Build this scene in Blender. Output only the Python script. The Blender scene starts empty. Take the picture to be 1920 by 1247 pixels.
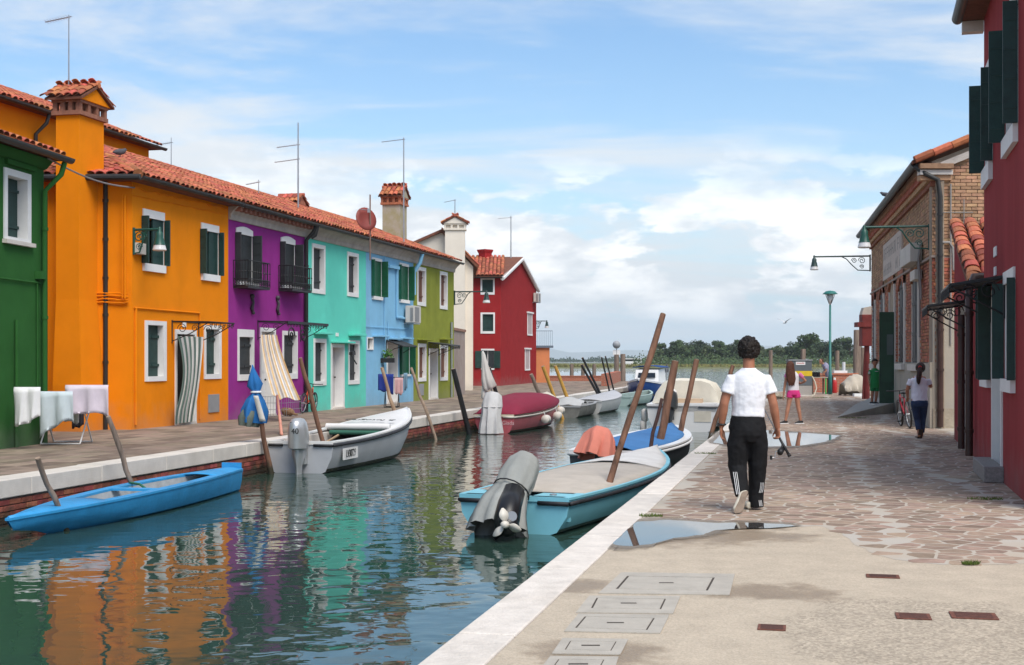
import bpy, bmesh, math, random
from mathutils import Vector, Matrix
R = math.radians
rng = random.Random(7)
SC = bpy.context.scene
COL = SC.collection
# ------------------------------------------------------------------ camera, sky, sun, exposure
F, HOR, CAMZ = 2500.0, 675.0, 1.55
cam = bpy.data.cameras.new('camera'); camo = bpy.data.objects.new('camera', cam); COL.objects.link(camo)
camo.location = (0, 0, CAMZ); camo.rotation_euler = (R(90), 0, 0)
cam.sensor_width = 36; cam.lens = 36 * F / 1920; cam.shift_y = (HOR - 623.5) / 1920
cam.clip_start = 0.1; cam.clip_end = 60000
SC.camera = camo
SC.cycles.volume_bounces = 2
SC.view_settings.view_transform = 'Standard'; SC.view_settings.look = 'None'
SC.view_settings.exposure = 1.42; SC.view_settings.gamma = 1.0
SUN_EL, SUN_AZ = 54.0, 152.0     # azimuth clockwise from +Y
world = bpy.data.worlds.new('World'); SC.world = world; world.use_nodes = True
def build_world():
    nt = world.node_tree; N = nt.nodes; L = nt.links; N.clear()
    out = N.new('ShaderNodeOutputWorld'); bg = N.new('ShaderNodeBackground'); bg.inputs[1].default_value = 0.11
    L.new(bg.outputs[0], out.inputs[0])
    sky = N.new('ShaderNodeTexSky'); sky.sky_type = 'NISHITA'; sky.sun_disc = False
    sky.sun_elevation = R(SUN_EL); sky.sun_rotation = R(SUN_AZ); sky.air_density = 1.0; sky.dust_density = 0.6; sky.ozone_density = 1.2
    tc = N.new('ShaderNodeTexCoord'); sep = N.new('ShaderNodeSeparateXYZ'); L.new(tc.outputs['Generated'], sep.inputs[0])
    def m(op, a, b=None, c=None):
        n = N.new('ShaderNodeMath'); n.operation = op
        for i, v in enumerate((a, b, c)):
            if v is None: continue
            if isinstance(v, (int, float)): n.inputs[i].default_value = v
            else: L.new(v, n.inputs[i])
        return n.outputs[0]
    z = m('MAXIMUM', sep.outputs[2], 0.0)
    def plane(k, ox, sx, sy):
        d = m('ADD', z, k)
        cx = N.new('ShaderNodeCombineXYZ')
        L.new(m('MULTIPLY', m('DIVIDE', sep.outputs[0], d), sx), cx.inputs[0]); L.new(m('MULTIPLY', m('DIVIDE', sep.outputs[1], d), sy), cx.inputs[1]); cx.inputs[2].default_value = ox
        return cx.outputs[0]
    def noise(vec, scale, det, rough, dist=0.0):
        n = N.new('ShaderNodeTexNoise'); n.inputs['Scale'].default_value = scale; n.inputs['Detail'].default_value = det
        n.inputs['Roughness'].default_value = rough; n.inputs['Distortion'].default_value = dist; L.new(vec, n.inputs['Vector']); return n.outputs['Fac']
    def ramp(v, a, b):
        n = N.new('ShaderNodeMapRange'); n.interpolation_type = 'SMOOTHSTEP'; n.inputs[1].default_value = a; n.inputs[2].default_value = b; L.new(v, n.inputs[0]); return n.outputs[0]
    # high thin layer: broad veils
    veil = m('MULTIPLY', ramp(noise(plane(0.10, 3.1, .5, .85), 0.95, 7, .62, .5), 0.42, 0.61), 0.92)
    # low cumulus: angular noise, only near the horizon
    cx = N.new('ShaderNodeCombineXYZ'); L.new(m('ARCTAN2', sep.outputs[0], sep.outputs[1]), cx.inputs[0]); L.new(m('MULTIPLY', z, 2.6), cx.inputs[1])
    cn = noise(cx.outputs[0], 7.5, 7, .58, .15)
    band = m('MULTIPLY', ramp(z, 0.012, 0.04), m('SUBTRACT', 1.0, ramp(z, 0.08, 0.18)))
    cum = m('MULTIPLY', ramp(m('ADD', cn, m('MULTIPLY', band, .13)), 0.548, 0.605), band)
    # sky tint: the blue of the photograph is cleaner than the raw model near the horizon
    hs = N.new('ShaderNodeHueSaturation'); hs.inputs['Saturation'].default_value = 1.25; hs.inputs['Value'].default_value = .62; L.new(sky.outputs[0], hs.inputs['Color'])
    def mix(f, a, b):
        n = N.new('ShaderNodeMix'); n.data_type = 'RGBA'; L.new(f, n.inputs[0])
        for v, i in ((a, 6), (b, 7)):
            if isinstance(v, tuple): n.inputs[i].default_value = (*v, 1)
            else: L.new(v, n.inputs[i])
        return n.outputs[2]
    hz = m('SUBTRACT', 1.0, ramp(z, 0.0, 0.16))
    base = mix(m('MULTIPLY', hz, .75), hs.outputs[0], (1.75, 2.65, 3.55))
    c1 = mix(veil, base, (3.1, 3.2, 3.3))
    shade = mix(ramp(noise(cx.outputs[0], 16, 4, .6), .35, .65), (3.1, 3.25, 3.4), (5.2, 5.1, 4.95))
    c2 = mix(cum, c1, shade)
    L.new(c2, bg.inputs[0])
build_world()
sun = bpy.data.lights.new('sun', 'SUN'); sun.energy = 1.5; sun.angle = R(36); sun.color = (1, .95, .87)
suno = bpy.data.objects.new('sun', sun); COL.objects.link(suno)
_a, _e = R(SUN_AZ), R(SUN_EL)
suno.rotation_euler = Vector((-math.sin(_a) * math.cos(_e), -math.cos(_a) * math.cos(_e), -math.sin(_e))).to_track_quat('-Z', 'Y').to_euler()
# ------------------------------------------------------------------ helpers
def W(px, py, Y): return Vector(((px - 960) / F * Y, Y, CAMZ - (py - HOR) / F * Y))
def G(px, py, z=0.0): return W(px, py, (CAMZ - z) * F / (py - HOR))
MATS = {}
def mat(name, col, rough=.8, var=.12, scale=2.0, bump=0.0, bscale=60, metal=0.0, spec=.4, rnd=0.0, col2=None, stain=0.0, hrnd=0.0, stretch=(1, 1, 1), coat=0.0, tide=0.0, algae=False):
    if name in MATS: return MATS[name]
    m = bpy.data.materials.new(name); m.use_nodes = True; nt = m.node_tree; N = nt.nodes; L = nt.links
    b = N['Principled BSDF']; b.inputs['Roughness'].default_value = rough; b.inputs['Metallic'].default_value = metal
    b.inputs['Specular IOR Level'].default_value = spec; b.inputs['Coat Weight'].default_value = coat
    tc = N.new('ShaderNodeTexCoord'); mp = N.new('ShaderNodeMapping'); mp.inputs['Scale'].default_value = stretch
    geo = N.new('ShaderNodeNewGeometry'); L.new(geo.outputs['Position'] if scale > 0 else tc.outputs['Object'], mp.inputs[0])
    no = N.new('ShaderNodeTexNoise'); no.inputs['Scale'].default_value = abs(scale); no.inputs['Detail'].default_value = 6; no.inputs['Roughness'].default_value = .62; L.new(mp.outputs[0], no.inputs[0])
    mr = N.new('ShaderNodeMapRange'); mr.inputs[1].default_value = .3; mr.inputs[2].default_value = .7; L.new(no.outputs['Fac'], mr.inputs[0])
    mx = N.new('ShaderNodeMix'); mx.data_type = 'RGBA'; L.new(mr.outputs[0], mx.inputs[0])
    c2 = col2 if col2 else tuple(min(1, c * (1 + var)) for c in col)
    c1 = col if col2 else tuple(c * (1 - var) for c in col)
    mx.inputs[6].default_value = (*c1, 1); mx.inputs[7].default_value = (*c2, 1)
    last = mx.outputs[2]
    if stain:   # large soft dirty patches
        n2 = N.new('ShaderNodeTexNoise'); n2.inputs['Scale'].default_value = .9; n2.inputs['Detail'].default_value = 8; n2.inputs['Roughness'].default_value = .68
        mp2 = N.new('ShaderNodeMapping'); mp2.inputs['Scale'].default_value = (1, 1, .35); L.new(geo.outputs['Position'], mp2.inputs[0]); L.new(mp2.outputs[0], n2.inputs[0])
        r2 = N.new('ShaderNodeMapRange'); r2.inputs[1].default_value = .5; r2.inputs[2].default_value = .75; r2.inputs[4].default_value = stain; L.new(n2.outputs['Fac'], r2.inputs[0])
        m2 = N.new('ShaderNodeMix'); m2.data_type = 'RGBA'; m2.blend_type = 'MULTIPLY'; L.new(r2.outputs[0], m2.inputs[0]); L.new(last, m2.inputs[6]); m2.inputs[7].default_value = (.62, .58, .52, 1)
        last = m2.outputs[2]
    if tide:   # salt and damp rising from the ground
        n3 = N.new('ShaderNodeTexNoise'); n3.inputs['Scale'].default_value = 2.2; n3.inputs['Detail'].default_value = 7; L.new(geo.outputs['Position'], n3.inputs[0])
        s3 = N.new('ShaderNodeSeparateXYZ'); L.new(geo.outputs['Position'], s3.inputs[0])
        a3 = N.new('ShaderNodeMath'); a3.operation = 'MULTIPLY_ADD'; L.new(n3.outputs['Fac'], a3.inputs[0]); a3.inputs[1].default_value = -1.5; L.new(s3.outputs[2], a3.inputs[2])
        r3 = N.new('ShaderNodeMapRange'); r3.inputs[1].default_value = -.75; r3.inputs[2].default_value = -.15; r3.inputs[3].default_value = tide; r3.inputs[4].default_value = 0; L.new(a3.outputs[0], r3.inputs[0])
        m3 = N.new('ShaderNodeMix'); m3.data_type = 'RGBA'; L.new(r3.outputs[0], m3.inputs[0]); L.new(last, m3.inputs[6]); m3.inputs[7].default_value = (col[0]*.5+.12, col[1]*.5+.11, col[2]*.5+.10, 1); last = m3.outputs[2]
    if algae:   # dark slime between the tide marks
        n4 = N.new('ShaderNodeTexNoise'); n4.inputs['Scale'].default_value = 5; n4.inputs['Detail'].default_value = 6; L.new(geo.outputs['Position'], n4.inputs[0])
        s4 = N.new('ShaderNodeSeparateXYZ'); L.new(geo.outputs['Position'], s4.inputs[0])
        a4 = N.new('ShaderNodeMath'); a4.operation = 'MULTIPLY_ADD'; L.new(n4.outputs['Fac'], a4.inputs[0]); a4.inputs[1].default_value = -.35; L.new(s4.outputs[2], a4.inputs[2])
        r4 = N.new('ShaderNodeMapRange'); r4.inputs[1].default_value = -.66; r4.inputs[2].default_value = -.52; r4.inputs[3].default_value = .9; r4.inputs[4].default_value = 0; L.new(a4.outputs[0], r4.inputs[0])
        m4 = N.new('ShaderNodeMix'); m4.data_type = 'RGBA'; L.new(r4.outputs[0], m4.inputs[0]); L.new(last, m4.inputs[6]); m4.inputs[7].default_value = (.022,.026,.014,1); last = m4.outputs[2]
    if rnd or hrnd:
        oi = N.new('ShaderNodeObjectInfo'); at = N.new('ShaderNodeAttribute'); at.attribute_name = 'rnd'
        ad = N.new('ShaderNodeMath'); ad.operation = 'ADD'; L.new(oi.outputs['Random'], ad.inputs[0]); L.new(at.outputs['Fac'], ad.inputs[1])
        fr = N.new('ShaderNodeMath'); fr.operation = 'FRACT'; L.new(ad.outputs[0], fr.inputs[0])
        v = N.new('ShaderNodeMapRange'); v.inputs[3].default_value = 1 - rnd; v.inputs[4].default_value = 1 + rnd; L.new(fr.outputs[0], v.inputs[0])
        f2 = N.new('ShaderNodeMath'); f2.operation = 'MULTIPLY_ADD'; L.new(fr.outputs[0], f2.inputs[0]); f2.inputs[1].default_value = 7.31; f2.inputs[2].default_value = .13
        f3 = N.new('ShaderNodeMath'); f3.operation = 'FRACT'; L.new(f2.outputs[0], f3.inputs[0])
        h = N.new('ShaderNodeMapRange'); h.inputs[3].default_value = .5 - hrnd; h.inputs[4].default_value = .5 + hrnd; L.new(f3.outputs[0], h.inputs[0])
        hs = N.new('ShaderNodeHueSaturation'); L.new(h.outputs[0], hs.inputs['Hue']); L.new(v.outputs[0], hs.inputs['Value']); L.new(last, hs.inputs['Color'])
        last = hs.outputs[0]
    L.new(last, b.inputs['Base Color'])
    if bump:
        nb = N.new('ShaderNodeTexNoise'); nb.inputs['Scale'].default_value = bscale; nb.inputs['Detail'].default_value = 5; L.new(mp.outputs[0], nb.inputs[0])
        bp = N.new('ShaderNodeBump'); bp.inputs['Strength'].default_value = bump; bp.inputs['Distance'].default_value = .02; L.new(nb.outputs['Fac'], bp.inputs['Height']); L.new(bp.outputs[0], b.inputs['Normal'])
    MATS[name] = m; return m
class MB:
    """collects shapes, then links them as one mesh object"""
    def __init__(s): s.v = []; s.f = []; s.r = []; s.cur = 0.0; s.m = []; s.mi = 0
    def add(s, vs, fs):
        o = len(s.v); s.v += [tuple(v) for v in vs]
        for f in fs: s.f.append(tuple(i + o for i in f)); s.r.append(s.cur); s.m.append(s.mi)
        return s
    def box(s, x0, x1, y0, y1, z0, z1):
        return s.add([(x0,y0,z0),(x1,y0,z0),(x1,y1,z0),(x0,y1,z0),(x0,y0,z1),(x1,y0,z1),(x1,y1,z1),(x0,y1,z1)],
                     [(0,3,2,1),(4,5,6,7),(0,1,5,4),(1,2,6,5),(2,3,7,6),(3,0,4,7)])
    def obox(s, c, size, M=None):
        hx, hy, hz = size[0]/2, size[1]/2, size[2]/2; c = Vector(c)
        vs = [Vector((x,y,z)) for z in (-hz,hz) for (x,y) in ((-hx,-hy),(hx,-hy),(hx,hy),(-hx,hy))]
        if M is not None: vs = [M @ v for v in vs]
        return s.add([v + c for v in vs], [(0,3,2,1),(4,5,6,7),(0,1,5,4),(1,2,6,5),(2,3,7,6),(3,0,4,7)])
    def poly(s, pts): return s.add(pts, [tuple(range(len(pts)))])
    def prism(s, pts, d):
        n = len(pts); a = [Vector(p) for p in pts]; d = Vector(d); b = [p + d for p in a]
        return s.add(a + b, [tuple(range(n-1,-1,-1)), tuple(range(n, 2*n))] + [(i, (i+1) % n, n + (i+1) % n, n + i) for i in range(n)])
    def rings(s, rs, close=True, cap0=True, cap1=True):
        n = len(rs[0]); vs = [p for r in rs for p in r]; fs = []
        for k in range(len(rs)-1):
            for i in range(n if close else n-1):
                j = (i+1) % n; fs.append((k*n+i, k*n+j, (k+1)*n+j, (k+1)*n+i))
        if cap0: fs.append(tuple(range(n-1,-1,-1)))
        if cap1: fs.append(tuple((len(rs)-1)*n+i for i in range(n)))
        return s.add(vs, fs)
    def tube(s, pts, r, n=8, ell=1.0, up=None):
        """tube along points, radius number or list; ell = second radius factor"""
        P = [Vector(p) for p in pts]; rr = r if isinstance(r, (list, tuple)) else [r]*len(P)
        rs = []; ref = None
        for i, p in enumerate(P):
            t = (P[min(i+1, len(P)-1)] - P[max(i-1, 0)]).normalized()
            if up is not None: a = Vector(up); a = (a - t*a.dot(t)).normalized()
            elif ref is None:
                a = Vector((0,0,1)) if abs(t.z) < .9 else Vector((1,0,0)); a = (a - t*a.dot(t)).normalized()
            else: a = (ref - t*ref.dot(t)).normalized()
            ref = a; b = t.cross(a)
            q = rr[i]; qa, qb = (q if isinstance(q, (tuple, list)) else (q, q*ell))
            rs.append([p + a*math.cos(2*math.pi*k/n)*qa + b*math.sin(2*math.pi*k/n)*qb for k in range(n)])
        return s.rings(rs)
    def lathe(s, prof, n=12, c=(0,0,0), cap=True):
        c = Vector(c); rs = [[c + Vector((r*math.cos(2*math.pi*k/n), r*math.sin(2*math.pi*k/n), z)) for k in range(n)] for r, z in prof]
        return s.rings(rs, True, cap, cap)
    def ball(s, c, r, n=10, k=6):
        c = Vector(c); r = Vector(r) if not isinstance(r, (int, float)) else Vector((r,r,r)); rs = []
        for i in range(k+1):
            t = math.pi * min(max(i/k, .04), .96); rs.append([c + Vector((r.x*math.sin(t)*math.cos(2*math.pi*j/n), r.y*math.sin(t)*math.sin(2*math.pi*j/n), -r.z*math.cos(t))) for j in range(n)])
        return s.rings(rs)
    def sheet(s, P, thick=0.0):
        """P grid of points [row][col]; with thickness it becomes a closed slab along the averaged normal"""
        nr, nc = len(P), len(P[0]); P = [[Vector(p) for p in row] for row in P]
        fs = [(i*nc+j, i*nc+j+1, (i+1)*nc+j+1, (i+1)*nc+j) for i in range(nr-1) for j in range(nc-1)]
        if not thick: return s.add([p for row in P for p in row], fs)
        top = []; bot = []
        for i in range(nr):
            for j in range(nc):
                a = P[min(i+1,nr-1)][j] - P[max(i-1,0)][j]; b = P[i][min(j+1,nc-1)] - P[i][max(j-1,0)]
                nrm = b.cross(a); nrm = nrm.normalized() if nrm.length > 1e-9 else Vector((0,0,1)); top.append(P[i][j] + nrm*thick/2); bot.append(P[i][j] - nrm*thick/2)
        n = nr*nc; edge = [(0,j) for j in range(nc)] + [(i,nc-1) for i in range(1,nr)] + [(nr-1,j) for j in range(nc-2,-1,-1)] + [(i,0) for i in range(nr-2,0,-1)]
        ids = [i*nc+j for i,j in edge]; m = len(ids)
        return s.add(top + bot, [f[::-1] for f in fs] + [tuple(n+i for i in f) for f in fs] + [(ids[k], ids[(k+1)%m], n+ids[(k+1)%m], n+ids[k]) for k in range(m)])
    def mesh(s, name, mt, smooth=False):
        me = bpy.data.meshes.new(name); me.from_pydata(s.v, [], s.f)
        ms = mt if isinstance(mt, (list, tuple)) else [mt]
        for q in ms: me.materials.append(q)
        if len(ms) > 1: me.polygons.foreach_set('material_index', s.m)
        if any(s.r):
            a = me.attributes.new('rnd', 'FLOAT', 'FACE'); a.data.foreach_set('value', s.r)
        if smooth: me.polygons.foreach_set('use_smooth', [True]*len(me.polygons))
        me.update(); return me
    def build(s, name, mt, parent=None, smooth=False, loc=None, rot=None, bevel=0):
        o = bpy.data.objects.new(name, s.mesh(name, mt, smooth)); COL.objects.link(o)
        if parent is not None: o.parent = parent
        if loc is not None: o.location = loc
        if rot is not None: o.rotation_euler = rot
        if bevel:
            b = o.modifiers.new('bevel', 'BEVEL'); b.width = bevel; b.segments = 2; b.limit_method = 'ANGLE'
        return o
def smooth_angle(o, deg=40):
    me = o.data; me.polygons.foreach_set('use_smooth', [True]*len(me.polygons)); me.set_sharp_from_angle(angle=R(deg))
def tag(o, label=None, cat=None, group=None, kind=None):
    if label: o['label'] = label
    if cat: o['category'] = cat
    if group: o['group'] = group
    if kind: o['kind'] = kind
    return o
def thing(name, label, cat, loc=(0,0,0), rz=0.0, group=None):
    o = bpy.data.objects.new(name, None); COL.objects.link(o); o.location = loc; o.rotation_euler = (0,0,rz); o.empty_display_size = .1
    return tag(o, label, cat, group)
def inst(name, me, parent, M):
    o = bpy.data.objects.new(name, me); COL.objects.link(o); o.parent = parent; o.matrix_local = M; return o
def copy_tree(o, parent=None):
    c = o.copy(); COL.objects.link(c); c.parent = parent
    for ch in list(o.children): copy_tree(ch, c)
    return c
def fixn(o):
    bm = bmesh.new(); bm.from_mesh(o.data); bmesh.ops.recalc_face_normals(bm, faces=bm.faces); bm.to_mesh(o.data); bm.free(); return o
# ------------------------------------------------------------------ materials
DARKGREEN = mat('shutter_green_dark', (.012,.042,.036), .55, .2, 6, .15, 30)
GREEN2 = mat('shutter_green', (.006,.085,.038), .5, .15, 6, .1, 30)
CHAR = mat('shutter_charcoal', (.028,.032,.034), .6, .2, 6, .15, 30)
BROWN = mat('shutter_brown', (.13,.045,.022), .6, .2, 6, .15, 30)
WHITE = mat('white_paint', (.72,.71,.69), .6, .06, 3, .1, 40)
STONE = mat('istrian_stone', (.60,.55,.49), .75, .12, 2.2, .25, 50, stain=.35)
IRON = mat('wrought_iron', (.012,.012,.013), .5, .2, 8)
LAMPGREEN = mat('lamp_green', (.012,.07,.05), .4, .15, 9)
PANE = mat('dark_glass', (.012,.014,.016), .08, .2, 2, spec=.6)
INTERIOR = mat('dark_interior', (.02,.018,.016), .9)
TILE = mat('terracotta', (.40,.115,.055), .85, .22, 7, .3, 40, rnd=.38, hrnd=.018)
TILEDECK = mat('roof_underlay', (.16,.06,.035), .9, .3, 5, .3, 30)
GUTTER = mat('gutter_metal', (.022,.022,.022), .45, .2, 5)
PIPEB = mat('brown_pipe', (.05,.025,.02), .45, .3, 4)
CORNICE = mat('cornice_plaster', (.42,.38,.34), .85, .18, 3, .2, 30, stain=.6)
WOODP = mat('weathered_wood', (.21,.155,.12), .9, .5, 9, .9, 14, stretch=(1,1,.12), algae=True)
WOODR = mat('brown_pole_wood', (.17,.085,.052), .85, .55, 9, .9, 14, stretch=(1,1,.12), algae=True)
BLACKP = mat('black_paint', (.012,.012,.013), .45, .2, 6)
METAL = mat('grey_metal', (.35,.36,.37), .4, .1, 6, metal=.6)
# ------------------------------------------------------------------ setting: water, quays, pavements
TQ = .2235; QS, QC = math.sin(math.atan(TQ)), math.cos(math.atan(TQ))
WZ = -0.60
def XR(Y): return -.4875 + TQ * (Y - 6.77)          # outer edge of the right quay
def XL(Y): return -6.54 + TQ * (Y - 17.03)          # outer edge of the left quay
def water_mat():
    m = bpy.data.materials.new('canal_water'); m.use_nodes = True; nt = m.node_tree; N = nt.nodes; L = nt.links; b = N['Principled BSDF']
    b.inputs['Base Color'].default_value = (.026,.056,.043,1); b.inputs['Roughness'].default_value = .015; b.inputs['IOR'].default_value = 1.36
    b.inputs['Specular IOR Level'].default_value = .6
    g = N.new('ShaderNodeNewGeometry')
    def layer(scale, sx, sy, det, rot):
        mp = N.new('ShaderNodeMapping'); mp.inputs['Scale'].default_value = (sx, sy, 1); mp.inputs['Rotation'].default_value = (0,0,rot); L.new(g.outputs['Position'], mp.inputs[0])
        n = N.new('ShaderNodeTexNoise'); n.inputs['Scale'].default_value = scale; n.inputs['Detail'].default_value = det; n.inputs['Roughness'].default_value = .45; n.inputs['Distortion'].default_value = .3; L.new(mp.outputs[0], n.inputs[0]); return n.outputs['Fac']
    a = layer(1.25, 1.0, 1.0, 2, .3); c = layer(3.0, .9, 1.2, 2, -.5)
    # the basin is calm near the camera and choppier towards the lagoon
    sp = N.new('ShaderNodeSeparateXYZ'); L.new(g.outputs['Position'], sp.inputs[0])
    ch = N.new('ShaderNodeMapRange'); ch.inputs[1].default_value = 16; ch.inputs[2].default_value = 60; ch.inputs[3].default_value = .30; ch.inputs[4].default_value = 1.5; L.new(sp.outputs[1], ch.inputs[0])
    mm = N.new('ShaderNodeMath'); mm.operation = 'MULTIPLY'; L.new(c, mm.inputs[0]); L.new(ch.outputs[0], mm.inputs[1])
    ad = N.new('ShaderNodeMath'); ad.operation = 'ADD'; L.new(a, ad.inputs[0]); L.new(mm.outputs[0], ad.inputs[1])
    bp = N.new('ShaderNodeBump'); bp.inputs['Strength'].default_value = 1.0; bp.inputs['Distance'].default_value = .017; L.new(ad.outputs[0], bp.inputs['Height']); L.new(bp.outputs[0], b.inputs['Normal'])
    return m
w = MB(); w.poly([(-4000,-60,WZ),(4000,-60,WZ),(4000,9000,WZ),(-4000,9000,WZ)]); tag(w.build('water', water_mat()), kind='structure')
def concrete_mat():
    m = mat('pavement_concrete', (.46,.385,.29), .85, .10, 3.5, .35, 90); nt = m.node_tree; N = nt.nodes; L = nt.links; b = N['Principled BSDF']
    last = b.inputs['Base Color'].links[0].from_socket; g = N.new('ShaderNodeNewGeometry')
    def M(op, a, b_=None):
        n = N.new('ShaderNodeMath'); n.operation = op
        for i, v in enumerate((a, b_)):
            if v is None: continue
            if isinstance(v, (int, float)): n.inputs[i].default_value = v
            else: L.new(v, n.inputs[i])
        return n.outputs[0]
    # fine aggregate speckle
    sp = N.new('ShaderNodeTexNoise'); sp.inputs['Scale'].default_value = 75; sp.inputs['Detail'].default_value = 2; L.new(g.outputs['Position'], sp.inputs[0])
    r = N.new('ShaderNodeMapRange'); r.inputs[1].default_value = .35; r.inputs[2].default_value = .65; r.inputs[3].default_value = .88; r.inputs[4].default_value = 1.10; L.new(sp.outputs[0], r.inputs[0])
    mx = N.new('ShaderNodeMix'); mx.data_type = 'RGBA'; mx.blend_type = 'MULTIPLY'; mx.inputs[0].default_value = 1; L.new(last, mx.inputs[6]); L.new(r.outputs[0], mx.inputs[7]); last = mx.outputs[2]
    dn = N.new('ShaderNodeTexNoise'); dn.inputs['Scale'].default_value = 2.6; dn.inputs['Detail'].default_value = 9; dn.inputs['Roughness'].default_value = .65; L.new(g.outputs['Position'], dn.inputs[0])
    sep = N.new('ShaderNodeSeparateXYZ'); L.new(g.outputs['Position'], sep.inputs[0])
    def blob(cx, cy, rx, ry, amp=2.2, soft=.55):
        dx = M('DIVIDE', M('SUBTRACT', sep.outputs[0], cx), rx); dy = M('DIVIDE', M('SUBTRACT', sep.outputs[1], cy), ry)
        d = M('SQRT', M('ADD', M('MULTIPLY', dx, dx), M('MULTIPLY', dy, dy)))
        d = M('ADD', d, M('MULTIPLY', M('SUBTRACT', dn.outputs[0], .5), amp))
        q = N.new('ShaderNodeMapRange'); q.interpolation_type = 'SMOOTHSTEP'; q.inputs[1].default_value = 1 - soft; q.inputs[2].default_value = 1.0; q.inputs[3].default_value = 1; q.inputs[4].default_value = 0; L.new(d, q.inputs[0]); return q.outputs[0]
    # damp stains left by puddles, placed on the ground
    damp = None
    for px, py, rx, ry in ((1290,1000,1.35,.95),(1090,1098,.32,.30),(1440,1108,.55,.42),(1110,1222,.48,.42),(1480,822,1.6,2.2)):
        p = G(px, py); q = blob(p.x, p.y, rx, ry); damp = q if damp is None else M('MAXIMUM', damp, q)
    mx = N.new('ShaderNodeMix'); mx.data_type = 'RGBA'; mx.blend_type = 'MULTIPLY'; L.new(M('MULTIPLY', damp, .8), mx.inputs[0]); L.new(last, mx.inputs[6]); mx.inputs[7].default_value = (.50,.42,.33,1); last = mx.outputs[2]
    # a patch of exposed gravel aggregate
    p = G(1830, 1210); q = blob(p.x, p.y, 1.05, 1.55, .9, .12)
    v = N.new('ShaderNodeTexVoronoi'); v.inputs['Scale'].default_value = 55; L.new(g.outputs['Position'], v.inputs[0])
    r = N.new('ShaderNodeMapRange'); r.inputs[3].default_value = .55; r.inputs[4].default_value = 1.15; L.new(v.outputs['Color'], r.inputs[0])
    mx = N.new('ShaderNodeMix'); mx.data_type = 'RGBA'; mx.blend_type = 'MULTIPLY'; L.new(M('MULTIPLY', q, .9), mx.inputs[0]); L.new(last, mx.inputs[6]); L.new(r.outputs[0], mx.inputs[7]); last = mx.outputs[2]
    L.new(last, b.inputs['Base Color'])
    rr = N.new('ShaderNodeMapRange'); rr.inputs[3].default_value = .85; rr.inputs[4].default_value = .45; L.new(damp, rr.inputs[0]); L.new(rr.outputs[0], b.inputs['Roughness'])
    return m
CONC = concrete_mat()
MORTAR = mat('paving_mortar', (.44,.37,.285), .9, .2, 1.1, .4, 60, col2=(.45,.42,.37))
PORPH = mat('porphyry', (.300,.217,.163), .8, .24, 8, .4, 45, rnd=.30, hrnd=.012, spec=.15)
COPE = mat('coping_stone', (.66,.60,.53), .75, .13, 5, .6, 35, stain=.4, rnd=.07)
TRACH = mat('trachyte_slab', (.225,.175,.135), .85, .22, 4, .3, 40, rnd=.30, hrnd=.015, spec=.15)
BRICKM = mat('quay_brick', (.26,.07,.048), .85, .3, 9, .5, 40, rnd=.38, hrnd=.018, stain=.35, algae=True)
DIRTM = mat('brick_mortar', (.20,.16,.135), .95, .3, 4, .4, 40)
def edgept(side, Y, t):                      # point on a quay: t metres inland from the outer edge
    n = Vector((QC, -QS)) if side > 0 else Vector((-QC, QS)); x = XR(Y) if side > 0 else XL(Y)
    return Vector((x, Y)) + n * t
def xwall(Y): return max(7.1 + .265*(Y-20.2), 5.2) if Y < 26.3 else 9.56 + .188*(Y-30.3)
# right bank: body (quay wall) and pavement sheet
YR1 = 66.0
mb = MB(); mb.prism([(XR(-8)+.03,-8,-2),(XR(YR1)+.03,YR1,-2),(40,YR1,-2),(40,-8,-2)], (0,0,1.99)); tag(mb.build('quay_wall', mat('quay_rubble', (.16,.11,.085), .9, .4, 6, .5, 12)), kind='structure')
mb = MB(); e0, e1 = edgept(1,-8,.34), edgept(1,YR1,.34); mb.poly([(e0.x,e0.y,-.006),(40,-8,-.006),(40,YR1,-.006),(e1.x,e1.y,-.006)]); pavR = tag(mb.build('pavement', CONC), kind='structure')
def block_row(parent, name, mt, side, s0, s1, L, w, z0, z1, t0=0.0, jit=.0):
    s = s0; k = 0
    while s < s1:
        l = L * rng.uniform(.8, 1.25); a0 = edgept(side, s, t0); b0 = edgept(side, s + l*QC - .008, t0); a1 = edgept(side, s, t0 + w); b1 = edgept(side, s + l*QC - .008, t0 + w)
        mb = MB(); dz = rng.uniform(-jit, jit); mb.prism([(a0.x,a0.y,z0),(b0.x,b0.y,z0),(b1.x,b1.y,z0),(a1.x,a1.y,z0)] if side < 0 else [(a1.x,a1.y,z0),(b1.x,b1.y,z0),(b0.x,b0.y,z0),(a0.x,a0.y,z0)], (0,0,z1-z0+dz))
        fixn(mb.build(name, mt, parent, bevel=.012)); s += l*QC; k += 1
block_row(pavR, 'coping_stone', COPE, 1, 3.0, YR1, 2.3, .335, -.24, .004, 0, .003)
def lerp_(a, b, t): return a + (b-a)*t
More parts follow.
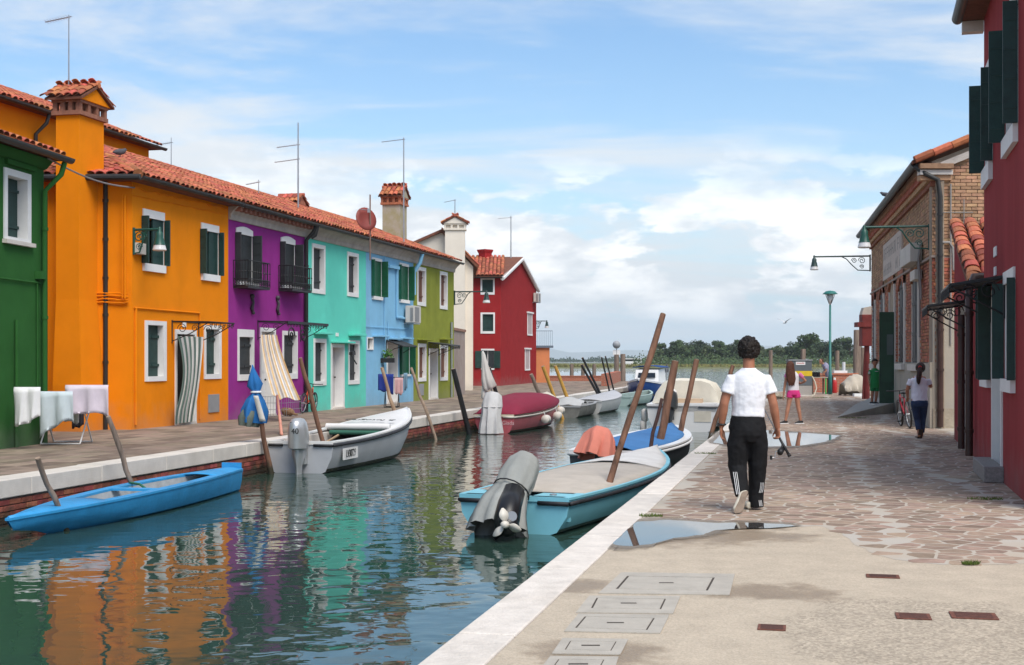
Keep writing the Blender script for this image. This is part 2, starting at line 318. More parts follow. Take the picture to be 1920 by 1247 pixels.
# mortar bed of the stone paving, laid over the concrete
def conc_limit(X, Y): return 12.45 if X < 2.95 + .03*math.sin(Y*9) else 10.15 + .12*math.sin(X*3)
_rb = random.Random(2); _x0 = edgept(1,12.45,.345)
bed = [_x0] + [Vector((lerp_(_x0.x,2.9,k/24), 12.5 + _rb.uniform(-.07,.07))) for k in range(1,25)] + [Vector((2.93 + _rb.uniform(-.05,.05), 12.4 - k*.2)) for k in range(1,11)] + [Vector((2.95 + k*.16, 10.22 + .12*math.sin((2.95+k*.16)*3) + _rb.uniform(-.07,.07))) for k in range(1,30)] + [Vector((14,10.1)), Vector((18,YR1-.2)), edgept(1,YR1-.2,.345)]
mb = MB(); mb.poly([(p.x,p.y,-.0045) for p in bed]); tag(mb.build('mortar_bed', MORTAR, pavR))
def voronoi_cells(d, x0, x1, y0, y1, keep, rg, ax=1.0):
    nx, ny = int((x1-x0)/d)+1, int((y1-y0)/(d*ax))+1; P = {}
    for i in range(-2, nx+3):
        for j in range(-2, ny+3): P[i,j] = (x0+(i+.5*(j%2)+rg.uniform(-.36,.36))*d, y0+(j+rg.uniform(-.36,.36))*d*ax)
    out = []
    for i in range(nx):
        for j in range(ny):
            c = P[i,j]
            if not keep(*c): continue
            poly = [(c[0]-d*2,c[1]-d*2),(c[0]+d*2,c[1]-d*2),(c[0]+d*2,c[1]+d*2),(c[0]-d*2,c[1]+d*2)]
            for a in range(-2,3):
                for b in range(-2,3):
                    if not (a or b): continue
                    q = P[i+a,j+b]; mx_, my_ = (c[0]+q[0])/2, (c[1]+q[1])/2; nx_, ny_ = q[0]-c[0], q[1]-c[1]
                    res = []; n = len(poly)
                    for k in range(n):
                        A, B = poly[k], poly[(k+1)%n]; da = (A[0]-mx_)*nx_+(A[1]-my_)*ny_; db = (B[0]-mx_)*nx_+(B[1]-my_)*ny_
                        if da <= 0: res.append(A)
                        if da*db < 0: t = da/(da-db); res.append((A[0]+(B[0]-A[0])*t, A[1]+(B[1]-A[1])*t))
                    poly = res
                    if not poly: break
                if not poly: break
            if len(poly) >= 3: out.append(poly)
    return out
def shrink(poly, g):
    cx, cy = sum(p[0] for p in poly)/len(poly), sum(p[1] for p in poly)/len(poly); o = []
    for x, y in poly:
        d = math.hypot(x-cx, y-cy); k = max(.3, 1-g/max(d,.02)); o.append((cx+(x-cx)*k, cy+(y-cy)*k))
    return o
def stones(cells, parent, name, mt, h, gap, limit=300):
    def vis(p):
        cx, cy = sum(q[0] for q in p)/len(p), sum(q[1] for q in p)/len(p)
        return (cy, cx) if cy > 1 and 0 <= 960+F*cx/cy <= 1920 and HOR+F*CAMZ/cy < 1247 else (1e6+cy, cx)
    cells = sorted(cells, key=vis); rest = MB(); rg = random.Random(3)
    for k, p in enumerate(cells):
        a = shrink(p, gap); b = shrink(a, .006); zz = h + rg.uniform(-.0003, .0003); n = len(a)
        def put(mb, ox=0, oy=0): mb.add([(x-ox,y-oy,-.0056) for x,y in a]+[(x-ox,y-oy,zz-.0005) for x,y in a]+[(x-ox,y-oy,zz) for x,y in b], [(i,(i+1)%n,n+(i+1)%n,n+i) for i in range(n)]+[(n+i,n+(i+1)%n,2*n+(i+1)%n,2*n+i) for i in range(n)]+[tuple(range(2*n,3*n))])
        if k < limit:
            mb = MB(); cx, cy = a[0]; put(mb, cx, cy); mb.build(name, mt, parent, loc=(cx,cy,0))
        else: rest.cur = rg.random(); put(rest)
    if rest.v: tag(rest.build(name + '_field', mt, parent), kind='stuff')
def keepR(x, y):
    e = (x - XR(y)) * QC
    if abs(e - 2.65 - .05*math.sin(y*2.1)) < .055 or abs(e - 3.75 - .25*math.sin(y*.55) - .06*math.sin(y*2.7)) < .06: return False
    return e > .45 and y > conc_limit(x, y) + .10 and y < YR1 - .5 and x < xwall(y) + .1
stones(voronoi_cells(.27, 0, 18, 9.6, YR1-.6, keepR, random.Random(11), .66), pavR, 'paving_stone', PORPH, -.0034, .018)
# left bank
YL1 = 98.0
mb = MB(); mb.prism([(XL(4)-.06,4,-2),(XL(80)-.06,80,-2),(7.6,YL1,-2),(-60,YL1,-2),(-60,4,-2)], (0,0,1.985)); bankL = tag(fixn(mb.build('canal_bank', DIRTM)), kind='structure')
mb = MB(); mb.poly([(edgept(-1,4,.4).x,edgept(-1,4,.4).y,-.006),(edgept(-1,79,.4).x,79,-.006),(7.0,YL1,-.006),(-60,YL1,-.006),(-60,4,-.006)]); pavL = tag(fixn(mb.build('pavement', mat('slab_joint', (.15,.125,.10), .9, .25, 3, .3, 40))), kind='structure')
block_row(pavL, 'coping_stone', STONE, -1, 12.0, 79, 1.7, .42, -.23, .006, 0, .006)
def slabs():
    t = .43; rows = []
    while t < 9.5:
        wd = rng.uniform(.30, .46); s = 12 + rng.random()
        while s < 97:
            l = rng.uniform(.5, 1.05); a = [edgept(-1, s, t), edgept(-1, s+l*QC, t), edgept(-1, s+l*QC, t+wd), edgept(-1, s, t+wd)]
            if (s < 52 and t < 6.5) or s >= 50: rows.append([(p.x, p.y) for p in a])
            s += l*QC
        t += wd
    return rows
stones(slabs(), pavL, 'paving_slab', TRACH, .003, .006)
# brick face of the left quay: bricks laid in courses under the coping
def brick_course(name, parent, origin, udir, n_out, L, z0, z1, bl=.245, bh=.066, joint=.013, depth=.05, limit=300, mt=None, bank=None, skip=None, order=None):
    u = Vector(udir).normalized(); nn = Vector(n_out).normalized(); o = Vector(origin); rg = random.Random(5)
    unit = MB(); unit.box(0, bl, 0, depth, 0, bh); me = unit.mesh(name, mt)
    bm = bmesh.new(); bm.from_mesh(me); bmesh.ops.bevel(bm, geom=[e for e in bm.edges], offset=.004, segments=1, affect='EDGES'); bm.to_mesh(me); bm.free()
    P = []; z = z0; row = 0
    while z + bh <= z1 + .001:
        s = -(bl + joint) * (.5 if row % 2 else 0) + 0.0
        while s < L - .05:
            a = max(s, 0); b = min(s + bl, L)
            if b - a > .05 and not (skip and skip((a+b)/2, z + bh/2)): P.append((a, b - a, z))
            s += bl + joint
        z += bh + joint; row += 1
    if order: P.sort(key=order)
    else: P.sort(key=lambda p: p[0])
    X = Matrix((( u.x, -nn.x, 0, 0), (u.y, -nn.y, 0, 0), (0, 0, 1, 0), (0, 0, 0, 1))); rest = MB(); k = 0
    for a, l, z in P:
        off = rg.uniform(-.005, .005)
        if l > bl - .02 and k < limit:
            inst(name, me, parent, Matrix.Translation(o + u*a + nn*(depth*.5 + off) + Vector((0,0,z))) @ X); k += 1
        else:
            rest.cur = rg.random(); b0 = o + u*a + nn*(depth*.5 + off); b1 = b0 + u*l
            c0, c1 = b0 - nn*depth, b1 - nn*depth; e = .003
            v = [(b0.x,b0.y,z),(b1.x,b1.y,z),(b1.x,b1.y,z+bh),(b0.x,b0.y,z+bh),(c0.x,c0.y,z),(c1.x,c1.y,z),(c1.x,c1.y,z+bh),(c0.x,c0.y,z+bh)]
            rest.add(v, [(0,1,2,3),(1,5,6,2),(4,0,3,7),(3,2,6,7),(0,4,5,1)])
    if rest.v: tag(rest.build(name + '_courses', mt, parent), kind='stuff')
pA = edgept(-1, 13, .05)
brick_course('brick', bankL, (pA.x, pA.y, 0), (QS,QC,0), (QC,-QS,0), 68, -.80, -.235, mt=BRICKM)
# low brick walls where the left bank meets the lagoon
def brick_tex(name, c1, c2, mortar, scale=1.0):
    m = mat(name, c1, .9, .2, 5, .4, 40); nt = m.node_tree; N = nt.nodes; L = nt.links; b = N['Principled BSDF']
    t = N.new('ShaderNodeTexBrick'); t.inputs['Color1'].default_value = (*c1,1); t.inputs['Color2'].default_value = (*c2,1); t.inputs['Mortar'].default_value = (*mortar,1)
    t.inputs['Scale'].default_value = 1; t.inputs['Brick Width'].default_value = .26*scale; t.inputs['Row Height'].default_value = .078*scale; t.inputs['Mortar Size'].default_value = .010*scale; t.inputs['Bias'].default_value = 0
    g = N.new('ShaderNodeNewGeometry'); sp = N.new('ShaderNodeSeparateXYZ'); L.new(g.outputs['Position'], sp.inputs[0]); ad = N.new('ShaderNodeMath'); L.new(sp.outputs[0], ad.inputs[0]); L.new(sp.outputs[1], ad.inputs[1])
    cb = N.new('ShaderNodeCombineXYZ'); L.new(ad.outputs[0], cb.inputs[0]); L.new(sp.outputs[2], cb.inputs[1]); L.new(cb.outputs[0], t.inputs[0]); L.new(t.outputs['Color'], b.inputs['Base Color']); return m
BTEX = brick_tex('red_brick', (.42,.12,.06), (.33,.085,.045), (.30,.22,.17))
lw = MB(); lw.box(-4.5, 7.0, YL1-.4, YL1-.05, -.006, .335); lw = fixn(lw.build('lagoon_wall', BTEX)); tag(lw, 'low red brick wall across the far end of the left quay', 'wall')
mb = MB(); mb.box(-4.5, 7.03, YL1-.44, YL1-.01, .338, .40); mb.build('coping', mat('wall_cap', (.40,.14,.08), .9), lw)
mb = MB(); mb.prism([(5.3,79.3,-.3),(5.75,79.2,-.3),(8.05,98.6,-.3),(7.6,98.7,-.3)], (0,0,1.02)); o = fixn(mb.build('canal_corner_wall', BTEX)); tag(o, 'waist high red brick wall at the canal mouth beside the blue cabin boat', 'wall')
# marsh across the lagoon
MARSH = mat('marsh_ground', (.15,.135,.06), .95, .35, .05, .3, 3, col2=(.10,.12,.04))
def shore(x): return 338 + 9*math.sin(x*.021) + 5*math.sin(x*.067+1)
mb = MB(); xs = [-420 + 12*i for i in range(80)]
mb.sheet([[(x, shore(x) + (k*k)*1.9, WZ - .05 + min(1, k)*(.35 + .10*math.sin(x*.11+k*2))) for x in xs] for k in range(0, 17)]); marsh = tag(fixn(mb.build('marsh', MARSH, smooth=True)), kind='structure')
mb = MB(); rg = random.Random(21)
for k in range(9000):
    x = rg.uniform(-30, 330); y = shore(x) + 1 + abs(rg.gauss(0, 40)); h = rg.uniform(.25, .85); z = WZ + .28; a = rg.uniform(0, 3.14); dx, dy = math.cos(a)*.5, math.sin(a)*.3
    mb.cur = rg.random(); mb.add([(x-dx,y-dy,z),(x+dx,y+dy,z),(x+dx*.7,y,z+h),(x-dx*.3,y,z+h*.8)], [(0,1,2,3)])
tag(mb.build('marsh_grass', mat('marsh_reed', (.16,.15,.05), .9, .3, .3, rnd=.45, hrnd=.03)), 'olive and straw coloured marsh grass along the far lagoon shore', 'grass', kind='stuff')
mb = MB(); xs = [-900 + 40*i for i in range(60)]
mb.sheet([[(x, 1500 + k*260 + 40*math.sin(x*.01), WZ - .1 + min(1,k)*.5) for x in xs] for k in range(0, 6)]); tag(fixn(mb.build('far_shore', mat('far_shore_sand', (.30,.25,.17), .95, .3, .01))), kind='structure')
# ------------------------------------------------------------------ houses
class Wall:
    """facade frame: local x along the wall, local y into the house, z up; converts photo pixels to wall coordinates"""
    def __init__(s, ox, oy, tx, ty):
        l = math.hypot(tx, ty); s.o = Vector((ox, oy)); s.d = Vector((tx/l, ty/l)); s.rz = math.atan2(s.d.y, s.d.x)
    def S(s, px):
        k = (px - 960) / F; return (k*s.o.y - s.o.x) / (s.d.x - k*s.d.y)
    def Y(s, px): return s.o.y + s.S(px)*s.d.y
    def Z(s, px, py): return CAMZ - (py - HOR)/F*s.Y(px)
    def rect(s, xl, xr, yt, yb): return s.S(xl), s.S(xr), s.Z(xl, yb), s.Z(xl, yt)
    def world(s, a, y, z): n = Vector((-s.d.y, s.d.x)); p = s.o + s.d*a + n*y; return Vector((p.x, p.y, z))
def facade_mesh(mb, s0, s1, z0, z1, holes, depth=.25, y=0.0, flip=False):
    xs = sorted({s0, s1} | {max(s0,min(s1,h[k])) for h in holes for k in (0,1)}); zs = sorted({z0, z1} | {max(z0,min(z1,h[k])) for h in holes for k in (2,3)})
    for i in range(len(xs)-1):
        for j in range(len(zs)-1):
            cx, cz = (xs[i]+xs[i+1])/2, (zs[j]+zs[j+1])/2
            if any(h[0] < cx < h[1] and h[2] < cz < h[3] for h in holes): continue
            mb.add([(xs[i],y,zs[j]),(xs[i+1],y,zs[j]),(xs[i+1],y,zs[j+1]),(xs[i],y,zs[j+1])], [(0,1,2,3)])
    for a, b, c, d in holes:
        mb.add([(a,y,c),(b,y,c),(b,y,d),(a,y,d),(a,y+depth,c),(b,y+depth,c),(b,y+depth,d),(a,y+depth,d)], [(0,4,5,1),(1,5,6,2),(2,6,7,3),(3,7,4,0)])
def stucco(name, col, **k): return mat(name, col, .92, k.pop('var', .09), k.pop('scale', 1.6), .3, 70, stain=k.pop('stain', .34), spec=.08, tide=k.pop('tide', .45), **k)
def house(name, label, wall, s0, s1, z1, wallmat, holes, depth=7.0, left=True, zb=-.05):
    root = thing(name, label, 'house', (wall.o.x, wall.o.y, 0), wall.rz); mb = MB(); facade_mesh(mb, s0, s1, zb, z1, holes)
    mb.add([(s0,0,zb),(s0,depth,zb),(s0,depth,z1),(s0,0,z1)], [(0,1,2,3)][::1]); mb.add([(s1,0,zb),(s1,depth,zb),(s1,depth,z1),(s1,0,z1)], [(3,2,1,0)]); mb.add([(s0,depth,zb),(s1,depth,zb),(s1,depth,z1),(s0,depth,z1)], [(3,2,1,0)])
    mb.build('wall', wallmat, root)
    mb = MB(); mb.box(s0+.02, s1-.02, .42, .46, zb, z1-.02); mb.build('interior', INTERIOR, root)
    return root
def leaf(parent, hinge, wdt, z0, z1, ang, mt, side, y=0.0, ribs=True, name='shutter', slats=0):
    """shutter leaf hinged at local x=hinge; ang 0 = closed, 90 = standing out of the wall, 180 = flat on the wall; side +1 hinge on the left jamb"""
    mb = MB(); mb.box(0, wdt, -.022, .022, 0, z1-z0)
    if ribs:
        for k in (.14, .38, .62, .86): mb.box(.015, wdt-.015, -.032, .032, (z1-z0)*k-.03, (z1-z0)*k+.03)
    a = -R(ang) if side > 0 else math.pi + R(ang)
    o = mb.build(name, mt, parent, loc=(hinge, y, z0), rot=(0,0,a)); return o
def window(root, wall, xl, xr, yt, yb, b=(.10,.10,.10,.12), rec=.2, mt=DARKGREEN, kind='closed', frame='full', pl=.16, pr=.12, sill=True, gap=0.0, arch=False, fm=None, name='window'):
    """outer frame given in photo pixels; b = border left, right, top, bottom in metres. Returns the hole for the facade"""
    s0, s1, z0, z1 = wall.rect(xl, xr, yt, yb); a, c, d, e = s0+b[0], s1-b[1], z0+b[3], z1-b[2]; fm = fm or WHITE
    w = bpy.data.objects.new(name, None); COL.objects.link(w); w.parent = root
    if frame == 'full':
        mb = MB(); mb.box(s0,a,-.025,rec,z0,z1); mb.box(c,s1,-.025,rec,z0,z1); mb.box(a,c,-.025,rec,e,z1); mb.box(a,c,-.035,rec,z0-.0,d); mb.build('frame', fm, w)
    else:   # only a lintel and a sill, reveals plastered white
        mb = MB(); mb.box(s0,s1,-.025,.05,e,z1)
        if arch: mb.prism([(s0,-.025,z1)] + [(s0+(s1-s0)*k/8,-.025,z1+.07*math.sin(math.pi*k/8)) for k in range(1,8)] + [(s1,-.025,z1)], (0,.07,0))
        fixn(mb.build('lintel', fm, w)); mb = MB(); mb.box(a-.012,a+.004,.0,rec,d,e); mb.build('reveal', fm, w); mb = MB(); mb.box(c-.004,c+.012,.0,rec,d,e); mb.build('reveal', fm, w)
        mb = MB(); mb.box(s0,s1,-.06,rec,z0,d-.004); mb.build('sill', fm, w)
    mid = (a+c)/2
    if kind == 'closed':
        for q, (p0, p1) in enumerate(((a+.004, mid-.004), (mid+.004, c-.004))):
            mb = MB(); mb.box(p0,p1,rec-.05+.012*q,rec,d+.004,e-.004)
            for k in (.22,.78): mb.box(p0+.03,p1-.0,rec-.075,rec-.04,d+(e-d)*k-.03,d+(e-d)*k+.03)
            mb.build('shutter', mt, w)
    elif kind == 'single':
        mb = MB(); mb.box(a+.004,c-.004,rec-.05,rec,d+.004,e-.004)
        for k in (.2,.8): mb.box(a+(c-a)*.35,c-.0,rec-.08,rec-.04,d+(e-d)*k-.025,d+(e-d)*k+.025)
        mb.build('shutter', mt, w)
    elif kind == 'glass':
        mb = MB(); mb.box(a,c,rec-.04,rec-.03,d,e); mb.build('pane', PANE, w); mb = MB(); mb.box(mid-.02,mid+.02,rec-.055,rec-.02,d,e); mb.box(a,a+.03,rec-.055,rec-.02,d,e); mb.box(c-.03,c,rec-.055,rec-.02,d,e); mb.build('sash', fm, w)
    elif kind == 'ajar':   # leaves folded out, one half still closed
        mb = MB(); mb.box(a,c,rec-.02,rec-.01,d,e); mb.build('pane', PANE, w)
        mb = MB(); mb.box(a+.01,mid-.02,rec-.035,rec-.022,d,e); mb.build('curtain', mat('pale_curtain', (.42,.34,.33), .9), w)
        leaf(w, a-.03, pl, d-.01, e+.02, 92, mt, 1, -.01); leaf(w, c+.03, pr, d-.01, e+.02, 88, mt, -1, -.01)
        mb = MB(); mb.box(mid+gap,c-.005,.015,.05,d+.004,e-.004)
        for k in (.2,.5,.8): mb.box(mid+gap+.02,c-.03,.008,.05,d+(e-d)*k-.01,d+(e-d)*k+.01)
        mb.build('shutter', mt, w)
    return (s0+.003, s1-.003, z0+.003, z1-.003) if frame == 'full' else (a, c, d, e)
def scroll(mb, c, r, turns, u, v, rad=.009, start=0.0, n=18, flip=1):
    u, v = Vector(u), Vector(v); pts = []
    for k in range(n+1):
        t = start + flip*turns*2*math.pi*k/n; q = r*(1 - .8*k/n); pts.append(Vector(c) + u*math.cos(t)*q + v*math.sin(t)*q)
    mb.tube(pts, rad, 5)
TME = {}
def tile_mesh(mt=None, w=.21, l=.46):
    key = (round(w,3), round(l,3))
    if key not in TME:
        mb = MB(); n = 6; rs = []
        for yy, r, zz in ((0, w*.52, .028), (l, w*.42, 0)):
            rs.append([(r*math.cos(math.pi*k/n), yy, zz + r*.62*math.sin(math.pi*k/n)) for k in range(n+1)] + [((r-.018)*math.cos(math.pi*k/n), yy, zz + (r-.018)*.62*math.sin(math.pi*k/n)) for k in range(n,-1,-1)])
        mb.rings(rs); TME[key] = mb.mesh('roof_tile', mt or TILE)
    return TME[key]
def tile_plane(parent, o, u, v, W_, L_, cw=.235, cl=.37, keep=None, single=True, limit=300, seed=1, thick=True):
    """o: eave corner, u along the eave, v up the slope (unit vectors, parent space)"""
    rg = random.Random(seed); u, v, o = Vector(u), Vector(v), Vector(o); n = u.cross(v).normalized()
    if n.z < 0: n = -n
    B = Matrix((( u.x, v.x, n.x, 0), (u.y, v.y, n.y, 0), (u.z, v.z, n.z, 0), (0,0,0,1)))
    me = tile_mesh(w=cw*.92, l=cl+.08); rest = MB(); k = 0; src = [tuple(x.co) for x in me.vertices]; fs = [tuple(p.vertices) for p in me.polygons]
    cells = [(i, j) for j in range(int(L_/cl)+1) for i in range(int(W_/cw)+1)]
    for i, j in cells:
        a, b = (i+.5)*cw, j*cl - .03
        if a > W_ or b > L_-.1 or (keep and not keep(a, b)): continue
        M = Matrix.Translation(o + u*(a + rg.uniform(-.012,.012)) + v*(b + rg.uniform(-.02,.02)) + n*(.012 + rg.uniform(0,.012))) @ B @ Matrix.Rotation(rg.uniform(-.035,.035), 4, 'Z') @ Matrix.Rotation(.05 + rg.uniform(-.02,.02), 4, 'X')
        if single and k < limit: inst('roof_tile', me, parent, M); k += 1
        else: rest.cur = rg.random(); rest.add([M @ Vector(x) for x in src], fs)
    if rest.v: tag(rest.build('roof_tiles', TILE, parent), kind='stuff')
def gutter(root, s0, s1, y, z, mt=GUTTER, r=.07):
    mb = MB(); n = 8; rs = []
    for x in (s0, s1):
        rs.append([(x, y - r*math.cos(math.pi*k/n), z - r*math.sin(math.pi*k/n)*1.1) for k in range(n+1)] + [(x, y - (r-.012)*math.cos(math.pi*k/n), z + .0 - (r-.012)*math.sin(math.pi*k/n)*1.1) for k in range(n,-1,-1)])
    mb.rings(rs); return fixn(mb.build('gutter', mt, root))
def pipe(root, pts, r=.05, mt=GUTTER, name='downpipe', clips=True):
    mb = MB(); mb.tube(pts, r, 10)
    for k in range(1, len(pts)):
        a, b = Vector(pts[k-1]), Vector(pts[k])
        if clips and (a-b).length > 1.5:
            for q in (.15,.5,.85): c = a.lerp(b, q); mb.tube([c-(b-a).normalized()*.03, c+(b-a).normalized()*.03], r*1.25, 10)
    o = mb.build(name, mt, root); smooth_angle(o, 50); return o
PITCH = math.atan2(1.65, 4.35); CP, SP = math.cos(PITCH), math.sin(PITCH)
def row_roof(root, s0, s1, ze, single, seed, keep=None, over=.32, run=4.35, cw=.235, cl=.37):
    d = MB(); ye = -over; L_ = run/CP; zr = ze + run*math.tan(PITCH)
    d.prism([(s0,ye,ze-.06),(s0,ye,ze),(s0,ye+run,zr),(s0,ye+2*run,ze),(s0,ye+2*run,ze-.06)], (s1-s0,0,0)); roof = fixn(d.build('roof', TILEDECK, root))
    tile_plane(roof, (s0,ye,ze+.004), (1,0,0), (0,CP,SP), s1-s0, L_, cw, cl, keep, single, 300, seed)
    mb = MB(); n = int((s1-s0)/.4)
    for k in range(n): x = s0 + (k+.5)*(s1-s0)/n; mb.cur = rng.random(); mb.tube([(x-.23,ye+run,zr+.03),(x+.23,ye+run,zr+.045)], .10, 8)
    tag(mb.build('ridge_tiles', TILE, roof), kind='stuff'); return roof
def cornice(root, s0, s1, zt, h=.38, out=.26, dentil=False, mt=None):
    mb = MB(); mb.prism([(s0,0,zt-h),(s0,-.05,zt-h),(s0,-.07,zt-h+.07),(s0,-.07,zt-h+.13),(s0,-out*.55,zt-h*.4),(s0,-out,zt-.05),(s0,-out,zt),(s0,0,zt)], (s1-s0,0,0)); o = fixn(mb.build('cornice', mt or CORNICE, root))
    if dentil:
        n = int((s1-s0)/.28)
        for k in range(n):
            x = s0 + (k+.5)*(s1-s0)/n; q = MB(); q.box(x-.06,x+.06,-out-.05,-.1,zt-.16,zt-.055); q.build('dentil', mat('dentil_brick', (.30,.13,.09), .9, .2), o)
    return o
LW = Wall(-8.43, 29.6, .2267, .974)        # the row of five along the left quay
EAVE = 5.58
def dxs(*p): return [LW.S(x) for x in p]
SO, SPU, ST, SB, SOL, SE = dxs(248, 428, 572, 686, 775, 851)
# --- orange house
ORANGE = stucco('orange_plaster', (.80,.235,.006), var=.05)
holes = []; O_ = []
oh = thing('orange_house', 'bright orange two storey corner house with flared chimney and striped door curtain', 'house', (LW.o.x, LW.o.y, 0), LW.rz)
holes.append(window(oh, LW, 267, 307.5, 390.5, 507.5, (.0,.0,.19,.18), .24, DARKGREEN, 'ajar', 'lintel', .17, .13))
holes.append(window(oh, LW, 376.5, 409.5, 417, 525, (.0,.0,.18,.17), .24, DARKGREEN, 'ajar', 'lintel', .17, .13))
holes.append(window(oh, LW, 271, 311, 600.5, 715.5, (.12,.16,.10,.11), .16, DARKGREEN, 'closed'))
holes.append(window(oh, LW, 382, 414, 609, 711, (.10,.14,.10,.12), .16, DARKGREEN, 'closed'))
def door(root, wall, xl, xr, yt, b=.11, rec=.25, leafmat=None, name='door', open_=False, fm=None):
    s0, s1 = wall.S(xl), wall.S(xr); z1 = wall.Z(xl, yt); w = bpy.data.objects.new(name, None); COL.objects.link(w); w.parent = root; fm = fm or WHITE
    mb = MB(); mb.box(s0,s0+b,-.025,rec,0,z1); mb.box(s1-b,s1,-.025,rec,0,z1); mb.box(s0+b,s1-b,-.025,rec,z1-b*1.2,z1); mb.build('frame', fm, w)
    mb = MB(); mb.box(s0+b,s1-b,-.08,rec,-.002,.06); mb.build('threshold', STONE, w)
    mb = MB(); mb.box(s0+b+.005,s1-b-.005,rec-.05,rec,.06,z1-b*1.2)
    if not open_:
        for k in (.28,.72): mb.box(s0+b+.1,s1-b-.1,rec-.065,rec-.04,.06+(z1-.2)*(k-.2),.06+(z1-.2)*(k+.14))
    lf = mb.build('leaf', leafmat or WHITE, w)
    if not open_: mb = MB(); mb.ball((s1-b-.1,rec-.09,1.0), .03, 8, 5); mb.build('handle', IRON, lf)
    return (s0+.003, s1-.003, -.06, z1-.003)
holes.append(door(oh, LW, 327.5, 367, 617.5, .09, .3, INTERIOR, open_=True))
# walls: front facade, a side wall square to the camera, back
sw = -8.43 - 3.3; mb = MB(); facade_mesh(mb, 0, SPU, -.05, EAVE+.02, holes)
def ol(X, Y): d = Vector((X, Y)) - LW.o; return (d.dot(LW.d), d.dot(Vector((-LW.d.y, LW.d.x))))
a = ol(-13.2, 29.75); mb.add([(0,0,-.05),(a[0],a[1],-.05),(a[0],a[1],EAVE+.02),(0,0,EAVE+.02)], [(0,3,2,1)]); mb.add([(a[0],a[1],-.05),(SPU,6,-.05),(SPU,6,EAVE),(a[0],a[1],EAVE)], [(0,3,2,1)]); mb.add([(SPU,0,-.05),(SPU,6,-.05),(SPU,6,EAVE),(SPU,0,EAVE)], [(0,1,2,3)])
mb.build('wall', ORANGE, oh)
mb = MB(); mb.box(.1,SPU-.05,.42,.46,-.05,EAVE-.1); mb.build('interior', INTERIOR, oh)
# roof with a hip over the near end
apex = Vector((5.6, 4.0, EAVE + 1.65)); c0 = Vector((-.34,-.33,EAVE)); sa = Vector((a[0]-.06, a[1]+.0, EAVE)) + Vector((-.33,-.05,0)); ev = Vector((SPU,-.33,EAVE)); rdg = Vector((SPU,4.0,EAVE+1.65))
mb = MB(); mb.add([c0, ev, rdg, apex], [(0,1,2,3)]); mb.add([c0, apex, sa], [(0,1,2)]); mb.add([c0-Vector((0,0,.07)), ev-Vector((0,0,.07)), rdg-Vector((0,0,1.7)), sa-Vector((0,0,.07))], [(3,2,1,0)]); mb.add([c0, ev, ev-Vector((0,0,.07)), c0-Vector((0,0,.07))], [(3,2,1,0)]); mb.add([c0, sa, sa-Vector((0,0,.07)), c0-Vector((0,0,.07))], [(0,1,2,3)])
roofo = mb.build('roof', TILEDECK, oh)
hip = apex - c0
tile_plane(roofo, (c0.x, c0.y, c0.z+.005), (1,0,0), (0,CP,SP), SPU-c0.x, 4.35/CP, .235, .37, lambda x, y: x > hip.x*(y*CP)/hip.y + .08, True, 300, 4)
us = (sa - c0).normalized(); hv = apex - c0; vs_ = (hv - us*hv.dot(us)).normalized(); Ls = (hv - us*hv.dot(us)).length; Ws = (sa-c0).length; hp = hv.dot(us)
tile_plane(roofo, (c0.x, c0.y, c0.z+.005), us, vs_, Ws, Ls, .235, .37, lambda x, y: x > hp*y/Ls + .1 and x < Ws - (Ws-hp)*y/Ls - .05, False, 0, 6)
mb = MB()
for k in range(16):
    p = c0.lerp(apex, (k+.5)/16) + Vector((0,0,.05)); q = hip.normalized()*.25; mb.cur = rng.random(); mb.tube([p-q, p+q+Vector((0,0,.02))], [.11,.09], 8)
for k in range(int((SPU-5.6)/.4)): mb.cur = rng.random(); x = 5.8+k*.4; mb.tube([(x-.23,4.0,EAVE+1.69),(x+.23,4.0,EAVE+1.70)], .10, 8)
tag(mb.build('ridge_tiles', TILE, roofo), kind='stuff')
gutter(oh, -.36, SPU-.03, -.40, EAVE+.0)
mb = MB(); d_ = us; p0, p1 = c0 + Vector((-.03,-.07,0)), sa + Vector((-.05,-.07,0)); mb.tube([p0-Vector((0,0,.03)), p1-Vector((0,0,.03))], .072, 10); mb.build('gutter', GUTTER, oh)
def oloc(px, py, Y): p = W(px, py, Y); q = ol(p.x, p.y); return Vector((q[0], q[1], p.z))
pp = oloc(198, 340, 29.62); pipe(oh, [oloc(193,333,29.45), oloc(198,345,29.62), (pp.x,pp.y,3.0), (pp.x,pp.y,0)], .055, GUTTER)
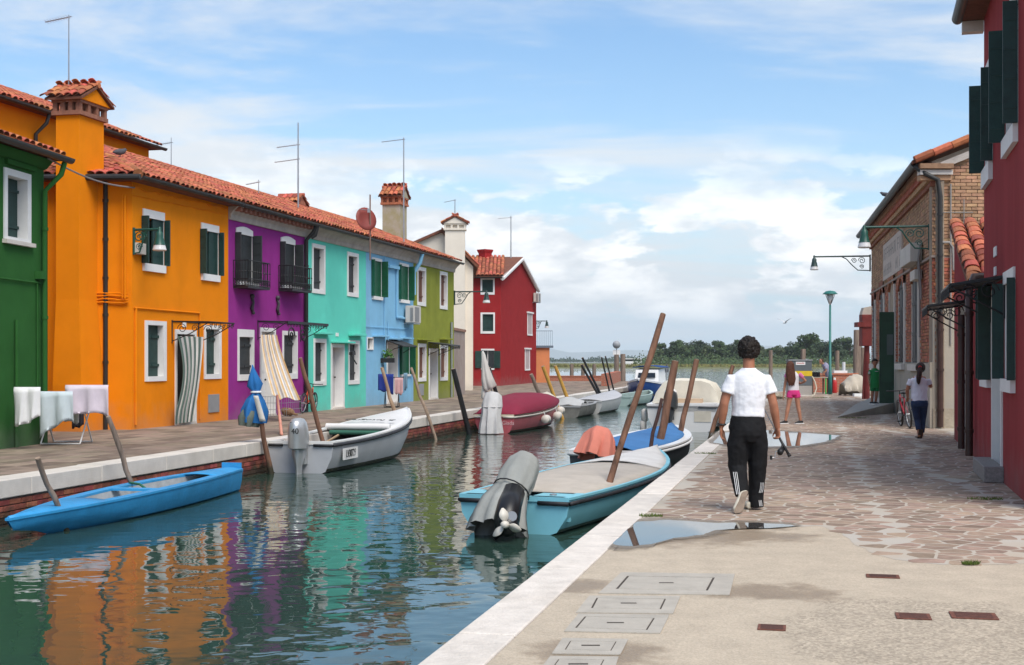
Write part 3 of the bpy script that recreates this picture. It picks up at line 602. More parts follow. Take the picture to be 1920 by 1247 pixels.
# chimney breast: shaft, flared foot, brick crown with a little tiled gable roof
def chimney(root, cx, cy, wx, wy, z0, z1, mt, crown=None, flare=None, capw=.16, tiles=True, roofh=.32, gable=None, axis='x'):
    mb = MB(); mb.box(cx-wx/2,cx+wx/2,cy-wy/2,cy+wy/2,z0,z1); ch = mb.build('chimney', mt, root)
    if flare: f, zf0, zf1 = flare; q = MB(); q.rings([[(cx-wx/2-f,cy-wy/2-f,z0),(cx+wx/2+f,cy-wy/2-f,z0),(cx+wx/2+f,cy+wy/2,z0),(cx-wx/2-f,cy+wy/2,z0)], [(cx-wx/2-f,cy-wy/2-f,zf0),(cx+wx/2+f,cy-wy/2-f,zf0),(cx+wx/2+f,cy+wy/2,zf0),(cx-wx/2-f,cy+wy/2,zf0)], [(cx-wx/2-.004,cy-wy/2-.004,zf1),(cx+wx/2+.004,cy-wy/2-.004,zf1),(cx+wx/2+.004,cy+wy/2,zf1),(cx-wx/2-.004,cy+wy/2,zf1)]]); q.build('flared_base', mt, ch)
    cm = crown or mat('crown_brick', (.28,.12,.075), .9, .3, 6, .4, 30); e = .07; z = z1
    mb = MB(); mb.box(cx-wx/2-e,cx+wx/2+e,cy-wy/2-e,cy+wy/2+e,z,z+.09); n = 4
    for i in range(n):
        for (ax, b0, b1, f0) in (('x',-wx/2,wx/2,wy/2),('y',-wy/2,wy/2,wx/2)):
            t = b0 + (b1-b0)*i/(n-1)
            for sg in (-1,1):
                if ax == 'x': mb.box(cx+t-.05,cx+t+.05,cy+sg*f0-.05,cy+sg*f0+.05,z+.09,z+.27)
                elif 0 < i < n-1: mb.box(cx+sg*f0-.05,cx+sg*f0+.05,cy+t-.05,cy+t+.05,z+.09,z+.27)
    mb.box(cx-wx/2+.06,cx+wx/2-.06,cy-wy/2+.06,cy+wy/2-.06,z+.09,z+.26)
    mb.box(cx-wx/2-e,cx+wx/2+e,cy-wy/2-e,cy+wy/2+e,z+.27,z+.33); mb.build('crown', cm, ch); z += .33
    if axis == 'x': hw, hl = wy/2+capw, wx/2+capw; T = lambda l, t, h: (cx+l, cy+t, z+h)
    else: hw, hl = wx/2+capw, wy/2+capw; T = lambda l, t, h: (cx+t, cy+l, z+h)
    q = MB(); q.prism([T(-hl+.06,-hw+.08,0), T(-hl+.06,hw-.08,0), T(-hl+.06,0,roofh-.03)], Vector(T(hl-.06,0,0)) - Vector(T(-hl+.06,0,0))); fixn(q.build('gable', gable or mt, ch))
    r = MB(); sl = math.hypot(hw, roofh)
    for sg in (-1,1): r.prism([T(-hl,sg*hw,-.02), T(-hl,0,roofh), T(-hl,0,roofh+.05), T(-hl,sg*hw,.03)], Vector(T(hl,0,0)) - Vector(T(-hl,0,0)))
    rf = fixn(r.build('cap_roof', TILEDECK, ch))
    for sg in (-1,1):
        uu = (Vector(T(1,0,0)) - Vector(T(0,0,0))); vv = (Vector(T(0,0,roofh)) - Vector(T(0,sg*hw,0))).normalized(); tile_plane(rf, Vector(T(-hl,sg*hw,.035)), uu, vv, 2*hl, sl, .2, .3, None, True, 60, 3+sg)
    mb = MB(); mb.tube([T(-hl-.02,0,roofh+.06), T(hl+.02,0,roofh+.06)], .07, 8); mb.build('ridge_tile', TILE, rf)
    return ch
pc = oloc(148, 400, 28.9); chimney(oh, pc.x+.5, pc.y+.27, 1.02, .56, 0, CAMZ+(HOR-215)/F*28.9, ORANGE, flare=(.13,1.0,2.85), capw=.17, axis='y', roofh=.34)
# cables on the orange walls
mb = MB()
def wob(p, q, n=14, amp=.015): return [Vector(p).lerp(Vector(q), k/n) + Vector((0,-.0,rng.uniform(-amp,amp))) for k in range(n+1)]
y_ = -.025; z_ = LW.Z(250,577); mb.tube(wob((.05,y_,z_),(LW.S(373),y_,LW.Z(373,587)),4,.0), .018, 6); mb.tube([(LW.S(373),y_,LW.Z(373,587)),(LW.S(373),y_,.1)], .018, 6)
mb.tube([(.12,y_,z_),(.12,y_,.1)], .03, 6); mb.tube(wob((.05,y_,LW.Z(250,352)),(SPU-.1,y_,LW.Z(425,392)),24,.03), .014, 5); mb.tube(wob((.02,y_,LW.Z(250,366)),(SPU-.2,y_,LW.Z(425,402)),10,.01), .012, 5)
for dz, yy in ((0,0),(.07,.01),(-.06,.0),(.13,0)):
    A, B = oloc(84,560,29.70), oloc(236,562,29.55); mb.tube(wob(A+Vector((0,-.06,dz)), B+Vector((0,-.06,dz)), 16, .02), .018, 5)
A = oloc(231,365,29.5); mb.tube(wob((A.x,A.y-.04,A.z), (A.x,A.y-.04,oloc(231,560,29.5).z), 14, .0), .02, 5); A = oloc(226,365,29.5); mb.tube([(A.x,A.y-.04,A.z), (A.x,A.y-.04,oloc(231,560,29.5).z)], .012, 5)
mb.build('cable', ORANGE, oh)
mb = MB(); mb.box(LW.S(390),LW.S(409.5),-.03,.01,LW.Z(390,774),LW.Z(390,740)); mb.build('meter_hatch', mat('hatch_grey', (.25,.25,.25), .5), oh, bevel=.006)
mb = MB(); mb.box(LW.S(341.5),LW.S(348),-.02,.0,LW.Z(341,613),LW.Z(341,604)); mb.build('number_plate', WHITE, oh)
def canopy(root, wall, xl, xr, yt, out, drop=.12, scrolls=True, z=None, sheet=True, name='canopy', mt=None):
    s0, s1 = wall.S(xl), wall.S(xr); z = z or wall.Z(xl, yt); mb = MB(); q = mt or IRON
    c = bpy.data.objects.new(name, None); COL.objects.link(c); c.parent = root
    if sheet: mb.prism([(s0,0,z),(s0,-out,z-drop),(s0,-out,z-drop-.02),(s0,0,z-.02)], (s1-s0,0,0)); fixn(mb.build('canopy_sheet', mat('canopy_sheet', (.035,.035,.035), .5, .3), c))
    mb = MB(); mb.tube([(s0,-out,z-drop-.03),(s1,-out,z-drop-.03)], .016, 6); mb.tube([(s0,-.01,z-.03),(s1,-.01,z-.03)], .016, 6)
    for s in (s0, s1):
        mb.tube([(s,0,z-.03),(s,-out,z-drop-.03)], .016, 6); mb.tube([(s,-.01,z),(s,-.01,z-.55)], .016, 6); mb.tube([(s,-.01,z-.5),(s,-out*.5,z-.32),(s,-out,z-drop-.04)], .012, 6)
        if scrolls: scroll(mb, (s,-out*.28,z-.2), .12, 1.6, (0,1,0), (0,0,1), .009); scroll(mb, (s,-out*.62,z-.2), .09, 1.6, (0,-1,0), (0,0,1), .009)
    if scrolls:
        n = max(3, int((s1-s0)/.2))
        for k in range(n): scroll(mb, (s0+(k+.5)*(s1-s0)/n,-out,z-drop-.11), .075, 1.5, (1,0,0), (0,0,1), .008)
    mb.build('ironwork', q, c); return c
canopy(oh, LW, 322, 372, 600, .95, .02, sheet=False)
# --- tall orange house behind
OB = Wall(*(LW.world(0,5.0,0).xy), .2267, .974)
ob = thing('orange_back_house', 'taller plain orange house rising behind the corner house roof', 'house', (OB.o.x,OB.o.y,0), OB.rz)
mb = MB(); mb.box(-9, OB.S(279), 0, 7, 0, 8.0); mb.build('wall', ORANGE, ob)
r_ = row_roof(ob, -9.3, OB.S(279)+.3, 8.02, False, 9, run=3.9); gutter(ob, -9.3, OB.S(279)+.3, -.40, 8.0)
pipe(ob, [(OB.S(70),-.35,7.95),(OB.S(68),-.3,7.7),(OB.S(62),-.08,7.4),(OB.S(62),-.08,5)], .05)
# --- green house at the left edge
GW = Wall(*G(82, 832).xy, .116, 1.0)
GREENP = stucco('green_plaster', (.030,.115,.028), var=.10)
gh = thing('green_house', 'dark green house with white framed window at the left edge', 'house', (GW.o.x,GW.o.y,0), GW.rz)
hl = [window(gh, GW, 6, 56.5, 313, 447, (.12,.14,.12,.05), .22, DARKGREEN, 'single')]
GE = 5.28
mb = MB(); facade_mesh(mb, -9, 0, -.05, GE, hl); mb.add([(0,0,-.05),(0,6,-.05),(0,6,GE),(0,0,GE)], [(0,1,2,3)]); mb.add([(0,6,-.05),(-9,6,-.05),(-9,6,GE),(0,6,GE)], [(0,1,2,3)]); mb.build('wall', GREENP, gh)
mb = MB(); mb.box(-8.9,-.1,.42,.46,0,GE-.1); mb.build('interior', INTERIOR, gh)
mb = MB(); mb.box(GW.S(4),GW.S(59),-.09,.02,GW.Z(4,455),GW.Z(4,447.5)); mb.build('sill', STONE, gh)
mb = MB(); mb.box(GW.S(8),GW.S(62),-.07,.0,GW.Z(8,306),GW.Z(8,297)); mb.build('drip_ledge', GREENP, gh)
mb = MB(); mb.prism([(-9,-.3,GE-.02),(-9,-.3,GE+.04),(-9,3.2,GE+1.25),(-9,6.3,GE+.04),(-9,6.3,GE-.02)], (9.25,0,0)); gr_ = fixn(mb.build('roof', TILEDECK, gh))
q = math.atan2(1.21,3.5); tile_plane(gr_, (-9,-.3,GE+.045), (1,0,0), (0,math.cos(q),math.sin(q)), 9.25, 3.6, .235, .37, None, True, 200, 8)
mb = MB(); mb.prism([(-9,0,GE-.22),(-9,-.06,GE-.2),(-9,-.2,GE-.05),(-9,0,GE-.02)], (9,0,0)); fixn(mb.build('cornice', GREENP, gh))
gutter(gh, -9, .28, -.40, GE+.02, r=.085); pipe(gh, [(.05,-.38,GE-.08),(.0,-.34,GE-.3),(-.12,-.08,GE-.62),(-.12,-.08,0)], .05, GREENP)
mb = MB(); mb.tube([(-4,-.03,GW.Z(40,526)),(-.2,-.03,GW.Z(75,531))], .016, 6); mb.tube([(GW.S(67),-.03,GW.Z(67,530)),(GW.S(67),-.03,.9)], .014, 6); mb.tube([(GW.S(27),-.04,GW.Z(27,600)),(GW.S(27),-.04,0)], .03, 8); mb.box(GW.S(65),GW.S(75),-.12,.0,GW.Z(66,523),GW.Z(66,508)); mb.build('cable', GREENP, gh)
# --- purple house
PURP = stucco('purple_plaster', (.285,.034,.235), var=.07); hl = []
hb = thing('purple_house', 'purple house with two iron balconies and charcoal shutters', 'house', (LW.o.x,LW.o.y,0), LW.rz)
hl.append(window(hb, LW, 442, 473, 427, 533, (.0,.0,.14,.10), .24, CHAR, 'ajar', 'lintel', .16, .26, gap=-.08, arch=True))
hl.append(window(hb, LW, 526, 552.5, 445, 540, (.0,.0,.14,.10), .24, CHAR, 'ajar', 'lintel', .16, .26, gap=-.08, arch=True))
hl.append(window(hb, LW, 445, 475.5, 617, 714, (.09,.06,.20,.16), .12, CHAR, 'closed')); hl.append(window(hb, LW, 529, 557, 620, 711, (.09,.06,.12,.16), .16, CHAR, 'closed'))
hl.append(door(hb, LW, 487, 516, 614, .09, .3, WHITE))
def rowhouse(root, s0, s1, wallmat, holes, ze=EAVE, seed=1, corn=True, single=False, dentil=False):
    mb = MB(); facade_mesh(mb, s0, s1, -.05, ze+.02, holes); mb.add([(s0,6.8,-.05),(s1,6.8,-.05),(s1,6.8,ze),(s0,6.8,ze)], [(3,2,1,0)]); mb.add([(s1,0,-.05),(s1,6.8,-.05),(s1,6.8,ze),(s1,0,ze)], [(0,1,2,3)]); mb.add([(s1,0,ze),(s1,6.8,ze),(s1,4.0,ze+1.62)], [(0,1,2)]); mb.build('wall', wallmat, root)
    mb = MB(); mb.box(s0+.02,s1-.02,.42,.46,-.05,ze-.1); mb.build('interior', INTERIOR, root)
    row_roof(root, s0+.003, s1-.003, ze+.02, single, seed)
    if corn: cornice(root, s0+.004, s1-.004, ze-.02, dentil=dentil)
    gutter(root, s0+.01, s1-.01, -.40, ze-.01)
rowhouse(hb, SPU, ST, PURP, hl, seed=12, dentil=True, single=True)
def balcony(root, xl, xr, yt, yb, out=.42):
    s0, s1 = LW.S(xl), LW.S(xr); zt, zb_ = LW.Z(xl, yt), LW.Z(xl, yb); b = bpy.data.objects.new('balcony', None); COL.objects.link(b); b.parent = root
    mb = MB(); mb.box(s0,s1,-out,-.003,zb_-.05,zb_); mb.build('balcony_floor', IRON, b)
    mb = MB()
    for p, q in (((s0,-.01),(s0,-out)),((s0,-out),(s1,-out)),((s1,-out),(s1,-.01))):
        for z in (zt, zb_+.19, zb_+.02): mb.tube([(*p,z),(*q,z)], .014, 6)
        n = 5 if p[0] == q[0] else 10
        for k in range(n+1):
            x, y = p[0]+(q[0]-p[0])*k/n, p[1]+(q[1]-p[1])*k/n; mb.tube([(x,y,zb_),(x,y,zt)], .010, 5); mb.ball((x,y,(zt+zb_)/2+.05), .022, 6, 4)
            if k < n: x2, y2 = x+(q[0]-p[0])/n/2, y+(q[1]-p[1])/n/2; u = Vector((q[0]-p[0],q[1]-p[1],0)).normalized(); scroll(mb, (x2,y2,zb_+.10), .07, 1.3, u, (0,0,1), .008, n=10)
    mb.build('railing', IRON, b)
    mb = MB(); n = 4
    for k in range(n): x = s0 + .12 + k*(s1-s0)*.17; mb.lathe([(.05,0),(.065,.10),(.06,.10)], 8, (x,-out+.1,zb_))
    mb.build('flower_pot', WHITE, b)
balcony(hb, 437, 479, 488, 536); balcony(hb, 522, 559, 498, 542)
for x, y in ((470,557),(518,560)):
    s, z = LW.S(x), LW.Z(x, y); mb = MB(); mb.tube([(s,-.03,z),(s+.05,-.06,z-.14),(s-.02,-.05,z-.3),(s+.06,-.04,z-.42)], [.05,.035,.05,.03], 7); mb.ball((s,-.05,z+.02), .07, 8, 5); mb.ball((s+.07,-.05,z-.42), .05, 8, 5); mb.build('wall_ornament', mat('bronze_ornament', (.05,.04,.05), .5), hb, smooth=True)
cn = canopy(hb, LW, 483, 563, 600, .85, .02, sheet=False)
s0, s1, z = LW.S(483), LW.S(563), LW.Z(483,600); mb = MB(); mb.box(s0,s1,-.88,-.85,z-.10,z-.03); mb.build('pelmet', IRON, cn)
mb = MB(); scroll(mb, (s0+.25,-.87,z-.42), .24, 1.5, (1,0,0), (0,0,1), .022, 0, 26); scroll(mb, (s0+1.1,-.87,z-.42), .2, 1.5, (-1,0,0), (0,0,1), .02, 0, 26); mb.build('scroll', IRON, cn)
pipe(hb, [(ST-.06,-.38,EAVE-.05),(ST-.08,-.3,EAVE-.25),(ST-.13,-.09,EAVE-.5),(ST-.13,-.09,.02)], .06, GUTTER); pipe(hb, [(ST+.0,-.40,EAVE-.05),(ST-.03,-.33,EAVE-.35),(ST-.07,-.22,EAVE-.42)], .06, GUTTER, 'overflow_elbow')
# --- teal house
TEAL = stucco('turquoise_plaster', (.13,.62,.49), var=.05, stain=.12); hl = []
hb2 = thing('turquoise_house', 'turquoise house with narrow white framed windows and white door', 'house', (LW.o.x,LW.o.y,0), LW.rz)
b_ = (.10,.13,.12,.13)
for a_ in ((584.5,609,455.5,549),(650.5,671.5,471.5,555)): hl.append(window(hb2, LW, *a_, b_, .17, CHAR, 'single'))
for a_ in ((587.5,611,634.5,723.5),(652.5,673.5,638,721)): hl.append(window(hb2, LW, *a_, b_, .17, CHAR, 'single'))
hl.append(door(hb2, LW, 620, 645, 644, .10, .32, mat('door_offwhite', (.52,.50,.49), .7)))
rowhouse(hb2, ST, SB, TEAL, hl, seed=13)
for a_ in ((588,614,622,626.5),(653,676,625,629.5),(620,655,639.5,643)):
    s0, s1, z0, z1 = LW.rect(*a_); mb = MB(); mb.box(s0,s1,-.22,.0,z0,z1); mb.build('ledge', TEAL, hb2, bevel=.01)
mb = MB(); mb.box(LW.S(629),LW.S(634),-.02,.0,LW.Z(629,630.5),LW.Z(629,624)); mb.build('number_plate', WHITE, hb2)
mb = MB(); mb.box(LW.S(655),LW.S(662),.14,.15,LW.Z(655,507),LW.Z(655,490)); mb.build('paper_notice', WHITE, hb2)
mb = MB(); s, z = LW.S(640), LW.Z(640,666); mb.tube([(s-.25,-.6,z-.28),(s+.15,-.25,z+.05),(s+1.0,-.05,z+.12)], .022, 6); mb.obox((s+.2,-.3,z+.05), (.28,.12,.09)); mb.build('door_lamp_arm', IRON, hb2)
# --- light blue house
BLUE = stucco('light_blue_plaster', (.23,.48,.68), var=.07, stain=.3); hl = []
hb3 = thing('light_blue_house', 'light blue house with bright green shutters', 'house', (LW.o.x,LW.o.y,0), LW.rz)
hl.append(window(hb3, LW, 697, 715.5, 482, 561, (.0,.0,.10,.12), .2, GREEN2, 'ajar', 'lintel', .12, .22, gap=-.25)); hl.append(window(hb3, LW, 748.5, 766, 492, 567, (.0,.0,.10,.12), .2, GREEN2, 'ajar', 'lintel', .10, .22, gap=-.36))
hl.append(window(hb3, LW, 750, 768, 645, 706, (.0,.0,.05,.08), .2, GREEN2, 'ajar', 'lintel', .10, .22, gap=-.25)); hl.append(door(hb3, LW, 724.5, 745, 641, .10, .4, WHITE)); hl.append(window(hb3, LW, 688, 699.5, 632, 656, (.04,.04,.04,.04), .15, WHITE, 'glass'))
rowhouse(hb3, SB, SOL, BLUE, hl, seed=14)
for a_ in ((698,721,628,631.5),(727,746,633,636.5),(750,767,632.5,635.5)):
    s0, s1, z0, z1 = LW.rect(*a_); mb = MB(); mb.box(s0,s1,-.2,.0,z0,z1); mb.build('ledge', BLUE, hb3, bevel=.01)
mb = MB()
for x, y0, y1 in ((719,478,650),(742,500,595),(726,602,640)): mb.tube([(LW.S(x),-.04,LW.Z(x,y0)),(LW.S(x),-.04,LW.Z(x,y1))], .03 if x == 742 else .014, 6)
mb.tube([(LW.S(686),-.03,LW.Z(686,612)),(LW.S(774),-.03,LW.Z(774,618))], .012, 5); mb.tube([(LW.S(742),-.04,LW.Z(742,595)),(LW.S(756),-.04,LW.Z(756,597))], .05, 6); mb.box(LW.S(726),LW.S(744),-.12,0,LW.Z(726,502),LW.Z(726,496)); mb.build('conduit', BLUE, hb3)
pipe(hb3, [(SOL-.1,-.38,EAVE-.06),(SOL-.12,-.3,EAVE-.4),(SOL-.16,-.08,EAVE-.75),(SOL-.16,-.08,EAVE-1.6)], .075, BLUE)
cn = canopy(hb3, LW, 724, 752, 637, .6, .2, scrolls=False)
# --- olive house at the end
OLIVE = stucco('olive_plaster', (.24,.265,.045), var=.12, stain=.35); hl = []
hb4 = thing('olive_house', 'olive green end house with brown shutters and white door frame', 'house', (LW.o.x,LW.o.y,0), LW.rz)
for a_ in ((782,798,499,572.5),(824.5,838.5,508,579)): hl.append(window(hb4, LW, *a_, (.10,.12,.14,.14), .16, BROWN, 'single'))
for a_ in ((783.5,798.5,644,715.5),(824.5,839,647,714)): hl.append(window(hb4, LW, *a_, (.10,.12,.14,.14), .16, BROWN, 'single'))
hl.append(door(hb4, LW, 803.5, 820.5, 653, .12, .3, mat('door_offwhite', (.52,.50,.49), .7)))
rowhouse(hb4, SOL, SE, OLIVE, hl, seed=15)
for a_ in ((782,801,635.5,638),(824,840,634,637)):
    s0, s1, z0, z1 = LW.rect(*a_); mb = MB(); mb.box(s0,s1,-.25,.0,z0,z1); mb.build('ledge', OLIVE, hb4, bevel=.01)
canopy(hb4, LW, 803, 822, 641, .9, .12)
mb = MB(); mb.box(LW.S(785),LW.S(794),-.02,.0,LW.Z(785,742),LW.Z(785,720)); mb.build('meter_hatch', mat('hatch_grey', (.25,.25,.25), .5), hb4)
pipe(hb4, [(LW.S(844),-.06,LW.Z(844,604)),(LW.S(844),-.06,.02)], .045, mat('galvanised', (.30,.32,.32), .5, metal=.4))
ps = ol(*W(742, 400, 50).xy)
def lw_at(px, py, y): # point at depth y behind the row front
    k = (px-960)/F; n = Vector((-LW.d.y, LW.d.x)); o = LW.o + n*y; s = (k*o.y - o.x)/(LW.d.x - k*LW.d.y); Yc = o.y + s*LW.d.y; return s, CAMZ - (py-HOR)/F*Yc
OLCH = mat('old_chimney_plaster', (.30,.27,.12), .9, .3, 3, .3, 30, col2=(.40,.36,.30))
s, z = lw_at(740, 386, 2.4); chimney(hb4, s, 2.4, .95, .75, EAVE+.4, z, OLCH, mat('orange_crown_brick', (.40,.14,.07), .9, .25, 6, .4, 30), capw=.14, axis='y', roofh=.4)
s, z = lw_at(556, 383, 4.0); chimney(hb, s, 4.2, .8, .7, EAVE+1.2, z-.35, mat('chimney_brick', (.33,.13,.08), .9, .25, 6), capw=.14, axis='y', roofh=.3)
# --- garden wall, white house, far red house
gwm = mat('raw_plaster', (.30,.22,.19), .95, .3, 2.2, .5, 20, col2=(.36,.30,.26), stain=.5)
p0, p1 = LW.world(SE+.03, .1, 0), W(872, 700, 60); d = (p1.xy - p0.xy).normalized(); n = Vector((-d.y, d.x)); mb = MB()
gt = CAMZ + (HOR-618)/F*57; mb.prism([(p0.x,p0.y,-.05),(p1.x,p1.y,-.05),(p1.x+n.x*.3,p1.y+n.y*.3,-.05),(p0.x+n.x*.3,p0.y+n.y*.3,-.05)], (0,0,gt)); o = fixn(mb.build('garden_wall', gwm)); tag(o, 'weathered pinkish garden wall beside the olive house', 'wall')
mb = MB(); mb.box(-.0,(p1.xy-p0.xy).length,-.05,.36,gt-.05,gt+.06); mb.build('wall_cap', mat('cap_brick', (.28,.15,.10), .9), o, loc=(p0.x,p0.y,0), rot=(0,0,math.atan2(d.y,d.x)))
CREAM = stucco('cream_plaster', (.72,.65,.55), var=.05, stain=.15)
# white house: its gable end faces the camera
YW = 68.0; wl = thing('white_house', 'cream white gabled house with tall chimney behind the olive house', 'house', (W(887,700,YW).x, YW, 0), 0)
x1 = 0.0; x0 = -6.5; zt = CAMZ + (HOR-500)/F*YW; zp = CAMZ + (HOR-440)/F*YW
mb = MB(); mb.add([(x0,0,-.05),(x1,0,-.05),(x1,0,zt),(-1.6,0,zp+.1),(x0,0,zt-.3)], [(0,1,2,3,4)]); mb.add([(x1,0,-.05),(x1-.4,8,-.05),(x1-.4,8,zt),(x1,0,zt)], [(0,1,2,3)]); mb.add([(x0,0,-.05),(x0,8,-.05),(x1-.4,8,-.05),(x1-.4,8,zt),(x0,8,zt)], [(0,1,2,3,4)]); mb.build('wall', CREAM, wl)
mb = MB(); mb.prism([(x1+.25,-.25,zt-.1),(-1.6,-.25,zp+.12),(-1.6,-.25,zp+.26),(x1+.25,-.25,zt+.05)], (-.4,8,0)); mb.prism([(-1.6,-.25,zp+.12),(x0,-.25,zt-.4),(x0,-.25,zt-.25),(-1.6,-.25,zp+.26)], (-.4,8,0)); rw = fixn(mb.build('roof', TILEDECK, wl))
e = Vector((-.4,8,0)).normalized(); v = (Vector((-1.6,-.25,zp+.26)) - Vector((x1+.25,-.25,zt+.05))); tile_plane(rw, (x1+.25,-.25,zt+.06), e, v.normalized(), 8, v.length, .235, .37, None, False, 0, 31)
chimney(wl, -.9, -.28, 1.0, .6, 0, CAMZ + (HOR-432)/F*67.6, CREAM, CREAM, capw=.16, axis='y', roofh=.34)
RED = stucco('red_plaster', (.29,.024,.026), var=.08, stain=.2)
RX, RY = W(939, 700, 80).x, 80.0; RW = Wall(RX, RY, 1, 0); RS = Wall(RX, RY, .216, 1.0)
rh = thing('far_red_house', 'three storey red house standing alone by the lagoon', 'house', (RX, RY, 0), 0); hl = []
hl.append(window(rh, RW, 901, 927.5, 521, 552.5, (.10,.10,.10,.14), .15, DARKGREEN, 'closed')); hl.append(window(rh, RW, 901, 928, 586, 625.5, (.12,.10,.10,.14), .15, DARKGREEN, 'closed')); hl.append(window(rh, RW, 902, 927, 654, 693.5, (.0,.0,.10,.10), .2, DARKGREEN, 'glass', 'lintel'))
zE, zP = CAMZ + (HOR-518)/F*80, CAMZ + (HOR-488)/F*86; mb = MB(); facade_mesh(mb, -5, 0, -.05, zE, hl)
ex, ey = 11*.2111, 11*.9775; hx, hy = ex/2, ey/2; zE2 = CAMZ + (HOR-541)/F*90.8
mb.add([(0,0,-.05),(ex,ey,-.05),(ex,ey,zE2),(hx,hy,zP),(0,0,zE)], [(0,1,2,3,4)]); mb.add([(-5,0,-.05),(-5,ey,-.05),(-5,ey,zE2),(-5,hy,zP),(-5,0,zE)], [(4,3,2,1,0)]); mb.add([(-5,ey,-.05),(ex,ey,-.05),(ex,ey,zE2),(-5,ey,zE2)], [(3,2,1,0)]); mb.build('wall', RED, rh)
leaf(rh, RW.S(902)+.02, .38, RW.Z(902,690), RW.Z(902,658), 172, DARKGREEN, 1, -.03); leaf(rh, RW.S(927)-.02, .38, RW.Z(902,690), RW.Z(902,658), 172, DARKGREEN, -1, -.03)
mb = MB(); mb.box(-5,-.02,.42,.46,0,zE-.1); mb.build('interior', INTERIOR, rh)
mb = MB(); o_ = Vector((-.15*.97,-.05,0)); A = [(-5.2,-.35,zE-.08),(.15,-.35,zE-.08),(hx+.2,hy,zP+.12),(-5.2,hy,zP+.12)]; B = [(ex+.2,ey+.3,zE2-.05),(-5.2,ey+.3,zE2-.05)]
mb.sheet([[A[0],A[1]],[A[3],A[2]],[B[1],B[0]]], .1); rr_ = fixn(mb.build('roof', TILEDECK, rh)); sl = Vector((0,hy+.35,zP-zE+.2)); tile_plane(rr_, (-5.2,-.35,zE-.0), (1,0,0), sl.normalized(), 5.3, sl.length, .235, .37, None, False, 0, 33)
mb = MB(); mb.tube([(.1,-.38,zE-.16),(hx+.16,hy,zP+.02),(ex+.16,ey+.3,zE2-.14)], .13, 6); mb.build('verge', WHITE, rh); gutter(rh, -5.2, .1, -.42, zE-.07)
for a_, kk in (((988.5,997.5,587,626),'g'),((984,993,655,692),'g')):
    s0, s1, z0, z1 = RS.rect(*a_); q = bpy.data.objects.new('window', None); COL.objects.link(q); q.parent = rh; q.rotation_euler = (0,0,RS.rz); mb = MB(); mb.box(s0,s0+.12,-.03,.02,z0,z1); mb.box(s1-.12,s1,-.03,.02,z0,z1); mb.box(s0,s1,-.05,.02,z0-.1,z0); mb.box(s0-.15,s1+.25,-.09,.02,z1,z1+.1); mb.build('frame', WHITE, q); mb = MB(); mb.box(s0+.12,s1-.12,-.012,.01,z0,z1); mb.build('pane', mat('pale_curtain', (.42,.34,.33), .9), q)
mb = MB(); s = RW.S(936); mb.lathe([(.45,zP-.6),(.42,zP+.35),(.52,zP+.52),(.52,zP+.6)], 4, (hx-2.2,hy-.4,0)); mb.build('chimney', RED, rh)
# --- balcony annexe at the far side of the red house
mb = MB(); mb.box(0,1.0,0,.9,-.05,CAMZ+(HOR-648)/F*91); o = mb.build('orange_annexe', mat('salmon_plaster', (.60,.22,.09), .9, .08, 2)); p = W(1003,700,91); o.location = (p.x,p.y,0); tag(o, 'small salmon orange annexe with railed terrace behind the red house', 'annexe')
mb = MB(); z = CAMZ+(HOR-648)/F*91
for k in range(9): mb.tube([(.06+k*.14,-.05,z),(.06+k*.14,-.05,z+1.0)], .012, 5)
mb.tube([(0,-.05,z+1.0),(1.2,-.05,z+1.0)], .02, 5); mb.box(-.05,1.25,-.15,.95,z-.15,z); mb.build('terrace_railing', mat('rail_grey', (.12,.16,.20), .5), o)
# ------------------------------------------------------------------ right bank buildings
HW = Wall(8.69, 26.2, -.265, -1.0)          # red house on the right, s runs towards the camera
DRED = stucco('wine_red_plaster', (.305,.045,.049), var=.15, stain=.15, stretch=(1,1,.2))
rd = thing('wine_red_house', 'wine red house with dark green shutters along the right edge', 'house', (8.69,26.2,0), HW.rz); hl = []
sc = HW.S(1845)
hl.append(window(rd, HW, 1847, 1861.5, 134, 356, (.0,.0,.22,.26), .2, DARKGREEN, 'ajar', 'lintel', .21, .15, gap=-.2))
hl.append(window(rd, HW, 1886, 1909, 26, 298, (.0,.0,.22,.22), .2, DARKGREEN, 'ajar', 'lintel', .19, .16, gap=-.2))
hl.append(window(rd, HW, 1844, 1858, 532, 724, (.0,.0,.12,.12), .2, DARKGREEN, 'ajar', 'lintel', .10, .17, gap=-.1))
hl.append(window(rd, HW, 1884, 1904, 512, 733, (.0,.0,.15,.16), .2, DARKGREEN, 'ajar', 'lintel', .14, .09, gap=-.1))
hl.append(door(rd, HW, 1862, 1880.5, 545, .10, .22, mat('door_offwhite', (.52,.50,.49), .7)))
TE = 6.62; mb = MB(); facade_mesh(mb, sc, sc+6, -.05, TE, hl); mb.add([(sc,0,-.05),(sc,7,-.05),(sc,7,TE),(sc,0,TE)], [(0,1,2,3)]); mb.add([(sc,0,TE),(sc,7,TE),(sc,3.5,TE+1.5)], [(0,1,2)]); mb.add([(sc,7,-.05),(sc+6,7,-.05),(sc+6,7,TE),(sc,7,TE)], [(3,2,1,0)]); mb.add([(sc+6,0,-.05),(sc+6,7,-.05),(sc+6,7,TE),(sc+6,0,TE)], [(3,2,1,0)]); mb.build('wall', DRED, rd)
mb = MB(); mb.box(sc+.1,sc+5.9,.42,.46,0,TE-.1); mb.build('interior', INTERIOR, rd)
mb = MB(); mb.prism([(sc-.12,-.3,TE+.02),(sc-.12,3.5,TE+1.55),(sc-.12,7.3,TE+.02),(sc-.12,7.3,TE-.05),(sc-.12,-.3,TE-.05)], (6.2,0,0)); fixn(mb.build('roof', TILEDECK, rd)); gutter(rd, sc-.16, sc+6, -.36, TE+.02, r=.085)
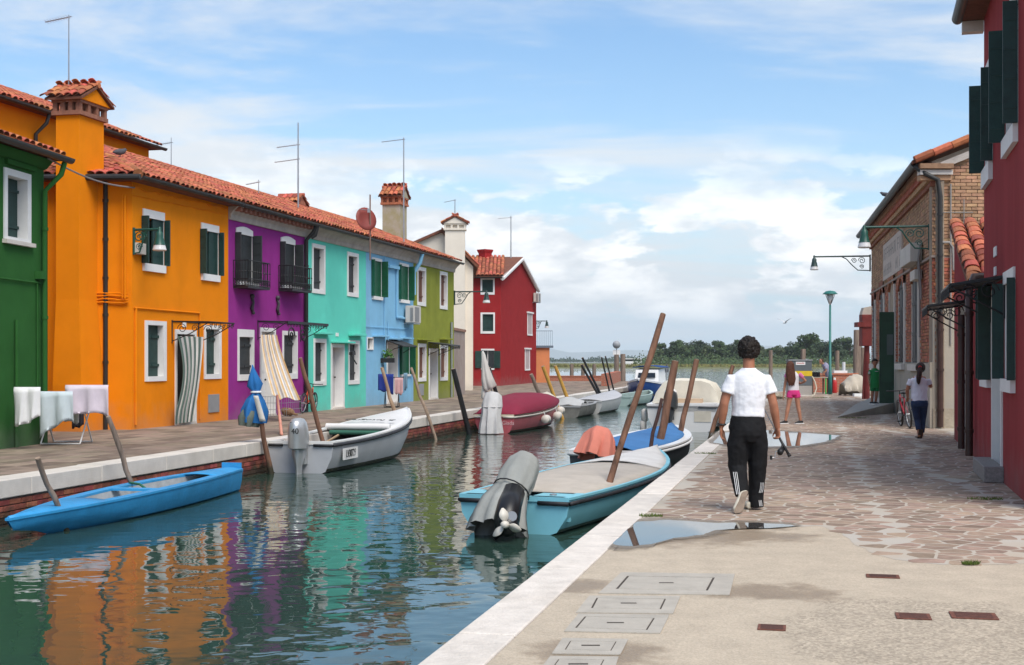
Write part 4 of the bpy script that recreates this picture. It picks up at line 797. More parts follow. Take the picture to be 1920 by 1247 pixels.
mb = MB(); mb.box(sc-.2,sc-.02,-.3,-.0,TE-.22,TE-.06); mb.build('eave_bracket', STONE, rd)
s0, s1 = HW.S(1850), HW.S(1882); mb = MB(); mb.box(HW.S(1858),HW.S(1882.5),-.24,.0,-.0,.2); mb.build('door_step', mat('granite_step', (.22,.20,.19), .7, .3, 30), rd, bevel=.01)
canopy(rd, HW, 1858, 1884, 531, .66, .10)
for x, y0, y1 in ((1867,463,481),(1867.5,500,516)): mb = MB(); mb.box(HW.S(x-2.4),HW.S(x+2.4 if y0 < 470 else x+1),-.015,0,HW.Z(x,y1),HW.Z(x,y0)); mb.build('house_number_plate', WHITE, rd)
# low wing with the lean-to tiled roof that falls towards the camera
wz0, wz1 = HW.Z(1787, 428), HW.Z(1824, 534); hl2 = []
lwg = thing('red_lean_to', 'low red wing with a steep terracotta tile roof beside the brick hall', 'building', (8.69,26.2,0), HW.rz)
hl2.append(door(lwg, HW, 1803.5, 1813, 577, .05, .2, WHITE))
mb = MB(); facade_mesh(mb, 0, sc-.02, -.05, wz1-.05, hl2); sv = HW.S(1826); mb.add([(0,0,wz1-.05),(sv,0,wz1-.05),(0,0,wz0)], [(0,1,2)]); mb.add([(0,0,-.05),(0,5,-.05),(0,5,wz0),(0,0,wz0)], [(0,1,2,3)]); mb.build('wall', DRED, lwg); mb = MB(); mb.box(.05,sc-.05,.42,.46,0,wz1-.1); mb.build('interior', INTERIOR, lwg)
v = Vector((-sv,0,wz0-wz1+.05)); L_ = v.length; v.normalize(); mb = MB(); mb.prism([(-.0,-.1,wz0+.0),(sv+.1,-.1,wz1-.06),(sv+.1,-.1,wz1-.0),(0,-.1,wz0+.06)], (0,5,0)); rl = fixn(mb.build('roof', TILEDECK, lwg)); tile_plane(rl, (sv+.12,-.12,wz1+.01), (0,1,0), v, 3.0, L_-.3, .27, .42, None, True, 300, 41)
pipe(lwg, [(sv+.1,.3,wz1+.12),(sv+.25,-.02,wz1+.10),(sv+.38,-.10,wz1-.1),(sv+.38,-.10,.03)], .06, PIPEB); sp_ = HW.S(1814); pipe(lwg, [(sp_,-.1,HW.Z(1814,590)),(sp_,-.1,.03)], .06, PIPEB)
canopy(lwg, HW, 1799, 1815, 571, .66, .08)
# --- brick hall
BW = Wall(9.56, 30.3, -.188, -1.0); bh = thing('brick_hall', 'old brick hall with arched shuttered windows and inscription panel', 'building', (9.56,30.3,0), BW.rz)
BF = BW.S(1632.5); BE = 6.05
TAN = mat('tan_brick', (.40,.235,.135), .9, .25, 7, .4, 40, rnd=.28, hrnd=.012); REDB = mat('soft_red_brick', (.36,.13,.07), .9, .3, 7, .4, 40, rnd=.35, hrnd=.015)
PLIN = mat('plinth_plaster', (.43,.38,.30), .92, .2, 1.6, .4, 30, col2=(.36,.33,.28), stain=.6)
wins = []
def bwin(xl, xr, yt, yb, doorway=False):
    s0, s1, z0, z1 = BW.rect(xl, xr, yt, yb); w = bpy.data.objects.new('doorway' if doorway else 'window', None); COL.objects.link(w); w.parent = bh; wins.append((s0,s1,z0,z1)); m = (s0+s1)/2
    arc = [(s0 + (s1-s0)*k/8, z1 - .35*(1-math.sin(math.pi*k/8))) for k in range(9)]
    if not doorway:
        mb = MB(); mb.prism([(s0+.02,.04,z0)] + [(min(max(x,s0+.02),s1-.02),.04,z) for x,z in arc] + [(s1-.02,.04,z0)], (0,.05,0)); mb.box(m-.012,m+.012,.028,.04,z0,z1-.1)
        for k in (.03,.3,.62,.88): mb.box(s0+.06,m-.05,.02,.04,z0+(z1-z0)*k,z0+(z1-z0)*k+.09); mb.box(m+.05,s1-.06,.02,.04,z0+(z1-z0)*k,z0+(z1-z0)*k+.09)
        fixn(mb.build('shutter', CHAR, w))
        mb = MB(); mb.box(s0-.12,s1+.2,-.09,.1,z0-.16,z0); mb.build('sill', STONE, w)
    for a, b in ((s0-.06,s0),(s1,s1+.26)):
        mb = MB(); mb.box(a,b,-.012 if a >= s1 else .02,.14,z0,z1-.38); mb.box(a-.0,b+.0,-.02 if a >= s1 else .015,.12,z1-.38,z1-.2); mb.build('stone_jamb', STONE, w)
    mb = MB()
    for k in range(8):
        (xa,za),(xb,zb_) = arc[k], arc[k+1]; mb.add([(xa,-.02,za),(xb,-.02,zb_),(xb,-.02,z1+.22),(xa,-.02,z1+.22),(xa,.1,za),(xb,.1,zb_)], [(0,1,2,3),(0,4,5,1)])
    mb.build('arch', REDB, w); return s0, s1, z0, z1
for a_ in ((1708,1721,508,683),(1683.5,1694.5,524,682),(1648.5,1656,543,682),(1634.5,1640,555,682)): bwin(*a_)
s0, s1, z0, z1 = bwin(1665, 1676, 527, 772, True); mb = MB(); mb.box(s0+.02,s1-.02,.12,.16,0,z1-.1); mb.build('door_shade', INTERIOR, bh)
mb = MB(); mb.box(BF,0,.06,.25,-.05,BE); mb.build('wall_core', mat('hall_mortar', (.34,.27,.20), .95, .2, 4, .3, 40), bh)
def skipf(s, z): return any(a-.06 < s+BF < b+.26 and c-.05 < z < d+.02 for a,b,c,d in wins)
brick_course('brick', bh, (BF,.05,0), (1,0,0), (0,-1,0), -BF, 1.5, 3.92, limit=0, mt=REDB, skip=skipf); brick_course('brick', bh, (BF,.05,0), (1,0,0), (0,-1,0), -BF, 3.93, 5.5, limit=0, mt=TAN, skip=skipf)
mb = MB(); facade_mesh(mb, BF, -.0, -.05, 1.47, [(s0,s1,-.06,1.6)], .1, .0); mb.add([(BF,0,1.47),(0,0,1.47),(0,.1,1.5),(BF,.1,1.5)], [(0,1,2,3)]); mb.build('plinth', PLIN, bh)
# corner pilaster, string course, stepped brick cornice
mb = MB(); mb.box(-.36,-.0,-.06,.06,0,1.5); mb.build('corner_base', PLIN, bh); mb = MB(); mb.box(BF,0,-.03,.06,3.88,3.935); mb.build('string_course', mat('string_stone', (.30,.24,.20), .9), bh)
for k, (o_, za, zb_) in enumerate(((.05,5.5,5.62),(.11,5.62,5.74),(.17,5.74,5.88),(.24,5.88,6.03))): mb = MB(); mb.box(BF,.0,-o_,.06,za+.002,zb_-.002); mb.build('cornice_course', TAN if k % 2 else REDB, bh)
# gable wall square to the street
ga = -BW.rz; gu = Vector((math.cos(ga), math.sin(ga), 0)); gn = Vector((gu.y, -gu.x, 0))      # world +X and world -Y in local axes
if (Matrix.Rotation(BW.rz,3,'Z') @ gn).y > 0: gn = -gn
def gp(x, y, z): return Vector((gu.x*x - gn.x*y, gu.y*x - gn.y*y, z))       # x right, y back
mb = MB(); GP = .40; mb.prism([gp(0,.055,-.05), gp(9,.055,-.05), gp(9,.055,BE+GP*4.5), gp(4.5,.055,BE+GP*4.5), gp(0,.055,BE+.02)], gp(0,.2,0)-gp(0,0,0)); fixn(mb.build('gable_core', mat('hall_mortar', (.34,.27,.20)), bh))
def gskip(s, z): return z > BE + GP*s - .25
brick_course('brick', bh, gp(.0,.05,0), gu, gn, 2.2, 2.86, 3.90, limit=60, mt=REDB, skip=gskip, order=lambda p: p[0]); brick_course('brick', bh, gp(.0,.05,0), gu, gn, 2.2, 3.93, 6.9, limit=235, mt=TAN, skip=gskip, order=lambda p: p[0])
mb = MB(); mb.prism([gp(0,-.01,-.05), gp(3,-.01,-.05), gp(3,-.01,2.82), gp(0,-.01,2.85)], gp(0,.08,0)-gp(0,0,0)); fixn(mb.build('gable_plaster', PLIN, bh)); mb = MB(); mb.prism([gp(0,-.04,-.05), gp(3,-.04,-.05), gp(3,-.04,.42), gp(0,-.04,.45)], gp(0,.08,0)-gp(0,0,0)); fixn(mb.build('rough_base', mat('rough_render', (.36,.31,.24), .95, .2, 3, .9, 18), bh))
for k, (o_, za) in enumerate(((.06,0),(.12,.12),(.2,.25))): mb = MB(); mb.prism([gp(-.28-o_*.3,-o_,BE-.42+za), gp(.42,-o_,BE-.42+za), gp(.42,-o_,BE-.31+za), gp(-.28-o_*.3,-o_,BE-.31+za)], gp(0,.25,0)-gp(0,0,0)); fixn(mb.build('kneeler_course', TAN if k != 1 else STONE, bh))
mb = MB(); mb.prism([gp(-.5,-.12,BE-.06), gp(-.5,-.12,BE+.02), gp(4.5,-.12,BE+GP*4.8), gp(9.4,-.12,BE+.02), gp(9.4,-.12,BE-.06), gp(4.5,-.12,BE+GP*4.8-.09)], Vector((BF-.5,.0,0))); rf = fixn(mb.build('roof', TILEDECK, bh))
mb = MB()
for k in range(9): a, b = gp(-.45+k*.42,-.14,BE+.03+k*.42*GP*.98), gp(-.05+k*.42,-.14,BE+.08+k*.42*GP*.98+.12); mb.cur = rng.random(); mb.tube([a, b], .085, 8)
tag(mb.build('verge_tiles', TILE, rf), kind='stuff'); mb = MB(); a = gp(.15,-.03,BE-.02); b = gp(4.4,-.03,BE+GP*4.2); n_ = Vector((0,0,-.16)); mb.prism([a,b,b+n_,a+n_], gn*.06); fixn(mb.build('gable_coping', CORNICE, bh))
mb = MB(); n8 = 8; rs = []
for x in (BF-.2, .12): rs.append([(x, -.40 - .10*math.cos(math.pi*k/n8), BE-.02 - .11*math.sin(math.pi*k/n8)) for k in range(n8+1)] + [(x, -.40 - .085*math.cos(math.pi*k/n8), BE-.02 - .09*math.sin(math.pi*k/n8)) for k in range(n8,-1,-1)])
fixn(mb.rings(rs).build('gutter', GUTTER, bh))
pipe(bh, [(.06,-.4,BE-.1), gp(-.2,-.1,BE-.28), gp(.08,-.12,BE-.42), gp(.14,-.10,BE-.8), gp(.14,-.10,2.6)], .055, mat('dark_pipe', (.035,.034,.032), .5)); pipe(bh, [gp(.14,-.10,2.62), gp(.14,-.10,.03)], .068, PIPEB, 'cast_iron_pipe')
mb = MB(); mb.tube([gp(.4,-.03,BE-.5),gp(.4,-.03,1.9)], .02, 6); mb.tube([gp(.1,-.04,4.22),gp(.36,-.05,4.22),gp(.44,-.05,4.1),gp(.46,-.05,3.6),gp(.6,-.05,3.45),gp(1.2,-.05,3.45)], .03, 6); mb.tube([gp(.1,-.04,4.9),gp(.9,-.04,4.9)], .012, 5); mb.tube([gp(.7,-.03,5.2),gp(.7,-.03,4.2)], .012, 5); mb.build('conduit', mat('conduit_grey', (.28,.26,.24), .6), bh)
mb = MB(); mb.prism([gp(.72,-.03,1.72),gp(1.2,-.03,1.72),gp(1.2,-.03,2.35),gp(.72,-.03,2.35)], gn*.04); fixn(mb.build('meter_door', mat('rust_brown', (.085,.045,.035), .7, .3), bh))
# inscription panel: letters too worn to read, so only shallow strokes
s0, s1 = BW.S(1657.5), BW.S(1692); z0, z1 = 4.06, 5.18; mb = MB(); mb.box(s0,s1,-.03,.05,z0,z1); pn = mb.build('inscription_panel', mat('panel_stone', (.52,.44,.38), .85, .1, 3, .2, 40), bh); mb = MB(); rg = random.Random(77)
for row, (za, zb_) in enumerate(((4.68,5.03),(4.18,4.50))):
    x = s0 + .25
    while x < s1 - .35:
        k = rg.choice('IHENALO'); w_ = (s1-s0)*.055; t = .045
        if k in 'HNIE': mb.box(x,x+t,-.034,-.03,za,zb_)
        if k in 'HN': mb.box(x+w_,x+w_+t,-.034,-.03,za,zb_)
        if k in 'HEA': mb.box(x+t,x+w_,-.034,-.03,(za+zb_)/2-.02,(za+zb_)/2+.02)
        if k in 'EO': mb.box(x+t,x+w_,-.034,-.03,zb_-.04,zb_)
        if k in 'AO': mb.prism([(x,-.034,za),(x+t,-.034,za),(x+w_*.5+t,-.034,zb_),(x+w_*.5,-.034,zb_)], (0,.004,0)); mb.prism([(x+w_,-.034,za),(x+w_+t,-.034,za),(x+w_*.5+t,-.034,zb_),(x+w_*.5,-.034,zb_)], (0,.004,0))
        x += w_*1.75
tag(mb.build('worn_lettering', mat('letter_grey', (.26,.235,.22), .9), pn), kind='stuff')
mb = MB(); s0, s1 = BW.S(1708), BW.S(1729); mb.box(s0,s1,-.28,.0,BW.Z(1708,503),BW.Z(1708,470)); mb.build('meter_box', mat('box_cream', (.52,.48,.42), .6), bh, bevel=.01); mb = MB(); mb.box(BW.S(1720),BW.S(1729),-.18,.0,BW.Z(1720,528),BW.Z(1720,510)); mb.build('junction_box', mat('box_cream', (.52,.48,.42), .6), bh, bevel=.01)
mb = MB()
for k in range(5): s = BW.S(1728)+k*.09; mb.tube([(s,-.06,BW.Z(1728,462)),(s+.1*math.sin(k),-.10,BW.Z(1728,490)),(s,-.05,BW.Z(1728,545)),(s,-.05,2.1 if k < 2 else 3.0)], .02, 5)
mb.build('cable', mat('cable_grey', (.22,.20,.19), .7), bh)
# green entrance door, standing open against the canal side, and its ramp
s1 = BW.S(1677.5); s0 = s1 - 1.15; dz = BW.Z(1677, 585)
dr = bpy.data.objects.new('door', None); COL.objects.link(dr); dr.parent = bh; DG = mat('door_green', (.018,.055,.028), .5, .25, 4)
mb = MB(); mb.box(0,.05,-.43,0,.28,dz); dl = mb.build('leaf', DG, dr, loc=(BW.S(1677.3)-.05,-.0,0)); mb = MB(); mb.box(.05,.062,-.37,-.08,.9,dz-.3); mb.build('panel', mat('door_green2', (.022,.065,.034), .5), dl)
mb = MB(); mb.box(.064,.07,-.22,-.04,1.7,2.3); mb.build('notice_frame', mat('notice_grey', (.09,.12,.11), .4), dl)
A, B = G(1676, 776), G(1571, 783); 
rm = MB(); e0 = BW.world(BW.S(1678),-.02,0); e1 = BW.world(BW.S(1640),-.02,0); o0 = W(1571,783,35.9); o1 = W(1604,757,46.0)
rm.add([(e0.x,e0.y,.30),(e1.x,e1.y,.30),(o1.x,o1.y,.02),(o0.x,o0.y,.02),(e0.x,e0.y,-.004),(e1.x,e1.y,-.004),(o1.x,o1.y,-.004),(o0.x,o0.y,-.004)], [(0,1,2,3),(0,3,7,4),(1,5,6,2),(3,2,6,7),(0,4,5,1)]); o = fixn(rm.build('entrance_ramp', mat('ramp_concrete', (.36,.33,.29), .9, .15, 3, .3, 50))); tag(o, 'grey concrete ramp rising to the green door of the brick hall', 'ramp')
# --- wall lamps on iron brackets
def wall_lamp(label, base, out, L, style=0, name='wall_lamp', mt=None, drop=.34, group='wall lamps on brackets'):
    t = thing(name, label, 'lamp', base, 0, group); o = Vector((out[0], out[1], 0)).normalized(); mt = mt or LAMPGREEN
    z = Vector((0,0,1)); mb = MB(); mb.tube([(0,0,0), o*L], .028, 8); mb.tube([(0,0,.05), (0,0,-.55)], .03, 8); pts = [o*(.02)-z*.52, o*L*.22-z*.50, o*L*.33-z*.30, o*L*.42-z*.10, o*L*.5-z*.02]; mb.tube(pts, .018, 6)
    for c, r in ((.12,.13),(.26,.10),(.12,.08)): scroll(mb, o*(L*c+.05)-z*(.16 if r != .08 else .38), r, 1.6, o, z, .013, 0, 20)
    mb.build('bracket', mt, t); e = o*L
    mb = MB(); mb.lathe([(.025,.05),(.04,.02),(.04,-.04),(.065,-.07),(.085,-.10),(.085,-.18),(.105,-.24),(.115,-.31),(.135,-.35)], 14, e); h = mb.build('lamp_head', mt, t); smooth_angle(h, 40)
    mb = MB(); mb.lathe([(.125,-.352),(.155,-.46),(.13,-.48)], 16, e); g = mb.build('lamp_glass', mat('frosted_glass', (.62,.60,.58), .15, .03, 3, spec=.6), t); smooth_angle(g, 60); return t
def onwall(wl, px, py, y=-.03): s = wl.S(px); return wl.world(s, y, wl.Z(px, py))
nL = (.974, -.227); nR = (-.983, .185)
wall_lamp('green wall lamp on the orange house corner', onwall(LW,249,431), nL, .62); mb = MB(); s = LW.S(248.6); mb.box(s,s+.36,-.14,-.004,LW.Z(249,476),LW.Z(249,455)); mb.build('junction_box', mat('box_cream', (.52,.48,.42), .6), oh, bevel=.01)
wall_lamp('dark wall lamp on long scrolled bracket at the olive house end', LW.world(SE,-.03,LW.Z(850,547)), (.985,-.17), 1.35, mt=mat('lamp_dark', (.02,.045,.04), .45)); wall_lamp('smaller second lamp just below the scrolled bracket lamp at the olive house', LW.world(SE+.06,3.0,LW.Z(850,566)), (.985,-.17), 1.6, mt=mat('lamp_dark', (.02,.045,.04), .45))
wall_lamp('green wall lamp on long arm near the corner of the brick hall', onwall(BW,1745,424), nR, 1.45); wall_lamp('wall lamp at the far end of the brick hall', BW.world(BF,-.02,5.27), nR, 1.95, mt=mat('lamp_dark', (.02,.045,.04), .45))
p = W(1005,602,92); wall_lamp('far wall lamp on the corner of the red lagoon house', (p.x,p.y,p.z), (1,-.1), .75, mt=mat('lamp_dark', (.02,.045,.04), .45))
# --- lamp post
p = W(1556.5, 675, 60); lp = thing('street_lamp', 'slender green lamp post with a dome shade near the lagoon', 'street lamp', (p.x, 60, 0)); zt = CAMZ + (HOR-549)/F*60
PG = mat('post_green', (.02,.14,.12), .45, .15, 5); mb = MB(); mb.tube([(0,0,0),(0,0,1.0),(0,0,1.02),(0,0,zt-.55)], [.085,.075,.06,.045], 10); mb.build('pole', PG, lp, smooth=True); mb = MB()
for k in range(4): a = k*math.pi/2+.4; mb.tube([(0,0,zt-.56),(.08*math.cos(a),.08*math.sin(a),zt-.45),(.26*math.cos(a),.26*math.sin(a),zt-.06)], .014, 6)
mb.build('lamp_arms', IRON, lp); mb = MB(); mb.lathe([(.34,zt-.06),(.33,zt-.04),(.2,zt+.07),(.02,zt+.10)], 18); mb.build('shade', PG, lp, smooth=True); mb = MB(); mb.lathe([(.05,zt-.52),(.15,zt-.08)], 10); mb.build('lamp_glass', mat('frosted_glass', (.62,.60,.58)), lp, smooth=True)
# ------------------------------------------------------------------ boats
def lerp(a, b, t): return a + (b - a) * t
def sstep(t): t = max(0, min(1, t)); return t*t*(3-2*t)
class Boat:
    """x forward from the transom, y to port, z up from the waterline"""
    def __init__(s, name, label, stern, bow, B, fs, fb, hull, sr=.85, draft=.18, full=.42, rub=None, inner=None, rim=None, bottom=None, rake=.35, cat='boat', n=17, rimw=.09, bowb=.02, chine=.78, low='slime', group=None):
        st, bw = Vector(stern), Vector(bow); d = bw - st; s.L = d.length; s.yaw = math.atan2(d.y, d.x); s.B, s.sr, s.fs, s.fb, s.full, s.rake, s.bowb = B, sr, fs, fb, full, rake, bowb
        s.root = thing(name, label, cat, (st.x, st.y, WZ), s.yaw, group); s.M = Matrix.Translation((st.x, st.y, WZ)) @ Matrix.Rotation(s.yaw, 4, 'Z'); s.I = s.M.inverted()
        rings = []; s.n = n
        for i in range(n):
            t = i/(n-1); b = s.hb(t); g = s.g(t); k = -draft*(1-sstep((t-.7)/.3)) ; kz = lerp(k, g*.55, sstep((t-.86)/.14)*.9); zc = lerp(.03, g*.55, sstep((t-.6)/.4)); zm = lerp(zc, g, .5)
            row = []
            for q, z in ((b, g), (b*.965, zm), (b*chine, zc), (0, kz), (-b*chine, zc), (-b*.965, zm), (-b, g)): row.append((s.x(t, z), q, z))
            rings.append(row)
        mb = MB(); mb.rings(rings, close=False, cap0=True, cap1=False); h = fixn(mb.build('hull', hull, s.root)); smooth_angle(h, 32); s.hull = h
        if low == 'slime': low = mat('waterline_slime', (.035,.042,.028), .9, .4, 8)
        if low:   # darker boot band just above the water: a thin strip following the lowest plank
            mb = MB()
            for sg in (1,-1):
                rows = []
                for i in range(n-1):
                    t = i/(n-1); b = s.hb(t); g = s.g(t); zc = lerp(.03, g*.55, sstep((t-.6)/.4)); zm = lerp(zc, g, .5); a = (.965-chine)*.35
                    rows.append([(s.x(t,zc-.0),sg*(b*chine+.006),zc), (s.x(t,lerp(zc,zm,.2)),sg*(b*(chine+(.965-chine)*.2)+.006),lerp(zc,zm,.2))])
                mb.sheet(rows)
            tag(mb.build('boot_stripe', low, s.root), kind='stuff')
        ri = []
        for i in range(n):
            t = i/(n-1); b = max(.005, s.hb(t)-rimw); g = s.g(t); f = max(.04, lerp(.10, g*.6, sstep((t-.6)/.4))); ri.append([(s.x(min(t,.985),g)+(.06 if i == 0 else 0), y, z) for y, z in ((b,g-.005),(b*.9,f),(0,f-.02),(-b*.9,f),(-b,g-.005))])
        mb = MB(); mb.rings(ri, close=False, cap0=True, cap1=False); mb.build('inner_hull', inner or hull, s.root)
        mb = MB()
        for sg in (1,-1):
            rows = [[(s.x(i/(n-1), s.g(i/(n-1))), sg*(s.hb(i/(n-1))+.012), s.g(i/(n-1))+.012), (s.x(i/(n-1), s.g(i/(n-1))), sg*max(.0, s.hb(i/(n-1))-rimw), s.g(i/(n-1))+.012)] for i in range(n)]
            mb.sheet(rows, .03)
        mb.box(-.02,.09,-s.hb(0),s.hb(0),s.fs-.035,s.fs+.028); tag(mb.build('gunwale', rim or hull, s.root), kind='stuff')
        if rub:
            for sg in (1,-1): mb = MB(); mb.tube([(s.x(i/(n-1), s.g(i/(n-1))-.06)+.01, sg*(s.hb(i/(n-1))+.012), s.g(i/(n-1))-.05) for i in range(n)], .028, 6); mb.build('rub_rail', rub, s.root, smooth=True)
            for sg in (1,-1): mb = MB(); mb.tube([(-.015,sg*s.hb(0),s.fs-.05),(-.015,sg*s.hb(0)*.45,s.fs-.05)], .03, 6); mb.build('stern_bumper', rub, s.root, smooth=True)
    def hb(s, t):
        m = s.full
        return s.B/2 * (lerp(s.sr, 1, math.sin(t/m*math.pi/2)) if t < m else max(s.bowb, (1 - ((t-m)/(1-m))**2.3)))
    def g(s, t): return lerp(s.fs, s.fb, t**2.2)
    def x(s, t, z): return s.L*t - s.rake*(1 - max(0, z)/s.fb)*sstep((t-.5)/.5)
    def deck(s, t0, t1, mt, name='foredeck', camber=.06, inset=.05, lift=.015, over=0.0, n=10, folds=0, seed=0, thick=.012, droop=0.0, hump=0.0):
        rows = []; rg = random.Random(seed)
        for i in range(n+1):
            t = lerp(t0, t1, i/n); b = max(.01, s.hb(t) - inset); row = []
            for j in range(9):
                q = j/4 - 1; z = s.g(t) + lift + camber*(min(1,.1+i*.6) if hump else 1)*(1-q*q) + (min(1,i*.45) if hump else 0)*hump*(1-q**4)*math.sin(math.pi*min(1,max(0,(t-t0)/(t1-t0)*.9+.08)))
                if folds: z += folds*(math.sin(i*2.1+j*.6+seed)*.5 + rg.uniform(-.5,.5))*(1-abs(q)*.6)
                if droop and abs(q) > .9: z -= droop
                row.append((s.x(t, s.g(t)), q*(b+over), z))
            rows.append(row)
        mb = MB(); mb.sheet(rows, thick); o = mb.build(name, mt, s.root, smooth=True); return o
    def loc(s, p): return s.I @ Vector(p)
    def part(s, name, mb, mt, smooth=True, parent=None):
        o = mb.build(name, mt, parent or s.root); smooth_angle(o, 45) if smooth else None; return o
def prop(mb, c, axis, r, nb=3, a0=0.0):
    ax = Vector(axis).normalized(); u = ax.orthogonal().normalized(); v = ax.cross(u); c = Vector(c)
    mb.tube([c-ax*r*.25, c+ax*r*.45], [r*.24, r*.2], 10)
    for k in range(nb):
        a = a0 + 2*math.pi*k/nb; e = u*math.cos(a) + v*math.sin(a); f = ax.cross(e); tw = (f*.8 + ax*.6).normalized(); pts = []
        for q in range(7): w_ = math.sin(math.pi*min(1,(q+.6)/7))*r*.30; pts.append([c + e*r*(.18+.82*q/6) - tw*w_, c + e*r*(.18+.82*q/6) + tw*w_])
        mb.sheet(pts, r*.05)
def outboard(bt, x, y, z, h, mt, cowl, w=.20, tilt=0.0, text=None, name='outboard_motor', leg=None):
    """upright outboard on the transom: cowl, leg, gearcase; returns the part empty"""
    e = bpy.data.objects.new(name, None); COL.objects.link(e); e.parent = bt.root; e.location = (x, y, z); e.rotation_euler = (0, R(tilt), 0)
    rs = []
    for q, (zz, a, b, ox) in enumerate(((.0,.55,.6,0),(.06,.95,.95,0),(.35,1.0,1.0,0),(.62,1.02,.95,-.02),(.85,.92,.82,-.03),(.97,.65,.55,-.03),(1.0,.3,.25,-.03))): rs.append([(-.10+ox+w*1.35*a*math.cos(2*math.pi*k/14), w*b*math.sin(2*math.pi*k/14), h*.48*zz) for k in range(14)])
    mb = MB(); mb.rings(rs); c = mb.build('cowl', cowl, e); smooth_angle(c, 50)
    mb = MB(); mb.rings([[(-.08+a*math.cos(2*math.pi*k/10), b*math.sin(2*math.pi*k/10), zz) for k in range(10)] for zz, a, b in ((.02,.17,.13),(-.1,.17,.12),(-.3,.11,.06),(-.62,.10,.035),(-.66,.2,.05),(-.74,.2,.05),(-.95,.05,.015))]); l = mb.build('leg', leg or mt, e); smooth_angle(l, 50)
    mb = MB(); mb.box(.0,.16,-.09,.09,-.28,.05); mb.build('clamp', mt, e)
    mb = MB(); mb.box(-.34,-.30,-.07,.07,h*.48*.80,h*.48*.88) if cowl else None; mb.build('air_intake', BLACKP, c)
    return e
def text(name, body, mt, parent, loc, rot, size, ext=.002, sx=1.0):
    cu = bpy.data.curves.new(name, 'FONT'); cu.body = body; cu.size = size; cu.extrude = ext; cu.align_x = 'CENTER'; cu.align_y = 'CENTER'
    o = bpy.data.objects.new(name, cu); dg = bpy.context.evaluated_depsgraph_get(); COL.objects.link(o); bpy.context.view_layer.update(); dg = bpy.context.evaluated_depsgraph_get()
    me = bpy.data.meshes.new_from_object(o.evaluated_get(dg)); bpy.data.objects.remove(o); me.materials.clear(); me.materials.append(mt); q = bpy.data.objects.new(name, me); COL.objects.link(q); q.parent = parent; q.location = loc; q.rotation_euler = rot; q.scale = (sx,1,1); return q
def cloth_mat(name, col, **k): return mat(name, col, .9, k.pop('var', .10), k.pop('scale', 3), .3, 120, **k)
def drape(mb, pts, radii, n=28, folds=7, amp=.12, seed=0, ell=1.0, up=None, tail=1.0):
    """cloth pulled over something: rings along pts with fold ripples growing to the open end"""
    P = [Vector(p) for p in pts]; rs = []; ref = None; m = len(P)
    for i, p in enumerate(P):
        t = (P[min(i+1,m-1)] - P[max(i-1,0)]).normalized(); a = Vector(up) if up is not None else (Vector((0,1,0)) if ref is None else ref); a = (a - t*a.dot(t)).normalized(); ref = a; b = t.cross(a); f = (i/(m-1))**tail
        rs.append([p + (a*math.cos(2*math.pi*k/n) + b*math.sin(2*math.pi*k/n)*ell)*radii[i]*(1 + amp*f*math.sin(folds*2*math.pi*k/n + seed + i*.25) + amp*.5*f*math.sin((folds*2+1)*2*math.pi*k/n + seed*2)) for k in range(n)])
    mb.rings(rs, True, True, False); return rs
HULLG = mat('hull_grey', (.42,.43,.45), .45, .08, 2, stain=.2); RUB = mat('rubber_black', (.018,.017,.02), .6, .2, 5); GELW = mat('white_gelcoat', (.70,.69,.67), .35, .05, 2, stain=.15)
# 1 blue skiff
SKY = mat('skiff_blue', (.03,.27,.55), .55, .15, 3, .2, 20, stain=.35); st, bw = W(447, 880, 21.9), W(14, 968, 15.5)
b1 = Boat('wooden_skiff', 'long flat bright blue wooden rowing skiff moored by the left quay', (-4.62,21.95), (-5.94,15.68), .92, .34, .26, SKY, .42, .12, .45, inner=mat('skiff_inside', (.34,.36,.37), .8, .2, 4), rake=.25, rimw=.15, bowb=.03, low=None)
b1.deck(0, .2, SKY, 'stern_deck', .03, .02); b1.deck(.72, .995, SKY, 'bow_deck', .03, .02)
for k in range(7): t = .26+k*.065; mb = MB(); mb.box(b1.L*t-.02,b1.L*t+.02,-b1.hb(t)+.16,b1.hb(t)-.16,.04,.12); b1.part('rib', mb, mat('rib_white', (.5,.5,.48), .8), False)
mb = MB(); mb.box(b1.L*.5,b1.L*.5+.2,-b1.hb(.5)+.1,b1.hb(.5)-.1,.32,.35); b1.part('thwart', mb, SKY, False); mb = MB(); mb.box(-.03,.0,-.17,.17,.32,.46); b1.part('sternboard', mb, SKY, False)
# 2 grey motor boat
b2 = Boat('motor_boat', 'grey open motor boat with silver outboard marked 40 and white covered bow', (-4.06,25.35), (-2.48,31.9), 1.62, .58, .98, HULLG, .86, .2, .45, RUB, mat('boat_inside', (.10,.09,.08), .8), GELW, rake=.7, rimw=.12)
fd = b2.deck(.50, .985, GELW, 'foredeck', .05, .03); text('bow_lettering', '& fotografi', BLACKP, fd, (b2.L*.60,.0,b2.g(.60)+.125), (R(-5),R(0),R(90)), .27, .002, 1.0)
mb = MB(); mb.tube([(b2.L*.485,-.72,.72),(b2.L*.485,.72,.72)], .07, 12); b2.part('rolled_cover', mb, GELW); mb = MB(); mb.tube([(b2.L*.47,-.6,.60),(b2.L*.47,.6,.60)], .05, 10); b2.part('green_roll', mb, mat('roll_green', (.03,.12,.08), .8))
mb = MB(); mb.box(.1,.55,-.66,.66,.42,.47); b2.part('aft_seat', mb, HULLG, False); mb = MB(); mb.tube([(.5,-.3,.52),(3.0,.35,.55)], .025, 8); b2.part('oar', mb, mat('oar_wood', (.40,.27,.15), .7))
